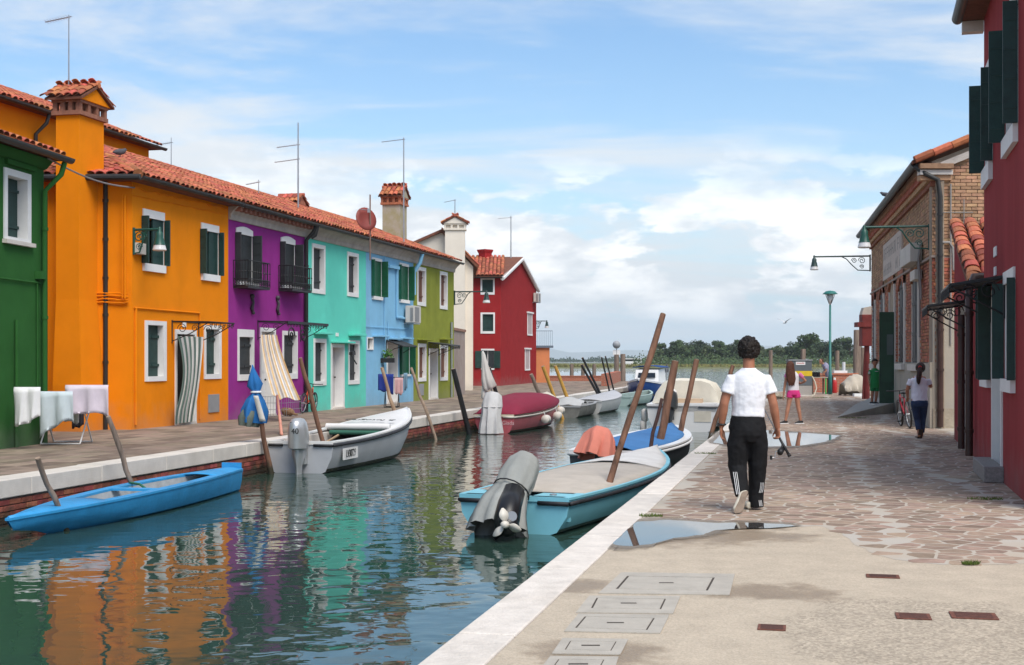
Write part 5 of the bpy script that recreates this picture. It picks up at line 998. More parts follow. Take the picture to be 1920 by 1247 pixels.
SILV = mat('silver_cowl', (.46,.47,.47), .32, .05, 3, metal=.55); ob_ = outboard(b2, -.14, -.1, .46, 1.25, SILV, SILV, .19, leg=SILV); text('motor_lettering', '40', BLACKP, ob_.children[0], (-.385,-.05,.36), (R(90),0,R(-90)), .15, .004)
text('registration', 'LV30729', BLACKP, b2.hull, (.78,-b2.hb(.14)-.022,.34), (R(90),0,R(2)), .20, .003, .8); mb = MB(); mb.box(.38,1.18,-b2.hb(.14)-.014,-b2.hb(.14)-.0,.23,.45); b2.part('registration_plate', mb, GELW, False)
# 3 pink boat with burgundy cover
PINK = mat('hull_pink', (.40,.085,.10), .45, .1, 2, stain=.25); BURG = cloth_mat('burgundy_canvas', (.20,.012,.035)); CREAMG = mat('cream_gelcoat', (.62,.55,.42), .4, .06, 2)
b3 = Boat('covered_motor_boat', 'pink hulled boat under a burgundy canvas cover with white fenders', (-.52,39.2), (1.25,46.6), 1.9, .52, 1.0, PINK, .62, .2, .5, mat('rub_cream', (.55,.52,.46), .5), CREAMG, CREAMG, rake=.6, rimw=.10)
b3.deck(.0, .80, BURG, 'canvas_cover', .16, .0, .03, .05, 16, .02, 3, .02, 0, .30); b3.deck(.80, .985, CREAMG, 'foredeck', .05, .03)
WRAP = cloth_mat('white_plastic_wrap', (.50,.49,.48), var=.12); mb = MB(); drape(mb, [(-.05,0,1.12),(-.12,0,1.08),(-.25,0,.85),(-.35,0,.55),(-.40,0,.25),(-.40,0,.02)], [.03,.26,.30,.27,.31,.33], 30, 8, .13, 1); b3.part('wrapped_outboard', mb, WRAP); mb = MB(); mb.tube([(-.28+.30*math.cos(a*.5),.30*math.sin(a*.5),.78) for a in range(13)], .012, 6); b3.part('wrap_cord', mb, WRAP)
for t in (.34,.55,.80):
    x, y = b3.L*t, -b3.hb(t)-.10; mb = MB(); mb.tube([(x-.2,y,b3.g(t)*.55),(x-.15,y,b3.g(t)*.55),(x+.15,y,b3.g(t)*.55),(x+.2,y,b3.g(t)*.55)], [.06,.13,.13,.06], 12); f = b3.part('fender', mb, mat('fender_white', (.62,.57,.50), .5)); mb = MB(); mb.tube([(x,y,b3.g(t)*.6),(x,y+.09,b3.g(t)+.03)], .01, 5); mb.build('fender_rope', WHITE, f)
text('transom_script', 'Giada', mat('script_pale', (.6,.4,.4), .6), b3.hull, (-.012,-.42,.30), (R(90),0,R(-90)), .16, .002)
# 4-6 small skiffs farther along the left quay
b4 = Boat('work_skiff', 'weathered grey skiff with a heap of grey tarpaulin behind the pink boat', (2.05,49.6), (3.2,54.6), 1.25, .42, .55, mat('grey_hull', (.15,.145,.13), .8, .3, 3, .3, 20, stain=.5), .8, .12, .45, inner=INTERIOR, rim=mat('grey_rim', (.30,.30,.30), .7), rake=.4)
mb = MB(); rg = random.Random(4); mb.sheet([[(x*.28+.1, y*.24-.5, .45 + .32*math.exp(-((x-3)**2+(y-2.2)**2)/5) + rg.uniform(-.05,.05)) for y in range(6)] for x in range(7)], .02); b4.part('tarpaulin_heap', mb, cloth_mat('grey_tarp', (.42,.42,.41)))
b5 = Boat('covered_skiff', 'pale grey skiff with flat grey cover and pointed bow', (3.0,53.2), (4.6,59.6), 1.5, .5, .75, mat('hull_lightgrey', (.45,.45,.44), .5, .08, 2), .8, .15, .45, rake=.5); b5.deck(0, .97, mat('cover_grey', (.42,.42,.43), .8, .06, 3), 'flat_cover', .06, .0, .02, .02)
b6 = Boat('open_skiff', 'pale green open skiff by the blue cabin boat', (5.0,62.5), (6.9,67.0), 1.5, .42, .62, mat('hull_palegreen', (.36,.46,.42), .5, .1, 2), .8, .12, .45, rake=.4, inner=mat('inside_green', (.22,.28,.26), .8))
# 7 cabin boat, bow towards the camera
NAVY = mat('hull_navy', (.015,.06,.24), .35, .15, 2); b7 = Boat('cabin_boat', 'blue and white cabin boat with dark blue canvas roof facing the camera', (8.3,76.5), (6.55,69.6), 2.0, .75, 1.15, NAVY, .85, .25, .5, GELW, GELW, GELW, rake=.5, rimw=.14)
b7.deck(.55, .985, GELW, 'foredeck', .06, .05)
mb = MB(); mb.rings([[(3.9,-.66,.95),(3.9,.66,.95),(3.7,.62,1.62),(3.7,-.62,1.62)],[(1.6,-.75,.85),(1.6,.75,.85),(1.6,.68,1.68),(1.6,-.68,1.68)]]); cb = b7.part('cabin', mb, GELW, False); mb = MB(); mb.add([(3.90,-.48,1.18),(3.90,.48,1.18),(3.80,.46,1.45),(3.80,-.46,1.45)], [(0,1,2,3)]); mb.build('windscreen', PANE, cb, loc=(.012,0,0))
mb = MB(); mb.sheet([[(x, y, 1.74 + .10*(1-(y/.8)**2)) for y in (-.8,-.4,0,.4,.8)] for x in (3.75,2.6,1.4,.3)], .03); b7.part('canvas_roof', mb, cloth_mat('navy_canvas', (.01,.055,.20)))
for x in (.4,1.4):
    for y in (-.75,.75): mb = MB(); mb.tube([(x,y,.75),(x,y,1.72)], .02, 6); b7.part('roof_post', mb, METAL)
mb = MB(); mb.lathe([(.05,0),(.04,.12),(.09,.16),(.09,.24),(.04,.28)], 8, (b7.L*.72,0,b7.g(.72)+.06)); b7.part('bow_bollard', mb, mat('brass', (.30,.22,.10), .4)); text('bow_number', '674', WHITE, b7.hull, (b7.L*.83,-b7.hb(.83)-.05,.72), (R(90),0,R(-24)), .28, .003)
b8 = Boat('small_motor_boat', 'small white motor boat moored behind the blue cabin boat', (9.6,80.5), (10.6,86), 1.8, .6, .8, GELW, .9, .15, .45, RUB, GELW, GELW, rake=.4); mb = MB(); mb.box(.9,2.4,-.5,.5,.5,.85); b8.part('console', mb, GELW, False)
# 9 turquoise boat
TQH = mat('hull_turquoise', (.19,.49,.58), .5, .08, 2, stain=.25); BEIGE = cloth_mat('beige_canvas', (.46,.41,.35), stain=.3); OFFW = cloth_mat('white_canvas', (.62,.60,.57), stain=.25)
b9 = Boat('turquoise_boat', 'turquoise boat with beige cover and tilted outboard under grey cloth', (.02,16.55), (2.48,22.5), 1.70, .44, .62, TQH, .86, .16, .45, RUB, TQH, TQH, rake=.4, rimw=.14, low=mat('antifoul', (.05,.10,.09), .8, .3))
b9.deck(.09, .62, BEIGE, 'beige_cover', .07, .04, .02, .0, 12, .006, 2, .015, 0, .02); b9.deck(.62, .985, OFFW, 'white_cover', .09, .05, .025, .0, 8, .012, 5, .015)
for sg in (1,-1): mb = MB(); mb.box(.0,.46,sg*.44-.22,sg*.44+.22,.40,.468); b9.part('quarter_deck', mb, TQH, False)
mb = MB(); mb.lathe([(.045,.468),(.045,.485),(.02,.49)], 10, (.2,-.45,0)); b9.part('filler_cap', mb, METAL)
mb = MB(); mb.box(.10,.16,-.70,.70,.16,.42); b9.part('well_bulkhead', mb, TQH, False)
GCL = cloth_mat('grey_cloth', (.27,.275,.255), var=.14); e9 = bpy.data.objects.new('outboard_motor', None); COL.objects.link(e9); e9.parent = b9.root
L9 = lambda px, py, Y: b9.loc(W(px, py, Y))
mb = MB(); drape(mb, [L9(995,852,16.75),L9(992,856,16.73),L9(982,872,16.68),L9(968,900,16.55),L9(958,922,16.45),L9(944,950,16.30),L9(936,975,16.18),L9(932,996,16.1)], [.04,.14,.215,.245,.225,.29,.33,.35], 40, 9, .14, 2, .85, None, 1.3); o = mb.build('motor_cloth', GCL, e9, smooth=True)
mb = MB(); c = L9(959,920,16.45); ax = (L9(968,900,16.55)-L9(944,950,16.30)).normalized(); u = ax.orthogonal().normalized(); v = ax.cross(u); mb.tube([c + (u*math.cos(a*.4189)+v*math.sin(a*.4189))*.235 for a in range(16)], .009, 6); mb.build('cloth_cord', BLACKP, e9)
BLKM = mat('motor_black', (.010,.010,.011), .35, .2, 5); mb = MB(); mb.tube([L9(962,925,16.3),L9(955,950,16.02),L9(950,975,15.86),L9(946,1000,15.80)], [.15,.15,.16,.12], 12); mb.tube([L9(950,985,15.85),L9(925,1008,15.75)], [(.08,.03),(.05,.012)], 10); mb.ball(L9(952,985,15.80), .14, 12, 8); mb.build('gearcase', BLKM, e9, smooth=True)
mb = MB(); mb.tube([L9(960,968,15.74),L9(960,968,15.70)], .06, 16); mb.build('anode_plate', METAL, e9); mb = MB(); pc_ = L9(948,984,15.66); prop(mb, pc_, b9.I.to_3x3() @ Vector((-.25,-1,.15)), .20, 3, .5); p_ = mb.build('propeller', mat('propeller_white', (.62,.58,.50), .5, .05), e9, smooth=True)
# 10 blue topped boat
b10 = Boat('blue_decked_boat', 'dark hulled boat with blue deck cover and outboard under salmon cloth', (1.62,23.6), (3.55,28.9), 1.7, .52, .72, mat('hull_dark', (.045,.05,.055), .5, .2, 3), .75, .16, .45, GELW, NAVY, GELW, rake=.35, rimw=.16)
b10.deck(.03, .93, cloth_mat('blue_deck_cover', (.05,.17,.38)), 'deck_cover', .10, .14, .02, .0, 12, .004, 3); SAL = cloth_mat('salmon_cloth', (.58,.19,.135)); mb = MB(); drape(mb, [(-.0,.05,.90),(-.02,.05,.87),(-.10,.05,.77),(-.2,.05,.62),(-.28,.08,.42)], [.04,.20,.27,.30,.33], 32, 6, .2, 4); b10.part('motor_cloth', mb, SAL)
# 11 white boat with cream cover
b11 = Boat('cruiser', 'white motor cruiser with a cream canvas cover and dark outboard', (5.10,39.9), (6.6,46.2), 2.25, .80, 1.15, GELW, .95, .25, .42, mat('rub_grey', (.2,.2,.2), .5), GELW, GELW, rake=.5, rimw=.16)
CCV = cloth_mat('cream_canvas', (.68,.63,.52)); mb = MB(); rg = random.Random(8); rows = []
for i in range(9):
    x = (.95,1.0,1.35,1.8,2.3,2.8,3.4,4.0,4.4)[i]; q = (.02,.93,1,1,1,.97,.9,.6,.05)[i]; rows.append([(x+rg.uniform(-.04,.04), y*1.02, .82 + q*.74*max(0,1-abs(y)**6) + rg.uniform(-.025,.025)) for y in (-1,-.9,-.72,-.45,-.15,.15,.45,.72,.9,1)])
mb.sheet(rows, .02); b11.part('canvas_cover', mb, CCV); mb = MB(); mb.box(.0,.7,-1.0,.28,.60,.86); o = b11.part('aft_bench', mb, GELW, False); mb = MB(); mb.box(-.012,.0,-.85,-.35,.3,.62); b11.part('transom_hatch', mb, mat('hatch_ivory', (.60,.55,.45), .5), False); mb = MB(); mb.box(.15,.75,-.55,.25,.862,.98); b11.part('cushion', mb, mat('cushion_beige', (.55,.40,.27), .9), False)
DGRY = mat('motor_grey', (.04,.045,.05), .35, .1, 4); m11 = outboard(b11, -.22, .32, .66, 1.2, DGRY, DGRY, .22, 12); mb = MB(); mb.rings([[(-.10+.27*a*math.cos(2*math.pi*k/14), .2*a*math.sin(2*math.pi*k/14), zz) for k in range(14)] for zz, a in ((.43,1.0),(.56,.86),(.62,.4))]); cap = mb.build('cowl_top', WHITE, m11, smooth=True); text('motor_lettering', 'SELVA', BLACKP, cap, (-.36,0,.50), (R(62),0,R(-90)), .10, .004)
for y, z in ((1.18,.45),(1.22,.12)): mb = MB(); mb.tube([(.3,y,z+.22),(.3,y,z+.16),(.3,y,z-.14),(.3,y,z-.2)], [.04,.10,.10,.04], 10); b11.part('fender', mb, mat('fender_white', (.62,.57,.50), .5))
# ------------------------------------------------------------------ mooring poles
def pole(label, top, base, Yb, Yt=None, d=.09, mt=WOODP, name='mooring_pole', kink=.03, cut=True, d2=None, below=.7):
    Yt = Yb if Yt is None else Yt; a, b = W(*base, Yb), W(*top, Yt); dr = (a-b).normalized(); a2 = a + dr*below; o = thing(name, label, 'pole', a, 0, 'mooring poles'); n = 7; rg = random.Random(int(top[0]*7)); pts = []; rr = []
    for k in range(n+1):
        t = k/n; p = a2.lerp(b, t) - a; p += Vector((rg.uniform(-1,1), rg.uniform(-1,1), 0))*kink*math.sin(math.pi*t); pts.append(p); rr.append((d*(1-t)+(d2 or d*.85)*t)/2*rg.uniform(.93,1.07))
    mb = MB(); mb.tube(pts, rr, 10); s = mb.build('shaft', mt, o); smooth_angle(s, 50)
    mb = MB(); mb.tube([pts[-1]-dr*.0+dr*.01, pts[-1]-dr*.012], rr[-1]*.93, 10); mb.build('cut_end', mat('cut_wood', (.30,.22,.16), .9, .2, 20), o); return o
PALE = mat('pale_wood', (.42,.29,.19), .8, .3, 9, .4, 14, stretch=(1,1,.12)); YEL = mat('ochre_paint', (.48,.26,.05), .6, .15, 5)
pole('short grey mooring pole by the tip of the blue skiff', (71,860), (104,940), 16.6, 16.3, .075); pole('bent grey mooring pole beside the laundry rack', (203,782), (250,912), 19.6, 19.3, .085, below=.35); pole('thick brown mooring pole behind the bow of the grey boat', (563,672), (602,815), 27.6, 27.4, .10, WOODR)
pole('brown pole under the tied blue cloth', (474,700), (500,842), 25.1, 25.0, .10, WOODR); pole('pale peeled pole in front of the blue house laundry', (716,690), (740,772), 34.5, 34.2, .10, PALE); pole('crooked pale pole in front of the olive house', (771,690), (815,822), 36.0, 35.8, .09, mat('grey_branch', (.30,.22,.16), .9, .35, 9, .4, 14))
pole('black mooring pole at the stern of the pink boat', (850,692), (882,822), 38.6, 38.4, .17, BLACKP, kink=0); pole('black pole behind the closed white parasol', (917,690), (934,750), 42.5, 42.3, .14, BLACKP, kink=0); pole('short grey brown pole behind the pink boat bow', (996,702), (1012,742), 49, 48.8, .15)
pole('ochre painted pole, left of the pair', (1018,687), (1048,768), 48.5, 48.2, .15, YEL, kink=0); pole('ochre painted pole, right of the pair', (1041,686), (1068,758), 51.5, 51.2, .15, YEL, kink=0)
for k, (a_, b_, Y, lb) in enumerate((((1090,684),(1125,746),58,'black pole, lower one of the left leaning pair'),((1092,671),(1129,745),58.5,'black pole, longer one of the left leaning pair'),((1128,670),(1143,735),66,'thin black pole just left of the canal corner wall'),((1135,668),(1149,725),69,'thin black pole against the canal corner wall'))): pole(lb, a_, b_, Y, Y-.3, .12 if k < 2 else .09, BLACKP, kink=0)
pole('tall leaning brown pole rising highest beside the turquoise boat', (1243,590), (1126,962), 17.8, 18.8, .095, WOODR, d2=.085); pole('thin dark pole between the turquoise and blue decked boats', (1241,748), (1206,900), 22.9, 23.1, .075, mat('dark_pole', (.07,.035,.03), .8, .4, 9, .4, 14)); pole('thick barky mooring pole at the bow of the blue decked boat', (1266,678), (1228,875), 25.6, 25.9, .165, WOODR, kink=.02); pole('knotty brown mooring pole nearest the right quay', (1306,675), (1262,862), 27.6, 27.9, .125, WOODR, d2=.11); pole('leaning pole left of the walking man', (1374,686), (1333,818), 36.5, 37, .13, WOODR)
for x, y0, Y, d, lb in ((1072,683,103,.33,'leftmost of the three grey posts behind the brick wall'),(1093,684,103,.33,'middle one of the three grey posts behind the brick wall'),(1114,683,103,.33,'rightmost of the three grey posts behind the brick wall'),(1156,665,101,.42,'pointed post carrying the navigation light'),(1168,664,101,.42,'flat topped thick post beside the navigation light'),(1445,657,64.5,.22,'post at the quay behind the walking man'),(1506,655,68,.30,'grey post behind the fuel pump'),(1570,658,67,.24,'reddish post between lamp post and tall post'),(1607,619,66.8,.42,'tall broad weathered post near the brick hall'),(1618,652,67.5,.30,'dark post right beside the tall broad post')): pole(lb, (x,y0), (x, HOR+(CAMZ-WZ)*F/Y), Y, Y, d, WOODP, 'timber_post', .0)
nl = W(1156,650,101); t = thing('navigation_light', 'round grey navigation light on a post at the canal mouth', 'light', (nl.x,101,nl.z-1.0)); mb = MB(); mb.tube([(0,0,.2),(0,0,1.0)], .04, 6); mb.build('stem', METAL, t); mb = MB(); mb.ball((0,0,1.15), .30, 12, 8); mb.build('lamp_ball', mat('ball_grey', (.30,.31,.32), .5), t, smooth=True); mb = MB(); mb.box(-.28,.28,-.03,.03,.35,.75); mb.build('sign_board', WHITE, t)
# ------------------------------------------------------------------ things on the banks
# puddles
def damp_mat():
    m = mat('damp_ground', (.23,.185,.135), .5, .15, 4, .3, 60); m.node_tree.nodes; N = m.node_tree.nodes; L = m.node_tree.links; b = N['Principled BSDF']
    a = N.new('ShaderNodeAttribute'); a.attribute_name = 'wet'; n = N.new('ShaderNodeTexNoise'); n.inputs['Scale'].default_value = 9; n.inputs['Detail'].default_value = 6; g = N.new('ShaderNodeNewGeometry'); L.new(g.outputs['Position'], n.inputs[0])
    s = N.new('ShaderNodeMath'); s.operation = 'MULTIPLY_ADD'; L.new(n.outputs['Fac'], s.inputs[0]); s.inputs[1].default_value = .9; L.new(a.outputs['Fac'], s.inputs[2]); r = N.new('ShaderNodeMapRange'); r.inputs[1].default_value = .45; r.inputs[2].default_value = 1.25; r.inputs[4].default_value = .85; L.new(s.outputs[0], r.inputs[0]); L.new(r.outputs[0], b.inputs['Alpha']); return m
DAMP = damp_mat()
PUD = mat('puddle_water', (.06,.055,.05), .02, .1, 2, spec=.6)
for pts, lb in (([(1146,1021),(1168,998),(1196,979),(1250,975),(1330,981),(1400,980),(1470,983),(1492,987),(1440,991),(1380,992),(1340,995),(1318,1003),(1262,1010),(1222,1021),(1180,1025)],'long shallow puddle on the concrete behind the walking man'),([(1338,830),(1350,812),(1420,806),(1500,811),(1576,817),(1560,824),(1545,829),(1500,836),(1430,838),(1380,838)],'puddle on the stone paving in front of the girl')):
    P = [G(x,y) for x,y in pts]; n = len(P); c = sum(P, Vector())/n; fine = []
    for k in range(n):
        for q in range(4): t = q/4; p = P[k].lerp(P[(k+1)%n], t); fine.append(p + (p-c).normalized()*rng.uniform(-.03,.03))
    dm = MB(); nf = len(fine); outer = [p + (p-c).normalized()*rng.uniform(.10,.22) + Vector((rng.uniform(-.03,.03), (p.y-c.y)*.18, 0)) for p in fine]
    dm.add([(p.x,p.y,.0028) for p in fine]+[(p.x,p.y,.0028) for p in outer], [(k,(k+1)%nf,nf+(k+1)%nf,nf+k) for k in range(nf)])
    mb = MB(); mb.poly([(p.x,p.y,.0036) for p in fine]); pd = tag(mb.build('puddle', PUD), lb, 'puddle', 'puddles'); do = dm.build('damp_margin', DAMP, pd); at = do.data.attributes.new('wet', 'FLOAT', 'POINT'); at.data.foreach_set('value', [1.0]*nf + [0.0]*nf)
# service covers
LID = mat('cover_concrete', (.40,.365,.31), .85, .12, 5, .3, 60); GRV = mat('cover_groove', (.06,.05,.04), .9)
CV = [([(1165,1073),(1378,1076),(1368,1115),(1122,1112)],[(1178,1080),(1338,1083),(1325,1107),(1157,1104)],'largest concrete service cover, farthest from the camera'),([(1105,1117),(1276,1117),(1262,1150),(1080,1148)],[(1120,1121),(1247,1123),(1238,1142),(1110,1140)],'upper one of the two middle sized concrete covers'),([(1085,1150.5),(1255,1152.5),(1238,1187),(1058,1183)],[(1098,1156),(1226,1159),(1212,1181),(1080,1177)],'lower one of the two middle sized concrete covers'),([(1055,1196),(1178,1198),(1163,1227),(1035,1225)],[(1070,1202),(1155,1203),(1145,1220),(1060,1218)],'small concrete cover ringed by a damp stain'),([(1032,1230),(1160,1231),(1150,1262),(1008,1260)],[(1048,1236),(1132,1237),(1122,1256),(1035,1254)],'small concrete cover cut by the bottom of the picture')]
for out_, inn, lb in CV:
    o = [G(*p) for p in out_]; i_ = [G(*p) for p in inn]; c = sum(i_, Vector())/4; t = thing('service_cover', lb, 'manhole cover', (c.x,c.y,0), 0, 'concrete service covers'); n = 4
    def ring(z, P, k=1.0): return [((p.x-c.x)*k, (p.y-c.y)*k, z) for p in P]
    mb = MB(); mb.add(ring(-.005,o)+ring(.001,o)+ring(.001,i_,1.03)+ring(-.004,i_,1.03), [(a,(a+1)%4,4+(a+1)%4,4+a) for a in range(4)]+[(4+a,4+(a+1)%4,8+(a+1)%4,8+a) for a in range(4)]+[(8+a,8+(a+1)%4,12+(a+1)%4,12+a) for a in range(4)]); mb.build('frame', LID, t)
    mb = MB(); mb.add(ring(-.003,i_,1.03), [(0,1,2,3)]); mb.build('groove', GRV, t); mb = MB(); mb.add(ring(-.003,i_,.975)+ring(.001,i_,.97), [(4,5,6,7)]+[(a,(a+1)%4,4+(a+1)%4,4+a) for a in range(4)]); l = mb.build('lid', LID, t); mb = MB(); mb.box(-.05,.05,-.012,.012,.0012,.003); mb.build('lifting_slot', GRV, l)
RUST = mat('rusty_iron', (.15,.055,.035), .8, .35, 20, .5, 60)
for x, y, w_, h_, lb in ((1655,1080,50,6,'thin rusty iron plate nearest the stone paving'),(1447,1176,42,10,'rusty iron cover alone on the plain concrete'),(1712,1155,46,11,'dark iron cover in a beige patch, left of a pair'),(1825,1154,62,12,'wide rusty iron cover on the gravel patch, right of a pair')):
    a, b = G(x-w_/2,y+h_/2), G(x+w_/2,y-h_/2); c = (a+b)/2; t = thing('iron_cover', lb, 'manhole cover', (c.x,c.y,0), -math.atan(TQ), 'small iron covers'); hw, hh = (b.x-a.x)/2, (b.y-a.y)/2; mb = MB(); mb.box(-hw,hw,-hh,hh,-.005,.002); mb.build('plate', RUST, t, bevel=.001); mb = MB()
    for k in range(5): mb.box(-hw*.8,hw*.8,-hh*.8+k*hh*.36,-hh*.8+k*hh*.36+.012,.0021,.0036)
    tag(mb.build('ribs', mat('dark_iron', (.07,.035,.028), .8), t), kind='stuff')
# curtain and awning, striped cloth built in strips
def striped(name, rows, mts, label, cat, thick=.012):
    nc = len(rows[0]); mb = MB(); P = rows
    for j in range(nc-1): mb.mi = j % len(mts); mb.sheet([[r[j], r[j+1]] for r in P], thick)
    return tag(mb.build(name, mts), label, cat)
SG, SW_ = cloth_mat('stripe_green', (.10,.15,.125)), cloth_mat('stripe_white', (.55,.52,.48))
rows = []
for i in range(13):
    t = i/12; row = []
    for j in range(21):
        u = j/20; xl = 333 + 12*math.sin(math.pi*min(1,t*1.15))*(1 if t < .87 else .6) - 4*t; xr = 381 - 18*t**1.4; x = lerp(xl, xr, u); y = lerp(630 + 2*u, 795 - 5*u, t); Yw = LW.Y(x) - .38 - .07*math.sin(j*1.25+t*2)*(.4+.6*t) - .10*math.sin(math.pi*t); row.append(W(x, y, Yw))
    rows.append(row)
striped('door_curtain', rows, [SG, SG, SW_, SW_], 'green and white striped curtain blowing out of the orange house door', 'curtain')
rows = []; AW = [cloth_mat('awning_cream', (.58,.52,.42)), cloth_mat('awning_ochre', (.52,.34,.15)), cloth_mat('awning_white', (.60,.57,.53)), cloth_mat('awning_grey', (.36,.36,.37))]
for i in range(13):
    t = i/12; row = []
    for j in range(19):
        u = j/18; xl = 489 + 21*t**1.6; xr = 519 + 44*t**1.25; x = lerp(xl, xr, u); y = lerp(628, 742 + 3*math.sin(u*9) + (8*(u > .25) - 2), t); Yw = LW.Y(500) - .85 - 2.6*t + .25*math.sin(math.pi*t) + .04*math.sin(j*1.3); row.append(W(x, y, Yw))
    rows.append(row)
striped('striped_awning', rows, AW, 'cream and ochre striped cloth slung from the purple house to a pink pole', 'awning')
mb = MB(); b = W(528, 815, 27.2); mb.tube([W(520,742,30.2)-b, Vector((0,0,0))], [.03,.032], 8); o = mb.build('awning_pole', mat('pink_pole', (.55,.24,.17), .6, .15, 5), smooth=True); o.location = b; tag(o, 'slim pink pole holding up the striped awning', 'pole')
# tied blue cloth and closed white parasol
t = W(482, 790, 25.0); o = thing('closed_umbrella', 'tied up blue beach umbrella with white edge on a brown pole', 'umbrella', t); T_ = lambda px, py, d=0: W(px, py, 24.95+d) - t
mb = MB(); drape(mb, [T_(473,684),T_(474,690),T_(475,705),T_(477,722),T_(480,735),T_(478,750),T_(476,770),T_(474,792)], [.008,.025,.085,.14,.06,.15,.21,.19], 36, 5, .34, 1); mb.build('blue_cloth', cloth_mat('blue_umbrella', (.015,.13,.36)), o, smooth=True)
mb = MB(); mb.sheet([[T_(478+x,742+y,-.24-.02*math.sin(y)) for x in (-3+y*.25,2+y*.28,6+y*.30)] for y in range(0,52,6)], .01); mb.build('white_edge', cloth_mat('umbrella_white', (.55,.52,.47)), o, smooth=True); mb = MB(); drape(mb, [T_(470,770,-.04),T_(468,784,-.05),T_(466,799,-.05)], [.15,.18,.14], 24, 5, .4, 5); mb.build('dirty_hem', cloth_mat('dirty_hem', (.11,.13,.11)), o, smooth=True); mb = MB(); mb.tube([T_(480,735)+Vector((math.cos(a*.5)*.09,math.sin(a*.5)*.09,.0)) for a in range(14)], .02, 6); mb.build('tie', WHITE, o)
t = W(922, 745, 42); o = thing('closed_parasol', 'closed white parasol tilted beside the pink boat', 'parasol', t); T_ = lambda px, py, d=0: W(px, py, 42+d) - t
mb = MB(); drape(mb, [T_(905,658),T_(906,664),T_(909,685),T_(913,710),T_(917,726),T_(919,730)], [.02,.06,.10,.17,.20,.15], 28, 6, .28, 2); mb.build('canopy_cloth', cloth_mat('parasol_white', (.50,.48,.44)), o, smooth=True); mb = MB(); drape(mb, [T_(909,725),T_(908,745),T_(910,752)], [.09,.10,.04], 20, 5, .3, 2); mb.build('hanging_flap', cloth_mat('parasol_white', (.5,.48,.44)), o, smooth=True); mb = MB(); mb.tube([T_(905,656),T_(926,752)], .02, 8); mb.build('pole', METAL, o)
# drying racks and laundry
def rack(label, xl, xr, yt, yb, Y, mt, depth=.5):
    a, b = W(xl, yb, Y), W(xr, yb, Y); h = (yb-yt)*Y/F; w_ = b.x-a.x; t = thing('drying_rack', label, 'drying rack', ((a.x+b.x)/2, Y, 0)); mb = MB()
    for x in (-w_*.28, w_*.28): mb.tube([(x,-depth/2,.02),(x+.02,depth/2,h)], .014, 6); mb.tube([(x,depth/2,.02),(x+.02,-depth/2,h)], .014, 6)
    for y in (-depth/2, depth/2): mb.tube([(-w_*.28,y,.02),(w_*.28,y,.02)], .014, 6)
    mb.build('crossed_legs', mt, t); mb = MB()
    for y in (-depth/2, depth/2): mb.tube([(-w_/2,y,h),(w_/2,y,h)], .013, 6)
    for x in (-w_/2, w_/2): mb.tube([(x,-depth/2,h),(x,depth/2,h)], .013, 6)
    mb.build('top_frame', mt, t)
    for k in range(5): mb = MB(); mb.tube([(-w_/2,-depth/2+depth*(k+1)/6,h),(w_/2,-depth/2+depth*(k+1)/6,h)], .006, 5); mb.build('rail', mt, t)
    return t
def hung(name, label, x0, x1, yt, yb, Y, mt, over=.25, wave=.03, seed=0, skew=0, cat='laundry', group='laundry on the racks', drop=3):
    rows = []; rg = random.Random(seed); n = 12
    for i in range(n+1):
        t = i/n; row = []
        for j in range(13):
            u = j/12; x = lerp(x0, x1, u) + skew*t; 
            if t < .22: p = W(x, yt, Y + lerp(over, 0, t/.22)) + Vector((0,0,.015*math.sin(math.pi*t/.22) - .25*max(0,.12-t)))
            else: q = (t-.22)/.78; p = W(x, lerp(yt, yb + drop*math.sin(u*3.3+seed) + 2*math.sin(u*11+seed), q), Y) + Vector((0, -.03 + wave*(math.sin(j*1.1+seed)+.5*math.sin(j*2.3+q*3))*(.3+.7*q), 0))
            row.append(p)
        rows.append(row)
    mb = MB(); mb.sheet(rows, .004); return tag(mb.build(name, mt, smooth=True), label, cat, group)
RW_ = mat('rack_white', (.62,.61,.60), .5); rack('white folding drying rack loaded with sheets by the green house', 60, 190, 742, 826, 24.7, RW_, .7)
WC, BC, LC = cloth_mat('white_sheet', (.66,.66,.66)), cloth_mat('pale_blue_sheet', (.50,.57,.60)), cloth_mat('lilac_sheet', (.62,.55,.62))
hung('sheet', 'white towel hung at the far left of the white drying rack', 26, 76, 727, 790, 22.9, WC, .3, .06, 1, drop=9); hung('sheet', 'pale blue sheet hanging lowest on the white drying rack', 70, 136, 735, 806, 23.9, BC, .3, .07, 2, 3, drop=16); hung('sheet', 'lilac patterned sheet over the right end of the white drying rack', 122, 203, 723, 782, 24.2, LC, .5, .06, 3, 3, drop=8); hung('sheet', 'small white cloth between the blue and lilac sheets', 112, 150, 742, 790, 24.6, WC, .2, .03, 5)
hung('dark_garment', 'dark garment under the lilac sheet on the drying rack', 135, 158, 752, 800, 25.5, cloth_mat('dark_cloth', (.02,.018,.025)), .1, .03, 7)
rack('black drying rack in front of the light blue house', 712, 757, 708, 764, 43.5, IRON, .6)
hung('t_shirt', 'royal blue T-shirt on the black drying rack', 709, 738, 702, 736, 43.1, cloth_mat('royal_blue', (.012,.03,.20)), .2, .03, 4); hung('towel', 'pink towel on the black drying rack', 740, 756, 709, 737, 43.1, cloth_mat('pink_towel', (.52,.31,.31)), .2, .02, 6); hung('garment', 'blue grey clothes at the right end of the black drying rack', 757, 764, 700, 732, 43.2, cloth_mat('denim_pale', (.16,.26,.34)), .15, .04, 8)
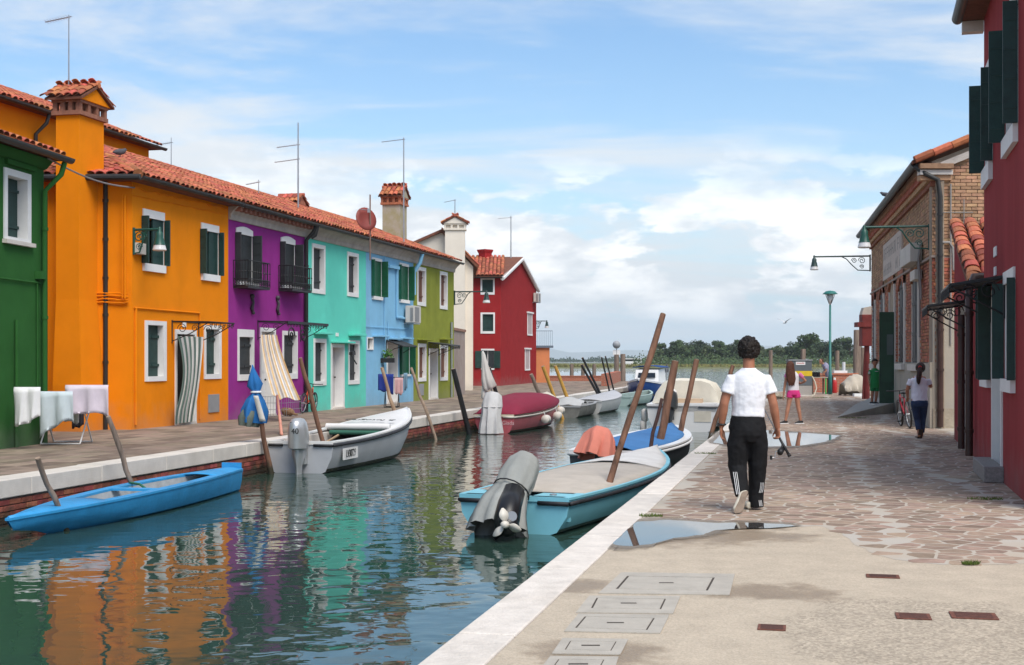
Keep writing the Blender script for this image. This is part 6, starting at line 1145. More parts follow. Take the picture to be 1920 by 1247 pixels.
# planter on the light blue wall
p = LW.world(LW.S(716), -.2, LW.Z(716, 680)); t = thing('wall_planter', 'dark wall planter with a leafy plant on the light blue house', 'planter', p); mb = MB(); mb.box(-.25,.25,-.1,.12,0,.16); mb.build('trough', IRON, t); mb = MB(); mb.tube([(-.15,.0,0),(-.15,.15,-.25)], .015, 5); mb.build('bracket', IRON, t); mb = MB(); rg = random.Random(3)
for k in range(90): c = Vector((rg.gauss(0,.1), rg.gauss(0,.06), .18+abs(rg.gauss(0,.13)))); a = Vector((rg.uniform(-1,1),rg.uniform(-1,1),rg.uniform(-1,1))).normalized()*.05; b = a.orthogonal().normalized()*.03; mb.add([c-a,c+b,c+a,c-b], [(0,1,2,3)])
tag(mb.build('leaves', mat('leaf_green', (.05,.14,.02), .7, .3, 9), t), kind='stuff')
# air conditioners, dish, aerials
def aircon(label, wl, s, z, w_=.85, h_=.62, d=.34):
    p = wl.world(s, 0, z); t = thing('air_conditioner', label, 'air conditioner', p, wl.rz, 'outdoor air conditioners'); mb = MB(); mb.box(0,w_,-d-.08,-.08,0,h_); b = mb.build('casing', mat('ac_cream', (.52,.49,.44), .5, .05), t, bevel=.015); mb = MB()
    for k in range(12): mb.box(-.012,0,-d-.04,-d*.55-.08,.06+k*(h_-.12)/12,.06+k*(h_-.12)/12+.02)
    mb.box(w_*.1,w_*.7,-d-.09,-d-.08,.05,h_-.05); tag(mb.build('grille', mat('ac_grey', (.22,.22,.22), .6), b), kind='stuff'); mb = MB(); mb.box(.05,w_-.05,-d-.06,0,-.05,-.005); mb.build('shelf_bracket', METAL, t)
aircon('cream air conditioner on the light blue house wall', LW, LW.S(756), LW.Z(756,605)); aircon('air conditioner high on the gable of the far red house', Wall(RX,RY,.216,1.0), RS.S(998), RS.Z(998,566), .9, .6)
p = W(694, 420, 40.3); t = thing('satellite_dish', 'rust red satellite dish on a mast in front of the roofs', 'satellite dish', (p.x,p.y,0)); mb = MB(); mb.tube([(0,0,CAMZ+(HOR-488)/F*40.3),(0,0,CAMZ+(HOR-365)/F*40.3)], .022, 8); mb.build('mast', mat('rust_pole', (.20,.12,.09), .7), t)
c = Vector((-.1,-.12,CAMZ+(HOR-411)/F*40.3)); n = Vector((.62,-.75,.22)).normalized(); u = n.orthogonal().normalized(); v = n.cross(u); mb = MB(); mb.rings([[c + (u*math.cos(k*.2618)+v*math.sin(k*.2618))*r - n*(.10*(1-(r/.36)**2)) + n*o_ for k in range(24)] for r, o_ in ((.02,-.02),(.2,-.02),(.36,-.02),(.36,0),(.2,0),(.02,0))]); d = mb.build('reflector', mat('dish_red', (.22,.04,.03), .6, .1), t, smooth=True); mb = MB(); mb.tube([c-v*.34, c-v*.2+n*.3], .012, 5); mb.obox(c-v*.18+n*.32, (.07,.07,.12)); mb.build('feed_arm', METAL, t)
def aerial(label, px, y0, y1, Y, booms, d=.03):
    b = W(px, y1, Y); t = thing('tv_aerial', label, 'aerial', b, 0, 'television aerials'); h = (y1-y0)*Y/F; mb = MB(); mb.tube([(0,0,-.3),(0,0,h)], [d*.6,d*.4], 6); mb.build('mast', METAL, t)
    for x, yb, dy in booms:
        L_ = (x-px)*Y/F; z = (y1-yb)*Y/F; mb = MB(); mb.tube([(.06,0,z),(L_,.3,z-dy*Y/F)], .012, 5); n = 9
        for k in range(n): q = (k+.5)/n; mb.tube([(L_*q,.3*q-.16,z-dy*Y/F*q),(L_*q,.3*q+.16,z-dy*Y/F*q)], .005, 4)
        mb.build('boom', METAL, t)
aerial('tall television aerial on the orange chimney', 129, 28, 180, 29.4, [(76,31,4)]); aerial('small aerial behind the taller orange house roof', 321, 258, 322, 46, [(285,267,3)], .03); aerial('tall double aerial above the purple house roof', 559, 230, 372, 44, [(516,271,3),(512,298,4)], .05); aerial('aerial tied to the old olive chimney', 757, 258, 440, 50.5, [(714,261,3)], .05); aerial('low aerial above the orange roof ridge', 485, 337, 364, 44, [(458,341,3)]); aerial('aerial on the cream chimney', 853, 374, 422, 67.6, [(832,375,3)], .05); aerial('aerial on the far red house', 958, 405, 478, 85, [(934,408,1)], .07)
# overhead cable between the green and orange houses
a, b = W(90,297,24.3), LW.world(.06,-.02,LW.Z(250,352)); mb = MB(); mb.tube([a.lerp(b,k/10) - Vector((0,0,.12*math.sin(math.pi*k/10))) for k in range(11)], .018, 6); tag(mb.build('overhead_cable', mat('cable_grey', (.22,.20,.19))), 'twisted grey cable slung from the green to the orange house', 'cable')
# bicycles
def bicycle(label, loc, rz, lean, frame, tyre=BLACKP, wr=.30):
    t = thing('bicycle', label, 'bicycle', loc, rz); t.rotation_euler = (R(lean), 0, rz); wb = 1.02
    def wheel(x):
        e = bpy.data.objects.new('wheel', None); COL.objects.link(e); e.parent = t; e.location = (x,0,wr); 
        for nm, r, rad, mt in (('tyre', wr-.02, .022, tyre),('rim', wr-.05, .012, METAL)): mb = MB(); P = [(r*math.cos(k*math.pi/14),0,r*math.sin(k*math.pi/14)) for k in range(29)]; mb.tube(P, rad, 7, up=(0,1,0)); mb.build(nm, mt, e, smooth=True)
        mb = MB()
        for k in range(14): a = k*2*math.pi/14; mb.tube([(0,.02*(-1)**k,0),((wr-.05)*math.cos(a),0,(wr-.05)*math.sin(a))], .0025, 4)
        mb.tube([(0,-.05,0),(0,.05,0)], .025, 8); tag(mb.build('spokes', METAL, e), kind='stuff')
    wheel(0); wheel(wb); mb = MB(); bb = Vector((.42,0,.28)); sea = Vector((.30,0,.68)); hd = Vector((.80,0,.70)); hd2 = Vector((.83,0,.58)); rx = Vector((0,0,wr))
    for a, b, r in ((bb,sea,.017),(sea,hd,.016),(bb,hd2,.02),(hd2,hd+Vector((-.01,0,.05)),.02),(rx,bb,.011),(rx,sea-Vector((0,0,.05)),.010)): mb.tube([a,b], r, 8)
    mb.build('frame', frame, t, smooth=True); mb = MB()
    for y in (-.05,.05): mb.tube([hd2+Vector((0,y,0)), Vector((wb,y,wr))], .016, 7)
    mb.build('fork', BLACKP, t, smooth=True); mb = MB(); mb.tube([hd,hd+Vector((-.02,0,.13))], .014, 7); mb.tube([(.86,-.28,.86),(.80,-.2,.85),(.78,0,.84),(.80,.2,.85),(.86,.28,.86)], .013, 7); mb.build('handlebar', BLACKP, t, smooth=True)
    mb = MB(); mb.tube([(.30,0,.68),(.28,0,.78)], .013, 7); mb.rings([[(.28+x+l*math.cos(k*math.pi/5)*.06,w_*math.sin(k*math.pi/5),z) for k in range(10)] for x,l,w_,z in ((0,2,.07,.78),(0,2.2,.075,.81),(0,1.9,.06,.825))]); mb.build('saddle', BLACKP, t, smooth=True); mb = MB(); mb.tube([bb-Vector((0,.06,0)),bb+Vector((0,.06,0))], .02, 8); mb.lathe([(.08,-.005),(.08,.005)], 14, (0,0,0)); mb.v = [(x,y,z) for x,y,z in mb.v]; mb.tube([bb+Vector((0,.07,0)),bb+Vector((.1,.07,-.13))], .01, 6); mb.tube([bb-Vector((0,.07,0)),bb+Vector((-.1,-.07,.13))], .01, 6); mb.box(.47,.57,.08,.17,.14,.165); mb.box(.27,.37,-.17,-.08,.40,.425); mb.build('crankset', BLACKP, t)
    return t
ORF = mat('orange_frame', (.55,.07,.025), .35, .1); p = W(567, 776, 38.6); bicycle('orange mountain bike leaning on the wall between purple and turquoise houses', (p.x,p.y,0), LW.rz+R(4), 5, ORF)
p = W(1706, 803, 30.25); bicycle('red bicycle parked at the corner of the brick hall', (p.x,p.y,0), math.atan2(1,.10), -6, mat('red_frame', (.33,.015,.03), .35, .1), wr=.32)
# wire pen with a sleeping tabby cat beside the bicycle
p = W(533, 781, 36.2); t = thing('wire_pen', 'low wire mesh pen standing on the quay by the purple house', 'pen', (p.x,p.y,0), LW.rz); mb = MB()
for k in range(9): mb.tube([(k*.15,0,0),(k*.15,0,.55)], .005, 4); mb.tube([(0,k*.08,0),(0,k*.08,.55)], .005, 4)
for z in (.02,.2,.38,.55): mb.tube([(0,0,z),(1.2,0,z)], .006, 4); mb.tube([(0,0,z),(0,.64,z)], .006, 4)
mb.build('mesh', METAL, t); p = W(540, 777, 36.6)
mb = MB(); mb.ball((0,0,.12), (.22,.12,.12), 12, 8); mb.ball((.2,-.04,.16), (.085,.075,.07), 10, 7); mb.tube([(-.18,0,.08),(-.25,-.1,.05),(-.1,-.16,.04)], [.04,.03,.02], 7); mb.tube([(.24,-.08,.21),(.25,-.08,.26)], [.03,.005], 5); mb.tube([(.17,-.08,.21),(.17,-.08,.26)], [.03,.005], 5); o = mb.build('cat', mat('tabby_fur', (.22,.13,.07), .95, .5, 14), smooth=True); o.location = (p.x,p.y,0); o.rotation_euler = (0,0,LW.rz+1.2); md = o.modifiers.new('r','REMESH'); md.mode = 'VOXEL'; md.voxel_size = .018; tag(o, 'brown tabby cat curled up in the wire pen', 'cat')
# ------------------------------------------------------------------ far end of the right quay
KG = mat('pump_grey', (.10,.115,.125), .5, .1, 3); p = W(1501, 743, 57); t = thing('fuel_pump', 'grey fuel pump cabinet with yellow stripe at the lagoon edge', 'fuel pump', (p.x,57,0)); hw = .49
mb = MB(); mb.box(-hw-.1,hw+.1,-.1,.7,0,.05); mb.build('plinth', STONE, t); mb = MB(); mb.box(-hw,hw,0,.6,.05,.45); mb.build('concrete_base', mat('pump_base', (.34,.31,.28), .85), t); mb = MB(); mb.box(-hw,hw,0,.6,.452,1.52); c = mb.build('cabinet', KG, t, bevel=.02); mb = MB(); mb.box(-hw-.004,hw+.004,-.006,.606,.86,1.08); mb.build('yellow_stripe', mat('yellow_paint', (.62,.42,.02), .5), c); mb = MB(); mb.box(-hw-.03,hw+.03,-.03,.63,1.522,1.57); mb.build('lid', mat('lid_grey', (.25,.26,.27), .5), c)
mb = MB(); mb.box(-.2,.2,-.014,-.004,1.34,1.47); sg_ = mb.build('notice', WHITE, c); mb = MB(); rg = random.Random(2)
for k in range(10): mb.box(-.16+k*.033,-.16+k*.033+rg.uniform(.012,.026),-.018,-.014,1.39,1.39+rg.uniform(.03,.05))
tag(mb.build('red_print', mat('red_print', (.45,.03,.03), .6), sg_), kind='stuff')
mb = MB(); mb.tube([W(1523,706,57.2)-p, W(1528,716,57)-p, W(1531,728,57)-p, W(1527,740,56.8)-p, W(1522,744,56.6)-p], .03, 7); o = mb.build('hose', mat('hose_beige', (.48,.42,.32), .7), smooth=True); o.location = p; tag(o, 'beige hose hanging beside the fuel pump', 'hose')
p = W(1534, 738, 61); t = thing('work_table', 'small work table with a green leg by the lagoon wall', 'table', (p.x,61,0)); mb = MB(); mb.box(-.4,.4,-.25,.35,.72,.77); mb.build('tabletop', mat('table_wood', (.34,.29,.22), .8), t, bevel=.01)
for x, y, m_ in ((.3,-.2,mat('leg_green', (.05,.32,.06), .5)),(-.3,-.2,mat('leg_dark', (.10,.07,.05), .8)),(.3,.3,mat('leg_dark', (.10,.07,.05), .8)),(-.3,.3,mat('leg_dark', (.10,.07,.05), .8))): mb = MB(); mb.box(x-.03,x+.03,y-.03,y+.03,0,.72); mb.build('leg', m_, t)
p = W(1529, 704, 61); mb = MB()
for k in range(6): mb.box(-.17+k*.06,-.14+k*.06,-.14,-.12,0,.22)
mb.box(-.17,.17,-.13,.13,0,.03); mb.box(-.18,-.16,-.14,.14,0,.22); mb.box(.16,.18,-.14,.14,0,.22); mb.box(-.18,.18,-.14,-.12,.18,.22); mb.box(-.18,.18,.12,.14,0,.22); o = mb.build('crate', BLACKP); o.location = (p.x,61,.772); tag(o, 'black plastic crate on the work table', 'crate')
a, b = W(1523,735,64), W(1606,735,64); mb = MB(); mb.box(a.x,b.x,63.8,64.2,-.006,.84); qw = mb.build('quay_end_wall', BTEX); tag(qw, 'broken low red brick wall at the end of the right quay', 'wall'); mb = MB(); mb.box(a.x-.03,b.x+.03,63.75,64.25,.843,.92); mb.build('coping', mat('wall_cap', (.40,.14,.08)), qw)
p = W(1565, 737, 62.6); t = thing('gas_cylinder', 'red gas cylinder standing against the lagoon wall', 'gas cylinder', (p.x,62.6,0)); mb = MB(); mb.lathe([(.10,0),(.11,.02),(.11,.5),(.07,.6),(.04,.62)], 14); mb.build('body', mat('cylinder_red', (.42,.015,.015), .4), t, smooth=True); mb = MB(); mb.lathe([(.05,.61),(.05,.70),(.02,.72)], 10); mb.build('valve', WHITE, t)
TARP = cloth_mat('canvas_tarp', (.46,.40,.32)); rg = random.Random(6); rows = []
for i in range(10):
    row = []
    for j in range(14): u = j/13; x = lerp(1579, 1634, u); top = .30 + .62*math.sin(math.pi*min(1, .15+u*.75))**1.5; q = i/9; z = top*(1-(2*q-1)**4)*.98 if 0 < q < 1 else .0; row.append(Vector((W(x,700,58).x, 57.4+q*1.3 + rg.uniform(-.05,.05), max(.0, z + rg.uniform(-.05,.05)) + (.18 if (u < .5 and i == 0) else 0))))
    rows.append(row)
mb = MB(); mb.sheet(rows, .02); tag(mb.build('tarpaulin', TARP, smooth=True), 'cream canvas tarpaulin draped over gear beside the brick hall', 'tarpaulin')
for x0, x1, y, Y, z, lb in ((1602,1624,738,56.6,.0,'white polystyrene tray on the ground in front of the tarpaulin'),(1564,1589,700,63.9,.922,'white polystyrene box lying on the brick wall')):
    a, b = W(x0,y,Y), W(x1,y,Y); w_ = b.x-a.x; mb = MB(); mb.box(0,w_,0,.3,0,.03); mb.box(0,w_,0,.025,.03,.12); mb.box(0,w_,.275,.3,.03,.12); mb.box(0,.025,.025,.275,.03,.12); mb.box(w_-.025,w_,.025,.275,.03,.12); o = mb.build('polystyrene_box', mat('polystyrene', (.72,.72,.71), .8)); o.location = (a.x,Y,z); tag(o, lb, 'box')
p = W(1582, 696, 66.5); t = thing('tide_gauge', 'white measuring post standing behind the lagoon wall', 'post', (p.x,66.5,-.5)); mb = MB(); mb.tube([(0,0,0),(0,0,1.9)], .06, 8); mb.build('post', WHITE, t, smooth=True); mb = MB(); mb.tube([(0,0,1.3),(0,0,1.95)], .085, 8); mb.tube([(0,0,.85),(0,0,1.0)], .09, 8); mb.build('sleeve', mat('sleeve_white', (.6,.6,.6), .5), t)
# rusty crane behind the hall
CR = mat('crane_red', (.17,.022,.018), .6, .25, 4); p = W(1623, 700, 53); t = thing('quay_crane', 'rusty red hoist with a box head behind the brick hall', 'crane', (p.x,53,0)); mb = MB(); mb.tube([(.05,0,0),(.05,0,2.9)], [.12,.10], 8); mb.tube([(-.1,0,0),(0,0,2.2)], .05, 6); mb.build('mast', CR, t); mb = MB(); mb.box(-.20,.28,-.25,.25,2.1,3.35); mb.build('box_head', CR, t, bevel=.02); mb = MB(); mb.box(-.38,.3,-.3,.3,2.86,3.05); mb.build('collar', CR, t); mb = MB(); mb.prism([(-.2,-.2,3.35),(.3,-.2,3.35),(.3,-.2,3.7),(-.12,-.2,3.62)], (0,.4,0)); fixn(mb.build('hood', mat('hood_cream', (.45,.38,.32), .8), t))
# nets and rope heap at the quay edge behind the girl
mb = MB(); rg = random.Random(12); c = W(1452, 742, 53)
for k in range(26): a = rg.uniform(0,6.28); r = rg.uniform(.1,.55); P = [Vector((r*math.cos(a+q*.5)+rg.uniform(-.08,.08), r*.6*math.sin(a+q*.5)+rg.uniform(-.08,.08), .04+rg.uniform(0,.22)*(1-r))) for q in range(9)]; mb.tube(P, .03, 5)
o = mb.build('net_heap', mat('net_cream', (.42,.36,.26), .95, .3, 6)); o.location = (c.x,53,0); tag(o, 'heap of cream fishing net and rope at the quay edge', 'net')
# ropes mooring the right hand boats
GR = mat('green_rope', (.03,.14,.08), .9, .2, 20)
def rope(label, pts, mt, r=.018):
    P = [W(*q) for q in pts]; o = P[0]; F2 = []
    for i in range(len(P)-1):
        for k in range(5): F2.append(P[i].lerp(P[i+1], k/5) - o)
    F2.append(P[-1]-o); mb = MB(); mb.tube(F2, r, 6); q = mb.build('mooring_rope', mt, smooth=True); q.location = o; tag(q, label, 'rope')
rope('green mooring rope looped round the tall leaning pole', [(1113,920,18.3),(1117,940,18.0),(1128,950,17.7),(1138,947,17.8),(1137,932,18.0),(1128,925,18.0)], GR, .022); rope('brown mooring rope at the bow of the turquoise boat', [(1170,878,21.0),(1190,872,22.0),(1205,890,22.6),(1212,900,22.8),(1200,885,22.4)], mat('brown_rope', (.25,.18,.09), .9, .2, 20), .022); rope('green rope from the blue decked boat to the knotty pole', [(1215,860,24.5),(1228,880,25.3),(1240,875,25.6)], GR); rope('green rope hanging on the knotty pole by the quay', [(1262,830,27.3),(1268,848,27.4),(1276,846,27.5)], GR); rope('green and white line on the blue skiff', [(243,905,19.4),(262,908,19.0),(276,918,18.8),(282,925,18.7)], GR)
# weeds in the joints
TUF = mat('weed_green', (.09,.13,.02), .9, .3, 20)
for px, py, r, lb in ((1848,936,.16,'weed tuft in the paving near the red house'),(1322,851,.14,'weed tuft along the inner edge of the coping'),(1222,968,.10,'tiny weed tuft where paving meets coping by the puddle'),(1540,746,.3,'grass tuft at the foot of the fuel pump'),(1600,784,.35,'grass fringe along the foot of the ramp'),(1820,1058,.05,'tiny weed at the edge of the stone paving')):
    c = G(px,py); mb = MB(); rg = random.Random(px)
    for k in range(160): a = rg.uniform(0,6.28); q = r*math.sqrt(rg.random()); x, y = q*math.cos(a)*1.3, q*math.sin(a)*.8; h = rg.uniform(.01,.035)*(1.5 if r > .2 else 1); b = rg.uniform(0,3.14); mb.add([(x-.006*math.cos(b),y-.006*math.sin(b),0),(x+.006*math.cos(b),y+.006*math.sin(b),0),(x+rg.uniform(-.03,.03),y+rg.uniform(-.03,.03),h)], [(0,1,2)])
    o = mb.build('weed_tuft', TUF); o.location = (c.x,c.y,.001); tag(o, lb, 'weed', 'weeds in the paving')
# birds
def bird(name, label, p, rz, mt, wings=0.0, sc=1.0):
    t = thing(name, label, 'bird', p, rz); mb = MB(); mb.tube([(-.16,0,.10),(-.08,0,.11),(0,0,.12),(.08,0,.14),(.13,0,.18),(.17,0,.18)], [.012,.045,.06,.05,.03,.006], 8); mb.build('body', mt, t, smooth=True); t.scale = (sc,sc,sc)
    if wings:
        for s in (-1,1): mb = MB(); mb.sheet([[(-.05+.02*k, s*y, .14+wings*math.sin(y*2.2)) for y in (0,.2,.4,.62)] if k == 0 else [(.06-.1*(y/.62), s*y, .14+wings*math.sin(y*2.2)) for y in (0,.2,.4,.62)] for k in (0,1)], .008); mb.build('wing', mt, t, smooth=True)
    else:
        for y in (-.02,.02): mb = MB(); mb.tube([(0,y,0),(0,y,.08)], .005, 5); mb.build('leg', mt, t)
bird('gull', 'pale gull flying over the lagoon trees', W(1472,609,75), .5, mat('gull_grey', (.55,.55,.56), .8), .22, 1.0); bird('pigeon', 'pigeon perched on the gutter of the brick hall', BW.world(BW.S(1690),-.42,BE+.0), 2.6, mat('pigeon_grey', (.07,.07,.08), .8)); bird('pigeon', 'pigeon sitting on the orange house roof hip', (LW.world(2.2,1.55,EAVE+.82)), 1.0, mat('pigeon_grey', (.07,.07,.08), .8), 0, 1.3)
# ------------------------------------------------------------------ island trees
BARK = mat('bark', (.07,.055,.04), .95, .3, 6); LEAFS = [mat('leaf_dark', (.030,.052,.022), .8, .35, .6, rnd=.4, hrnd=.02), mat('leaf_mid', (.050,.082,.028), .8, .35, .6, rnd=.4, hrnd=.02), mat('leaf_light', (.085,.110,.045), .8, .3, .6, rnd=.35, hrnd=.02)]
def tree_mesh(seed, lm, H=9.0, Rd=3.4, n=2600, lobes=14):
    rg = random.Random(seed); mb = MB(); mb.tube([(0,0,-.3),(.1,.05,H*.25),(.0,.1,H*.5),(.15,.0,H*.75)], [.22,.18,.13,.05], 7)
    C = []
    for k in range(lobes):
        a = rg.uniform(0,6.28); q = rg.uniform(.1,.75)*Rd; z = rg.uniform(.30,.88)*H; C.append((Vector((q*math.cos(a), q*math.sin(a), z)), rg.uniform(.30,.55)*Rd*(1.15-.45*z/H))); mb.tube([(0,0,z*.55),(q*math.cos(a)*.6,q*math.sin(a)*.6,z*.85)], [.09,.03], 5)
    tr = mb.mesh('trunk', BARK); mb = MB()
    for k in range(n):
        c, r = rg.choice(C); d = Vector((rg.gauss(0,1),rg.gauss(0,1),rg.gauss(0,1))).normalized(); p = c + d*r*(.45+.6*rg.random()**.6); s = rg.uniform(.16,.40); a = Vector((rg.gauss(0,1),rg.gauss(0,1),rg.gauss(0,.6))).normalized()*s; b = a.cross(d).normalized()*s*.7 if a.cross(d).length > .01 else Vector((s,0,0)); mb.cur = rg.random(); mb.add([p-a,p+b,p+a*.9,p-b], [(0,1,2,3)])
    return tr, mb.mesh('crown', lm)
ORD = 'first second third fourth fifth sixth seventh eighth ninth tenth eleventh twelfth thirteenth fourteenth fifteenth sixteenth seventeenth eighteenth nineteenth twentieth twenty-first twenty-second twenty-third twenty-fourth twenty-fifth twenty-sixth'.split()
TM = [tree_mesh(50+k, LEAFS[k % 3]) for k in range(6)]
rg = random.Random(9); spec = []
prof = [(1232,655),(1245,648),(1262,644),(1280,641),(1298,640),(1315,642),(1330,650),(1343,644),(1357,645),(1372,641),(1386,644),(1398,648),(1412,646),(1428,652),(1444,655),(1457,650),(1468,655),(1480,653),(1494,646),(1510,637),(1524,639),(1538,641),(1552,645),(1566,643),(1580,647),(1594,642)]
for k, (px, top) in enumerate(prof):
    Y = 432 + (k*37 % 50); p = W(px, 683, Y); h = (HOR-top)*Y/F*(1.12 + .12*(k > 17)) + CAMZ + .3; ti = (0,1,3,4,0,3)[k % 6] if not (top > 649) else (2,5,1)[k % 3]
    tr, cr = TM[ti]; kind = ('dark','mid green','pale green')[ti % 3]; t = thing('island_tree', '%s island tree from the left end, with a %s crown' % (ORD[k], kind), 'tree', (p.x, Y, -.3), rg.uniform(0,6.28), 'trees on the marsh island'); t.scale = (h/9*1.15*rg.uniform(.95,1.3), h/9*1.1, h/8.6)
    for nm, me in (('trunk', tr), ('crown', cr)): o = bpy.data.objects.new(nm, me); COL.objects.link(o); o.parent = t
# shrubs under the trees and the far wooded shore: uncountable masses
mb = MB(); rg = random.Random(19)
for k in range(9000):
    x = rg.uniform(43, 118) if k % 3 else rg.uniform(40, 122); Y = 425 + rg.uniform(-4, 40); c = Vector((x*Y/440, Y, -.2 + abs(rg.gauss(0, 1.5)))); s = rg.uniform(.2,.5); a = Vector((rg.gauss(0,1),rg.gauss(0,1),rg.gauss(0,1))).normalized()*s; b = a.orthogonal().normalized()*s*.7; mb.cur = rg.random(); mb.add([c-a,c+b,c+a,c-b], [(0,1,2,3)])
tag(mb.build('island_undergrowth', LEAFS[1]), 'dense green undergrowth beneath the island trees', 'undergrowth', kind='stuff')
mb = MB()
for k in range(12000):
    x = rg.uniform(-60, 330); Y = 1560 + rg.uniform(0, 120); hmax = 3.2 + 1.6*math.sin(x*.06) + 1.2*math.sin(x*.19+1); c = Vector((x, Y, abs(rg.gauss(0,.5))*hmax)); s = rg.uniform(.8,1.8); a = Vector((rg.gauss(0,1),rg.gauss(0,1),rg.gauss(0,.7))).normalized()*s; b = a.orthogonal().normalized()*s*.7; mb.cur = rg.random(); mb.add([c-a,c+b,c+a,c-b], [(0,1,2,3)])
tag(mb.build('far_woods', mat('far_leaf', (.045,.07,.05), .9, .3, .1, rnd=.35)), 'low line of distant woods on the far lagoon shore', 'woods', kind='stuff')
p = W(1192, 683, 480); t = thing('passenger_boat', 'small white passenger boat far off on the lagoon', 'boat', (p.x,480,WZ)); mb = MB(); mb.rings([[(-5,-1.3,-.2),(5,-1.3,-.2),(5,1.3,-.2),(-5,1.3,-.2)],[(-5.2,-1.5,1.2),(5.6,-1.5,1.2),(5.6,1.5,1.2),(-5.2,1.5,1.2)]]); mb.build('hull', GELW, t); mb = MB(); mb.box(-4.4,2.0,-1.2,1.2,1.2,2.7); mb.box(2.6,5,-1.1,1.1,1.2,3.0); c = mb.build('cabin', GELW, t); mb = MB(); mb.box(-4.0,1.6,-1.22,-1.19,1.7,2.4); mb.build('window_band', PANE, c)
p = W(1250, 694, 250); mb = MB(); mb.lathe([(.35,-.3),(.4,.2),(.2,.7),(.15,1.3),(.02,1.4)], 10); o = mb.build('buoy', mat('buoy_dark', (.08,.08,.09), .6)); o.location = (p.x,250,WZ); tag(o, 'dark marker buoy floating on the lagoon', 'buoy')
# ------------------------------------------------------------------ people
def remesh(o, v, it=5, fac=.5):
    m = o.modifiers.new('union', 'REMESH'); m.mode = 'VOXEL'; m.voxel_size = v; m.use_smooth_shade = True
    s = o.modifiers.new('smooth', 'SMOOTH'); s.factor = fac; s.iterations = it; return o
FT = bpy.data.textures.new('cloth_folds', 'CLOUDS'); FT.noise_scale = .09; FT.noise_depth = 2
def crumple(o, k=.02): d = o.modifiers.new('folds', 'DISPLACE'); d.texture = FT; d.strength = k; d.mid_level = .5; d.texture_coords = 'LOCAL'; return o
SKIN = mat('skin_tan', (.36,.15,.085), .55, .10, 12, .15, 120, spec=.3); SKIN2 = mat('skin_light', (.42,.20,.125), .55, .10, 12, .1, 120, spec=.3)
class Person:
    def __init__(s, label, px, py, Y, z=0.0, v=.012, skin=SKIN):
        s.Y = Y; s.o = W(px, py, Y); s.o.z = z; s.root = thing('person', label, 'person', s.o); s.b = MB(); s.v = v; s.skin = skin
    def P(s, px, py, dy=0.0): return W(px, py, s.Y + dy) - s.o
    def limb(s, mb, pts, rad, n=10, up=(1,0,0)): mb.tube([s.P(*p) for p in pts], rad, n, up=up)
    def arm(s, sh, el, wr, r=(.052,.043,.030)):
        a, b, c = (s.P(*q) for q in (sh, el, wr)); s.b.tube([a, a.lerp(b,.5), b, b.lerp(c,.35), c], [r[0], r[0]*.95, r[1], r[1]*1.02, r[2]], 10)
    def hand(s, wr, d, side, k=1.0, curl=.5, palm=None):
        """wr wrist point (local), d pointing direction, side = thumb direction; fingers bend towards palm"""
        w = wr; d = Vector(d).normalized(); sd = Vector(side); sd = (sd - d*sd.dot(d)).normalized(); pn = Vector(palm) if palm else d.cross(sd); pn = (pn - d*pn.dot(d)).normalized(); mb = s.b
        mb.tube([w, w+d*.03*k, w+d*.085*k], [(.026*k,.02*k),(.040*k,.018*k),(.042*k,.016*k)], 10, up=sd)
        for i, l in enumerate((.072,.080,.076,.060)):
            st = w + d*.08*k + sd*(.030-.020*i)*k; p1 = st + (d*math.cos(curl*.5)+pn*math.sin(curl*.5))*l*.5*k; p2 = p1 + (d*math.cos(curl*1.5)+pn*math.sin(curl*1.5))*l*.35*k; p3 = p2 + (d*math.cos(curl*2.4)+pn*math.sin(curl*2.4))*l*.28*k
            mb.tube([st-d*.02*k, st, p1, p2, p3], [.0095*k,.0095*k,.009*k,.0085*k,.0065*k], 8)
        t0 = w + d*.03*k + sd*.030*k; t1 = t0 + (d*.6+sd*.6+pn*.3).normalized()*.045*k; t2 = t1 + (d*.9+sd*.1+pn*.4).normalized()*.035*k; mb.tube([t0-sd*.015*k, t0, t1, t2], [.013*k,.013*k,.011*k,.008*k], 8)
    def head(s, c, r=.088, face=(0,1,0)):
        c = s.P(*c); f = Vector(face).normalized(); sd = f.cross(Vector((0,0,1))).normalized(); z = Vector((0,0,1)); mb = s.b; s.hc, s.hr, s.hf, s.hs = c, r, f, sd
        mb.ball(c + z*r*.15, (r*.93, r*1.05, r*1.12), 16, 10) if abs(f.y) > .7 else mb.ball(c + z*r*.15, (r*1.05, r*.93, r*1.12), 16, 10)
        mb.ball(c + f*r*.25 - z*r*.65, (r*.62, r*.62, r*.58), 12, 8); mb.tube([c + f*r*.95 + z*r*.12, c + f*r*1.28 - z*r*.28, c + f*r*1.0 - z*r*.40], [r*.10,r*.17,r*.10], 8)
        for q in (-1,1): mb.ball(c + sd*q*r*.97 - z*r*.05, (r*.12, r*.2, r*.28), 8, 6); mb.ball(c + f*r*.86 + sd*q*r*.36 + z*r*.28, (r*.22,r*.14,r*.10), 8, 5)
        mb.ball(c + f*r*.92 - z*r*.66, (r*.30, r*.16, r*.10), 8, 5)
    def face(s):   # eyes and brows as parts of the figure
        for q in (-1,1):
            mb = MB(); mb.ball(s.hc + s.hf*s.hr*1.00 + s.hs*q*s.hr*.36 + Vector((0,0,s.hr*.08)), (s.hr*.13,s.hr*.06,s.hr*.08), 8, 6); mb.build('eye', BLACKP, s.root, smooth=True)
    def finish(s): o = s.b.build('body', s.skin, s.root); remesh(o, s.v); s.body = o; return o
    def cloth(s, name, mb, mt, v=None, it=4, parent=None): o = mb.build(name, mt, parent or s.root); remesh(o, v or s.v, it); return o
def hairmat(name, col): return mat(name, col, .6, .5, 30, 1.0, 45, spec=.3)
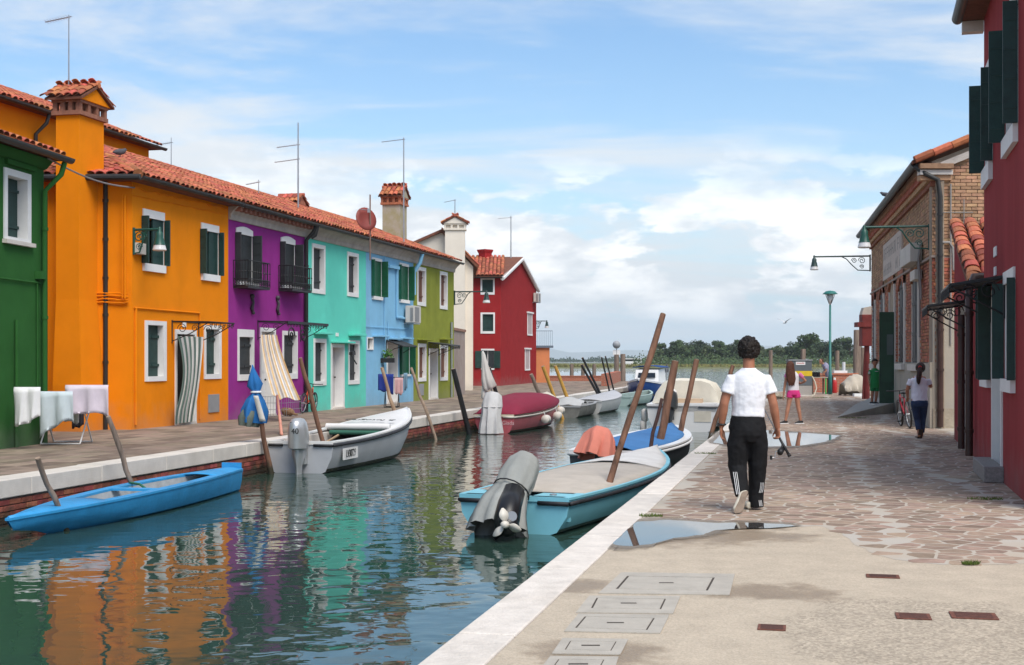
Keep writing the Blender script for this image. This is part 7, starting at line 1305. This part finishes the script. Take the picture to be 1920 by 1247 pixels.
# --- man walking away with a fishing rod
m = Person('man in white T-shirt and black striped track trousers walking away with a fishing rod', 1403, 958, 13.75, 0, .0075)
m.head((1403.5,657,.03), .092, (0.05,1,0)); m.limb(m.b, [(1404,668,.02),(1404,690,.0),(1404,704,.0)], [(.060,.062),(.062,.065),(.085,.07)])
m.limb(m.b, [(1404,700),(1404,712),(1404,740),(1403,775),(1402,800)], [(.10,.075),(.175,.095),(.165,.105),(.14,.095),(.155,.105)], 14)
m.arm((1371,708,0),(1358,757,-.02),(1352.5,800,.04), (.050,.046,.031)); m.arm((1437,708,0),(1450,757,-.03),(1457.5,802,.02), (.050,.046,.031))
m.limb(m.b, [(1388,800),(1384,870,.05),(1388,925,-.12)], [.085,.06,.042]); m.limb(m.b, [(1418,800),(1418,870,.08),(1416,945,.12)], [.085,.06,.042])
m.hand(m.P(1352.5,800,.04), (-.02,.10,-1), (0.35,1,0), 1.0, .55, (1,-.1,0)); m.hand(m.P(1457.5,802,.02), (.10,-.02,-1), (-.4,.9,.1), 1.0, 1.15, (-.8,-.5,0)); m.finish()
mb = MB(); m.limb(mb, [(1404,690,.0),(1404,694),(1404,699),(1404,706),(1404,716),(1404,742),(1403,765),(1402.5,781)], [(.072,.072),(.092,.08),(.14,.09),(.182,.10),(.192,.115),(.180,.125),(.168,.118),(.174,.124)], 20)
for q, sgn in (((1385,713),-1),((1423,713),1)): a = m.P(*q); b = m.P(1364 if sgn < 0 else 1444.5, 738, -.01); c_ = m.P(1371.5 if sgn < 0 else 1436.5, 713); mb.tube([a, c_, c_.lerp(b,.5), b], [.055,.072,.074,.078], 14)
TEE = mat('white_cotton', (.72,.72,.74), .9, .04, 4, .55, 9, spec=.1); crumple(m.cloth('t_shirt', mb, TEE, .009, 3), .016)
mb = MB(); m.limb(mb, [(1402.5,777),(1402,785),(1402,800),(1402,815),(1402,828)], [(.165,.115),(.175,.125),(.195,.135),(.185,.14),(.10,.11)], 18)
m.limb(mb, [(1388,803,.0),(1383,835,.02),(1383,875,.03),(1388,905,-.06),(1390,927,-.13)], [(.10,.128),(.112,.125),(.097,.108),(.080,.09),(.072,.085)], 14); m.limb(mb, [(1417,803,.0),(1421,835,.04),(1420,880,.08),(1418,915,.11),(1417,950,.12)], [(.10,.128),(.110,.125),(.094,.107),(.082,.092),(.080,.088)], 14)
TRK = mat('black_track_cloth', (.012,.012,.013), .8, .2, 5, .6, 12, spec=.15); tr = crumple(m.cloth('trousers', mb, TRK, .009, 3), .02)
for k in range(3):
    for pts in ([(1375.0+k*3.2,885,-.09-.01*k),(1378.0+k*3.2,905,-.155-.01*k),(1381.2+k*3.0,927,-.225-.005*k)], [(1431.5-k*2.4,905,.01-.012*k),(1430.5-k*2.6,918,.02-.012*k),(1428.5-k*2.6,924,.02-.012*k)], [(1427.5-k*2.3,938,.04-.012*k),(1429.0-k*2.2,949,.035-.012*k)]): mb = MB(); mb.tube([m.P(*p) for p in pts], .0029, 6); mb.build('stripe', WHITE, tr)
SH = mat('pale_shoe', (.55,.50,.40), .7, .1, 8); SOLE = mat('worn_sole', (.20,.15,.11), .9, .25, 14)
mb = MB(); a, b = m.P(1395,922,-.16), m.P(1383,956,-.27); d = b-a; mb.tube([a-d*.08, a, a.lerp(b,.45), b, b+d*.12], [(.030,.022),(.040,.034),(.044,.036),(.052,.034),(.030,.018)], 14, up=(1,0,.2)); sh = m.cloth('shoe', mb, SH, .008, 3)
n_ = Vector((0,-1,-.25)).normalized(); mb = MB(); P0, P1 = a + n_*.044, b + n_*.046; sdv = Vector((1,0,.18)); rows = [[P0.lerp(P1,t)+(P1-P0)*ext - sdv*w_, P0.lerp(P1,t)+(P1-P0)*ext + sdv*w_] for t, ext, w_ in ((0,-.10,.022),(0,0,.035),(.4,0,.033),(.8,0,.047),(1,0,.046),(1,.10,.024))]; mb.sheet(rows, .014); mb.build('sole', SOLE, sh)
mb = MB(); c = m.P(1404,958,.13); c.z = .045; mb.tube([c+Vector((0,-.06,-.005)), c+Vector((0,0,0)), c+Vector((0,.12,-.008)), c+Vector((0,.20,-.018))], [(.036,.036),(.043,.042),(.048,.034),(.03,.02)], 14, up=(1,0,0)); m.cloth('shoe', mb, SH, .008, 3)
mb = MB(); rg = random.Random(5); hc = m.hc + Vector((0,-.012,.018)); mb.ball(hc, (.104,.112,.122), 16, 10)
for k in range(170): d = Vector((rg.gauss(0,1),rg.gauss(0,1),rg.gauss(0,1)+.15)).normalized(); (mb.ball(hc + Vector((d.x*.100,d.y*.108,d.z*.118)), rg.uniform(.014,.025), 7, 5) if not (d.y > .35 and d.z < .45) and d.z > -.75 else None)
h = mb.build('hair', hairmat('dark_curly_hair', (.011,.007,.005)), m.root); remesh(h, .006, 1)
mb = MB(); c = m.P(1352.8,796,.035); mb.tube([c+Vector((math.cos(k*.524)*.038,math.sin(k*.524)*.036,0)) for k in range(13)], .011, 8); mb.obox(c+Vector((-.036,-.02,0)), (.018,.035,.036)); mb.build('wristwatch', BLACKP, m.root)
# rod with reel
ro = m.P(1463,824,-.02) + m.o; rt = thing('fishing_rod', 'black fishing rod with a spinning reel held by the walking man', 'fishing rod', ro); Q = lambda px, py, dy: W(px, py, 13.75+dy) - ro
mb = MB(); mb.tube([Q(1481,856,-.12), Q(1478,851,-.11)], [.020,.017], 10); mb.tube([Q(1478,851,-.11), Q(1463,824,-.02), Q(1458,815,.03)], [.014,.013,.012], 10); mb.build('grip', BLACKP, rt, smooth=True)
mb = MB(); mb.tube([Q(1458,815,.03), Q(1447,793,.35), Q(1436,772,.7), Q(1418,745,1.3)], [.008,.007,.006,.003], 8); bl = mb.build('blank', mat('rod_grey', (.10,.10,.10), .4), rt, smooth=True)
for q in ((1451.5,804,.2),(1441,784,.52),(1434,770,.75)): mb = MB(); c = Q(*q); mb.tube([c+Vector((-.012+math.cos(k*.6283)*.018, 0, -.012+math.sin(k*.6283)*.018)) for k in range(11)], .003, 5); mb.build('line_guide', METAL, rt)
e = bpy.data.objects.new('reel', None); COL.objects.link(e); e.parent = rt; c = Q(1463,847,-.08); mb = MB(); mb.tube([c+Vector((.03,.03,.03)), c, c+Vector((-.01,-.03,-.01))], [.026,.034,.028], 12); mb.tube([Q(1467,831,-.05), c], .007, 6); mb.build('spool', BLACKP, e, smooth=True); mb = MB(); mb.tube([c, Q(1454,846,-.1), Q(1453,858,-.1), Q(1448,858,-.1)], .006, 6); mb.build('crank', METAL, e); mb = MB(); mb.tube([Q(1446,854,-.1), Q(1446,862,-.1)], .013, 8); mb.build('knob', BLACKP, e)
# --- girl with long hair
g = Person('girl with long brown hair in white top and pink shorts', 1486, 795, 32.3, 0, .012, SKIN2)
g.head((1481.5,687,0), .085, (.25,.95,0)); g.limb(g.b, [(1482,692),(1484,699)], [.045,.05]); g.limb(g.b, [(1486,699),(1487,706),(1487.5,722),(1488,738)], [(.10,.07),(.135,.08),(.115,.075),(.135,.09)], 12)
g.arm((1475,702,0),(1471.5,724,.02),(1469,741,.02), (.038,.032,.024)); g.hand(g.P(1469,741,.02), (-.15,0,-1), (0,1,0), .85, .5, (1,0,0)); g.arm((1499,702,0),(1510.5,714,.0),(1502,719,.22), (.038,.032,.024)); g.hand(g.P(1502,719,.22), (-.5,1,.1), (0,0,1), .85, .6, (-1,0,0))
g.limb(g.b, [(1482,740),(1478,762,.0),(1476,772,-.01),(1473,788,.0)], [.072,.052,.05,.034]); g.limb(g.b, [(1494,740),(1496.5,762,.0),(1498.5,772,-.01),(1501,788,0)], [.072,.052,.05,.034])
for x, zz in ((1472.3,0),(1500.8,0)): q = g.P(x,788); g.b.tube([q, Vector((q.x,.0,.05))], [.034,.034], 8)
g.finish(); mb = MB(); g.limb(mb, [(1485,699),(1487,705),(1487.5,720),(1488,733)], [(.10,.075),(.145,.09),(.13,.088),(.14,.095)], 14); g.cloth('top', mb, mat('girl_white_top', (.66,.64,.66), .9, .05, 5, .3, 20)); 
for a_, b_ in (((1476,701,0),(1473.5,708,.0)),((1498.5,701,0),(1505.5,708,.0))): mb = MB(); mb.tube([g.P(*a_), g.P(*b_)], [.055,.05], 10); g.cloth('sleeve', mb, mat('pink_sleeve', (.62,.16,.33), .9, .05, 5))
mb = MB(); g.limb(mb, [(1488,731),(1488,736),(1488,741)], [(.138,.098),(.15,.105),(.14,.10)], 14); g.limb(mb, [(1482,738),(1480.5,746)], [.088,.085]); g.limb(mb, [(1494,738),(1495,746)], [.088,.085]); g.cloth('shorts', mb, mat('pink_shorts', (.62,.035,.20), .8, .08, 6))
mb = MB(); g.limb(mb, [(1481,680,-.01),(1481.5,688,-.045),(1482,700,-.075),(1483.5,712,-.085),(1485,722,-.085)], [(.075,.06),(.102,.085),(.12,.06),(.115,.05),(.06,.03)], 14); mb.ball(g.hc+Vector((0,-.02,.03)), (.098,.10,.10), 14, 8); 
for k in range(7): x = 1478+k*1.7; g.limb(mb, [(x,700,-.11),(x+.6,716,-.115),(x+1,724+3*math.sin(k*2.2),-.10)], [.02,.018,.006], 6)
h = mb.build('hair', hairmat('long_brown_hair', (.085,.030,.016)), g.root); remesh(h, .012, 2)
def sneaker(p, x, dirx, mt, z=0.0, L_=.24, sole=WHITE, y=0.0, k=1.0):
    d = Vector(dirx).normalized(); c = Vector((x, y, z)); mb = MB(); mb.tube([c-d*L_*.28+Vector((0,0,.045)), c+Vector((0,0,.055)), c+d*L_*.35+Vector((0,0,.04)), c+d*L_*.68+Vector((0,0,.03))], [(.034*k,.03*k),(.042*k,.045*k),(.044*k,.03*k),(.03*k,.018*k)], 10, up=Vector((0,0,1)).cross(d)); o = p.cloth('shoe', mb, mt, .012, 2); mb = MB(); sd = Vector((0,0,1)).cross(d)*.042*k; A, B = c-d*L_*.36, c+d*L_*.74; mb.prism([A-sd*.8, A+sd*.8, c+d*.1+sd*1.1, B+sd*.6, B-sd*.6, c+d*.1-sd*1.1], (0,0,.022)); mb.v = [(x_,y_,z_+.002) for x_,y_,z_ in mb.v]; fixn(mb.build('sole', sole, o)); return o
sneaker(g, g.P(1472,790).x, (-.75,-.5,0), BLACKP); sneaker(g, g.P(1501,790).x, (-.8,-.45,0), BLACKP)
# --- boy in green
by = Person('boy in green football shirt and shorts standing on the ramp', 1640, 758, 40.2, .215, .012, SKIN)
by.head((1640.5,680,0), .088, (-.15,-1,-.1)); by.limb(by.b, [(1640.5,687),(1640.3,692)], [.045,.05]); by.limb(by.b, [(1640,692),(1640,698),(1640,712),(1640,726)], [(.10,.07),(.135,.08),(.125,.08),(.125,.085)], 12)
by.arm((1631.5,694,0),(1629,706,-.02),(1629.5,717,-.06), (.038,.032,.024)); by.hand(by.P(1629.5,717,-.06), (.05,-.1,-1), (.3,-1,0), .8, .5, (1,0,0)); by.arm((1648.5,694,0),(1651,705,.03),(1649,714,.10), (.038,.032,.024)); by.hand(by.P(1649,714,.10), (-.2,.2,-1), (0,-1,0), .8, .5, (-1,0,0))
by.limb(by.b, [(1636.5,726),(1635.5,740,-.01),(1634.5,756)], [.062,.048,.034]); by.limb(by.b, [(1644.5,726),(1643.5,740,-.01),(1641.5,756)], [.062,.048,.034]); by.finish(); by.face()
GRN = mat('green_jersey', (.012,.22,.055), .75, .08, 6, .3, 25); mb = MB(); by.limb(mb, [(1640.3,690.5),(1640,696),(1640,710),(1640,727)], [(.07,.06),(.145,.09),(.142,.095),(.15,.105)], 14)
for a_, b_ in (((1632.5,694),(1629.8,702.5)),((1647.5,694),(1650.5,702.5))): mb.tube([by.P(*a_), by.P(*b_)], [.056,.058], 10)
sh_ = by.cloth('jersey', mb, GRN); mb = MB(); by.limb(mb, [(1640,724),(1640,728)], [(.14,.10),(.145,.105)], 12); by.limb(mb, [(1636.5,726),(1635.8,733.5)], [.082,.085]); by.limb(mb, [(1644.5,726),(1644.5,733.5)], [.082,.085]); by.cloth('shorts', mb, mat('green_shorts', (.012,.17,.05), .75, .08, 6))
mb = MB(); q = by.P(1629.8,699,-.08); mb.obox(q, (.05,.012,.07)); mb.build('sleeve_badge', WHITE, sh_); mb = MB(); mb.obox(by.P(1643.5,696.5,-.105), (.10,.008,.012)); mb.build('chest_print', WHITE, sh_)
mb = MB(); hc = by.hc+Vector((0,.025,.035)); mb.ball(hc, (.098,.095,.095), 14, 8); mb.ball(hc+Vector((0,-.075,.03)), (.08,.035,.04), 10, 6); h = mb.build('hair', hairmat('dark_brown_hair', (.03,.015,.010)), by.root); remesh(h, .010, 2)
for x, yy in ((1634.3,.0),(1641.0,.0)): sneaker(by, by.P(x,756).x, (.5,-.8,0), BLACKP, 0, .22)
# --- woman by the wall
w_ = Person('young woman with a ponytail in white T-shirt and jeans walking by the brick hall', 1725, 822, 26.4, 0, .011, SKIN)
w_.head((1725.5,691.5,.02), .086, (.1,1,0)); w_.limb(w_.b, [(1725,699),(1724,707)], [.045,.055]); w_.limb(w_.b, [(1723.5,706),(1723.5,713),(1723.5,732),(1724,752)], [(.12,.075),(.165,.09),(.145,.09),(.165,.11)], 14)
w_.arm((1707.5,712,0),(1701,731,.03),(1702,745,.14), (.044,.037,.026)); w_.hand(w_.P(1702,745,.14), (.05,.5,-1), (1,.2,0), .9, .9, (.3,1,0)); w_.arm((1740,712,0),(1745.5,725,.02),(1741,722,.22), (.044,.037,.026)); w_.hand(w_.P(1741,722,.22), (-.3,1,.3), (-1,0,.4), .9, .9, (0,.4,1))
w_.limb(w_.b, [(1717,755),(1720,785,.05),(1722.5,806,-.02)], [.085,.055,.036]); w_.limb(w_.b, [(1731,755),(1730,785,.08),(1728.5,812,.12)], [.085,.055,.036])
q = w_.P(1722.5,806,-.02); w_.b.tube([q, q+Vector((-.005,-.02,-.05)), q+Vector((-.01,-.07,-.13))], [.036,.036,.03], 8); q = w_.P(1728.5,812,.12); w_.b.tube([q, Vector((q.x,q.y+.02,.045)), Vector((q.x+.01,q.y+.14,.025))], [.034,.038,.03], 8); w_.finish()
mb = MB(); w_.limb(mb, [(1724,706),(1723.5,711),(1723.5,722),(1723.5,738),(1724,753)], [(.09,.075),(.165,.10),(.168,.108),(.155,.105),(.165,.118)], 16)
for a_, b_ in (((1709,712),(1704,723,.01)),((1738.5,712),(1743,721,.01))): mb.tube([w_.P(*a_), w_.P(*b_)], [.062,.058], 12)
crumple(w_.cloth('t_shirt', mb, mat('lilac_white_tee', (.66,.64,.71), .9, .05, 5, .4, 14)), .025); mb = MB(); w_.limb(mb, [(1724,750),(1724,757),(1724,763)], [(.16,.115),(.178,.13),(.165,.12)], 16); w_.limb(mb, [(1717,758),(1718,772,.03),(1720,787,.05),(1722.2,806,-.02)], [.098,.082,.065,.052]); w_.limb(mb, [(1731,758),(1731,772,.05),(1730,787,.08),(1728.7,811,.12)], [.098,.082,.065,.052]); w_.cloth('jeans', mb, mat('dark_denim', (.018,.035,.085), .85, .3, 7, .4, 60))
mb = MB(); mb.ball(w_.hc+Vector((0,-.018,.025)), (.098,.10,.105), 14, 8); w_.limb(mb, [(1725,688,-.10),(1724.5,697,-.14),(1722.5,708,-.145),(1722,716,-.14),(1722.5,721,-.13)], [.032,.05,.052,.04,.012], 10); h = mb.build('hair', hairmat('ponytail_hair', (.030,.012,.010)), w_.root); remesh(h, .010, 2)
mb = MB(); c = w_.P(1725,689,-.11); mb.tube([c+Vector((math.cos(k*.6283)*.026,.0,math.sin(k*.6283)*.026)) for k in range(11)], .011, 7); mb.build('hair_tie', mat('tie_red', (.55,.02,.02), .7), w_.root); 
for qx, qy, dz in ((1722.5,-.12,.075),(1728.8,.22,.0)): mb = MB(); x = w_.P(qx,806).x; mb.obox((x, qy if dz == 0 else -.10, .008+dz), (.085,.24,.016), Matrix.Rotation(-1.0 if dz else 0, 3, 'X')); mb.build('sandal', mat('sandal_brown', (.06,.03,.02), .7), w_.root, bevel=.005)
# --- man bending over the table
t_ = Person('man in grey purple T-shirt bending over the work table', 1556, 738, 61.2, 0, .016, SKIN2)
t_.head((1539.5,677.5,-.05), .09, (-.75,-.3,-.5)); t_.limb(t_.b, [(1541,681),(1547,684)], [.055,.06]); t_.limb(t_.b, [(1546,683),(1549,689),(1553,700),(1555,707)], [(.15,.12),(.17,.13),(.15,.13),(.15,.13)], 12, up=(0,1,0))
t_.arm((1546,686,-.14),(1549,695,-.16),(1542,702,-.12), (.05,.042,.03)); t_.hand(t_.P(1542,702,-.12), (-1,0,-.5), (0,0,1), 1, .6, (0,1,-1)); t_.arm((1545,685,.14),(1546,696,.12),(1540,702,.08), (.05,.042,.03)); t_.hand(t_.P(1540,702,.08), (-1,0,-.5), (0,0,1), 1, .6, (0,1,-1)); t_.finish()
mb = MB(); t_.limb(mb, [(1544.5,681.5),(1547,685),(1551,694),(1555,706)], [(.13,.11),(.19,.15),(.18,.155),(.175,.15)], 14, up=(0,1,0)); mb.tube([t_.P(1547,685,-.13), t_.P(1549,692,-.16)], [.075,.07], 10); mb.tube([t_.P(1547,685,.13), t_.P(1547,692,.13)], [.075,.07], 10); t_.cloth('t_shirt', mb, mat('mauve_tee', (.25,.24,.33), .9, .08, 5, .4, 14))
mb = MB(); t_.limb(mb, [(1555,704),(1556,710)], [(.17,.15),(.175,.15)], 12, up=(0,1,0)); t_.limb(mb, [(1555,708,-.09),(1554.5,722,-.09),(1554,736,-.09)], [.10,.085,.08]); t_.limb(mb, [(1558,708,.09),(1558,722,.09),(1558,736,.09)], [.10,.085,.08]); t_.cloth('trousers', mb, TRK)
for x, yy in ((1554,-.09),(1558,.09)): sneaker(t_, t_.P(x,737).x, (-1,-.2,0), BLACKP, 0, .26, BLACKP, yy, 1.1)
mb = MB(); mb.ball(t_.hc+Vector((.03,.02,.03)), (.105,.105,.10), 12, 8); h = mb.build('hair', hairmat('brown_hair', (.06,.026,.015)), t_.root); remesh(h, .014, 2)
# ------------------------------------------------------------------ far mountains and the air in front of them
rg = random.Random(31); mb = MB(); xs = [-9000 + 300*i for i in range(76)]
def ridge(x): return 95 + 45*math.sin(x*.0007+.6) + 30*math.sin(x*.0019+2) + 22*math.sin(x*.0051) + 12*math.sin(x*.013+1)
mb.sheet([[(x, 13000 + k*900, -20 + (ridge(x+k*170)*(1.0 if k == 1 else .8) if k in (1,2) else 0)) for x in xs] for k in range(4)]); tag(fixn(mb.build('hills', mat('mountain_green', (.06,.09,.07), .95, .3, .002), smooth=True)), kind='structure')
hz = MB(); hz.box(-11000, 15000, -400, 16200, -3, 420); hm = bpy.data.materials.new('haze_air'); hm.use_nodes = True; N = hm.node_tree.nodes; N.clear(); out = N.new('ShaderNodeOutputMaterial'); pv = N.new('ShaderNodeVolumePrincipled'); pv.inputs['Color'].default_value = (.90,.955,1,1); pv.inputs['Density'].default_value = 1.2e-4; pv.inputs['Anisotropy'].default_value = .2; hm.node_tree.links.new(pv.outputs[0], out.inputs['Volume'])
tag(hz.build('haze', hm), 'pale blue haze in the air over the lagoon', 'haze', kind='stuff')
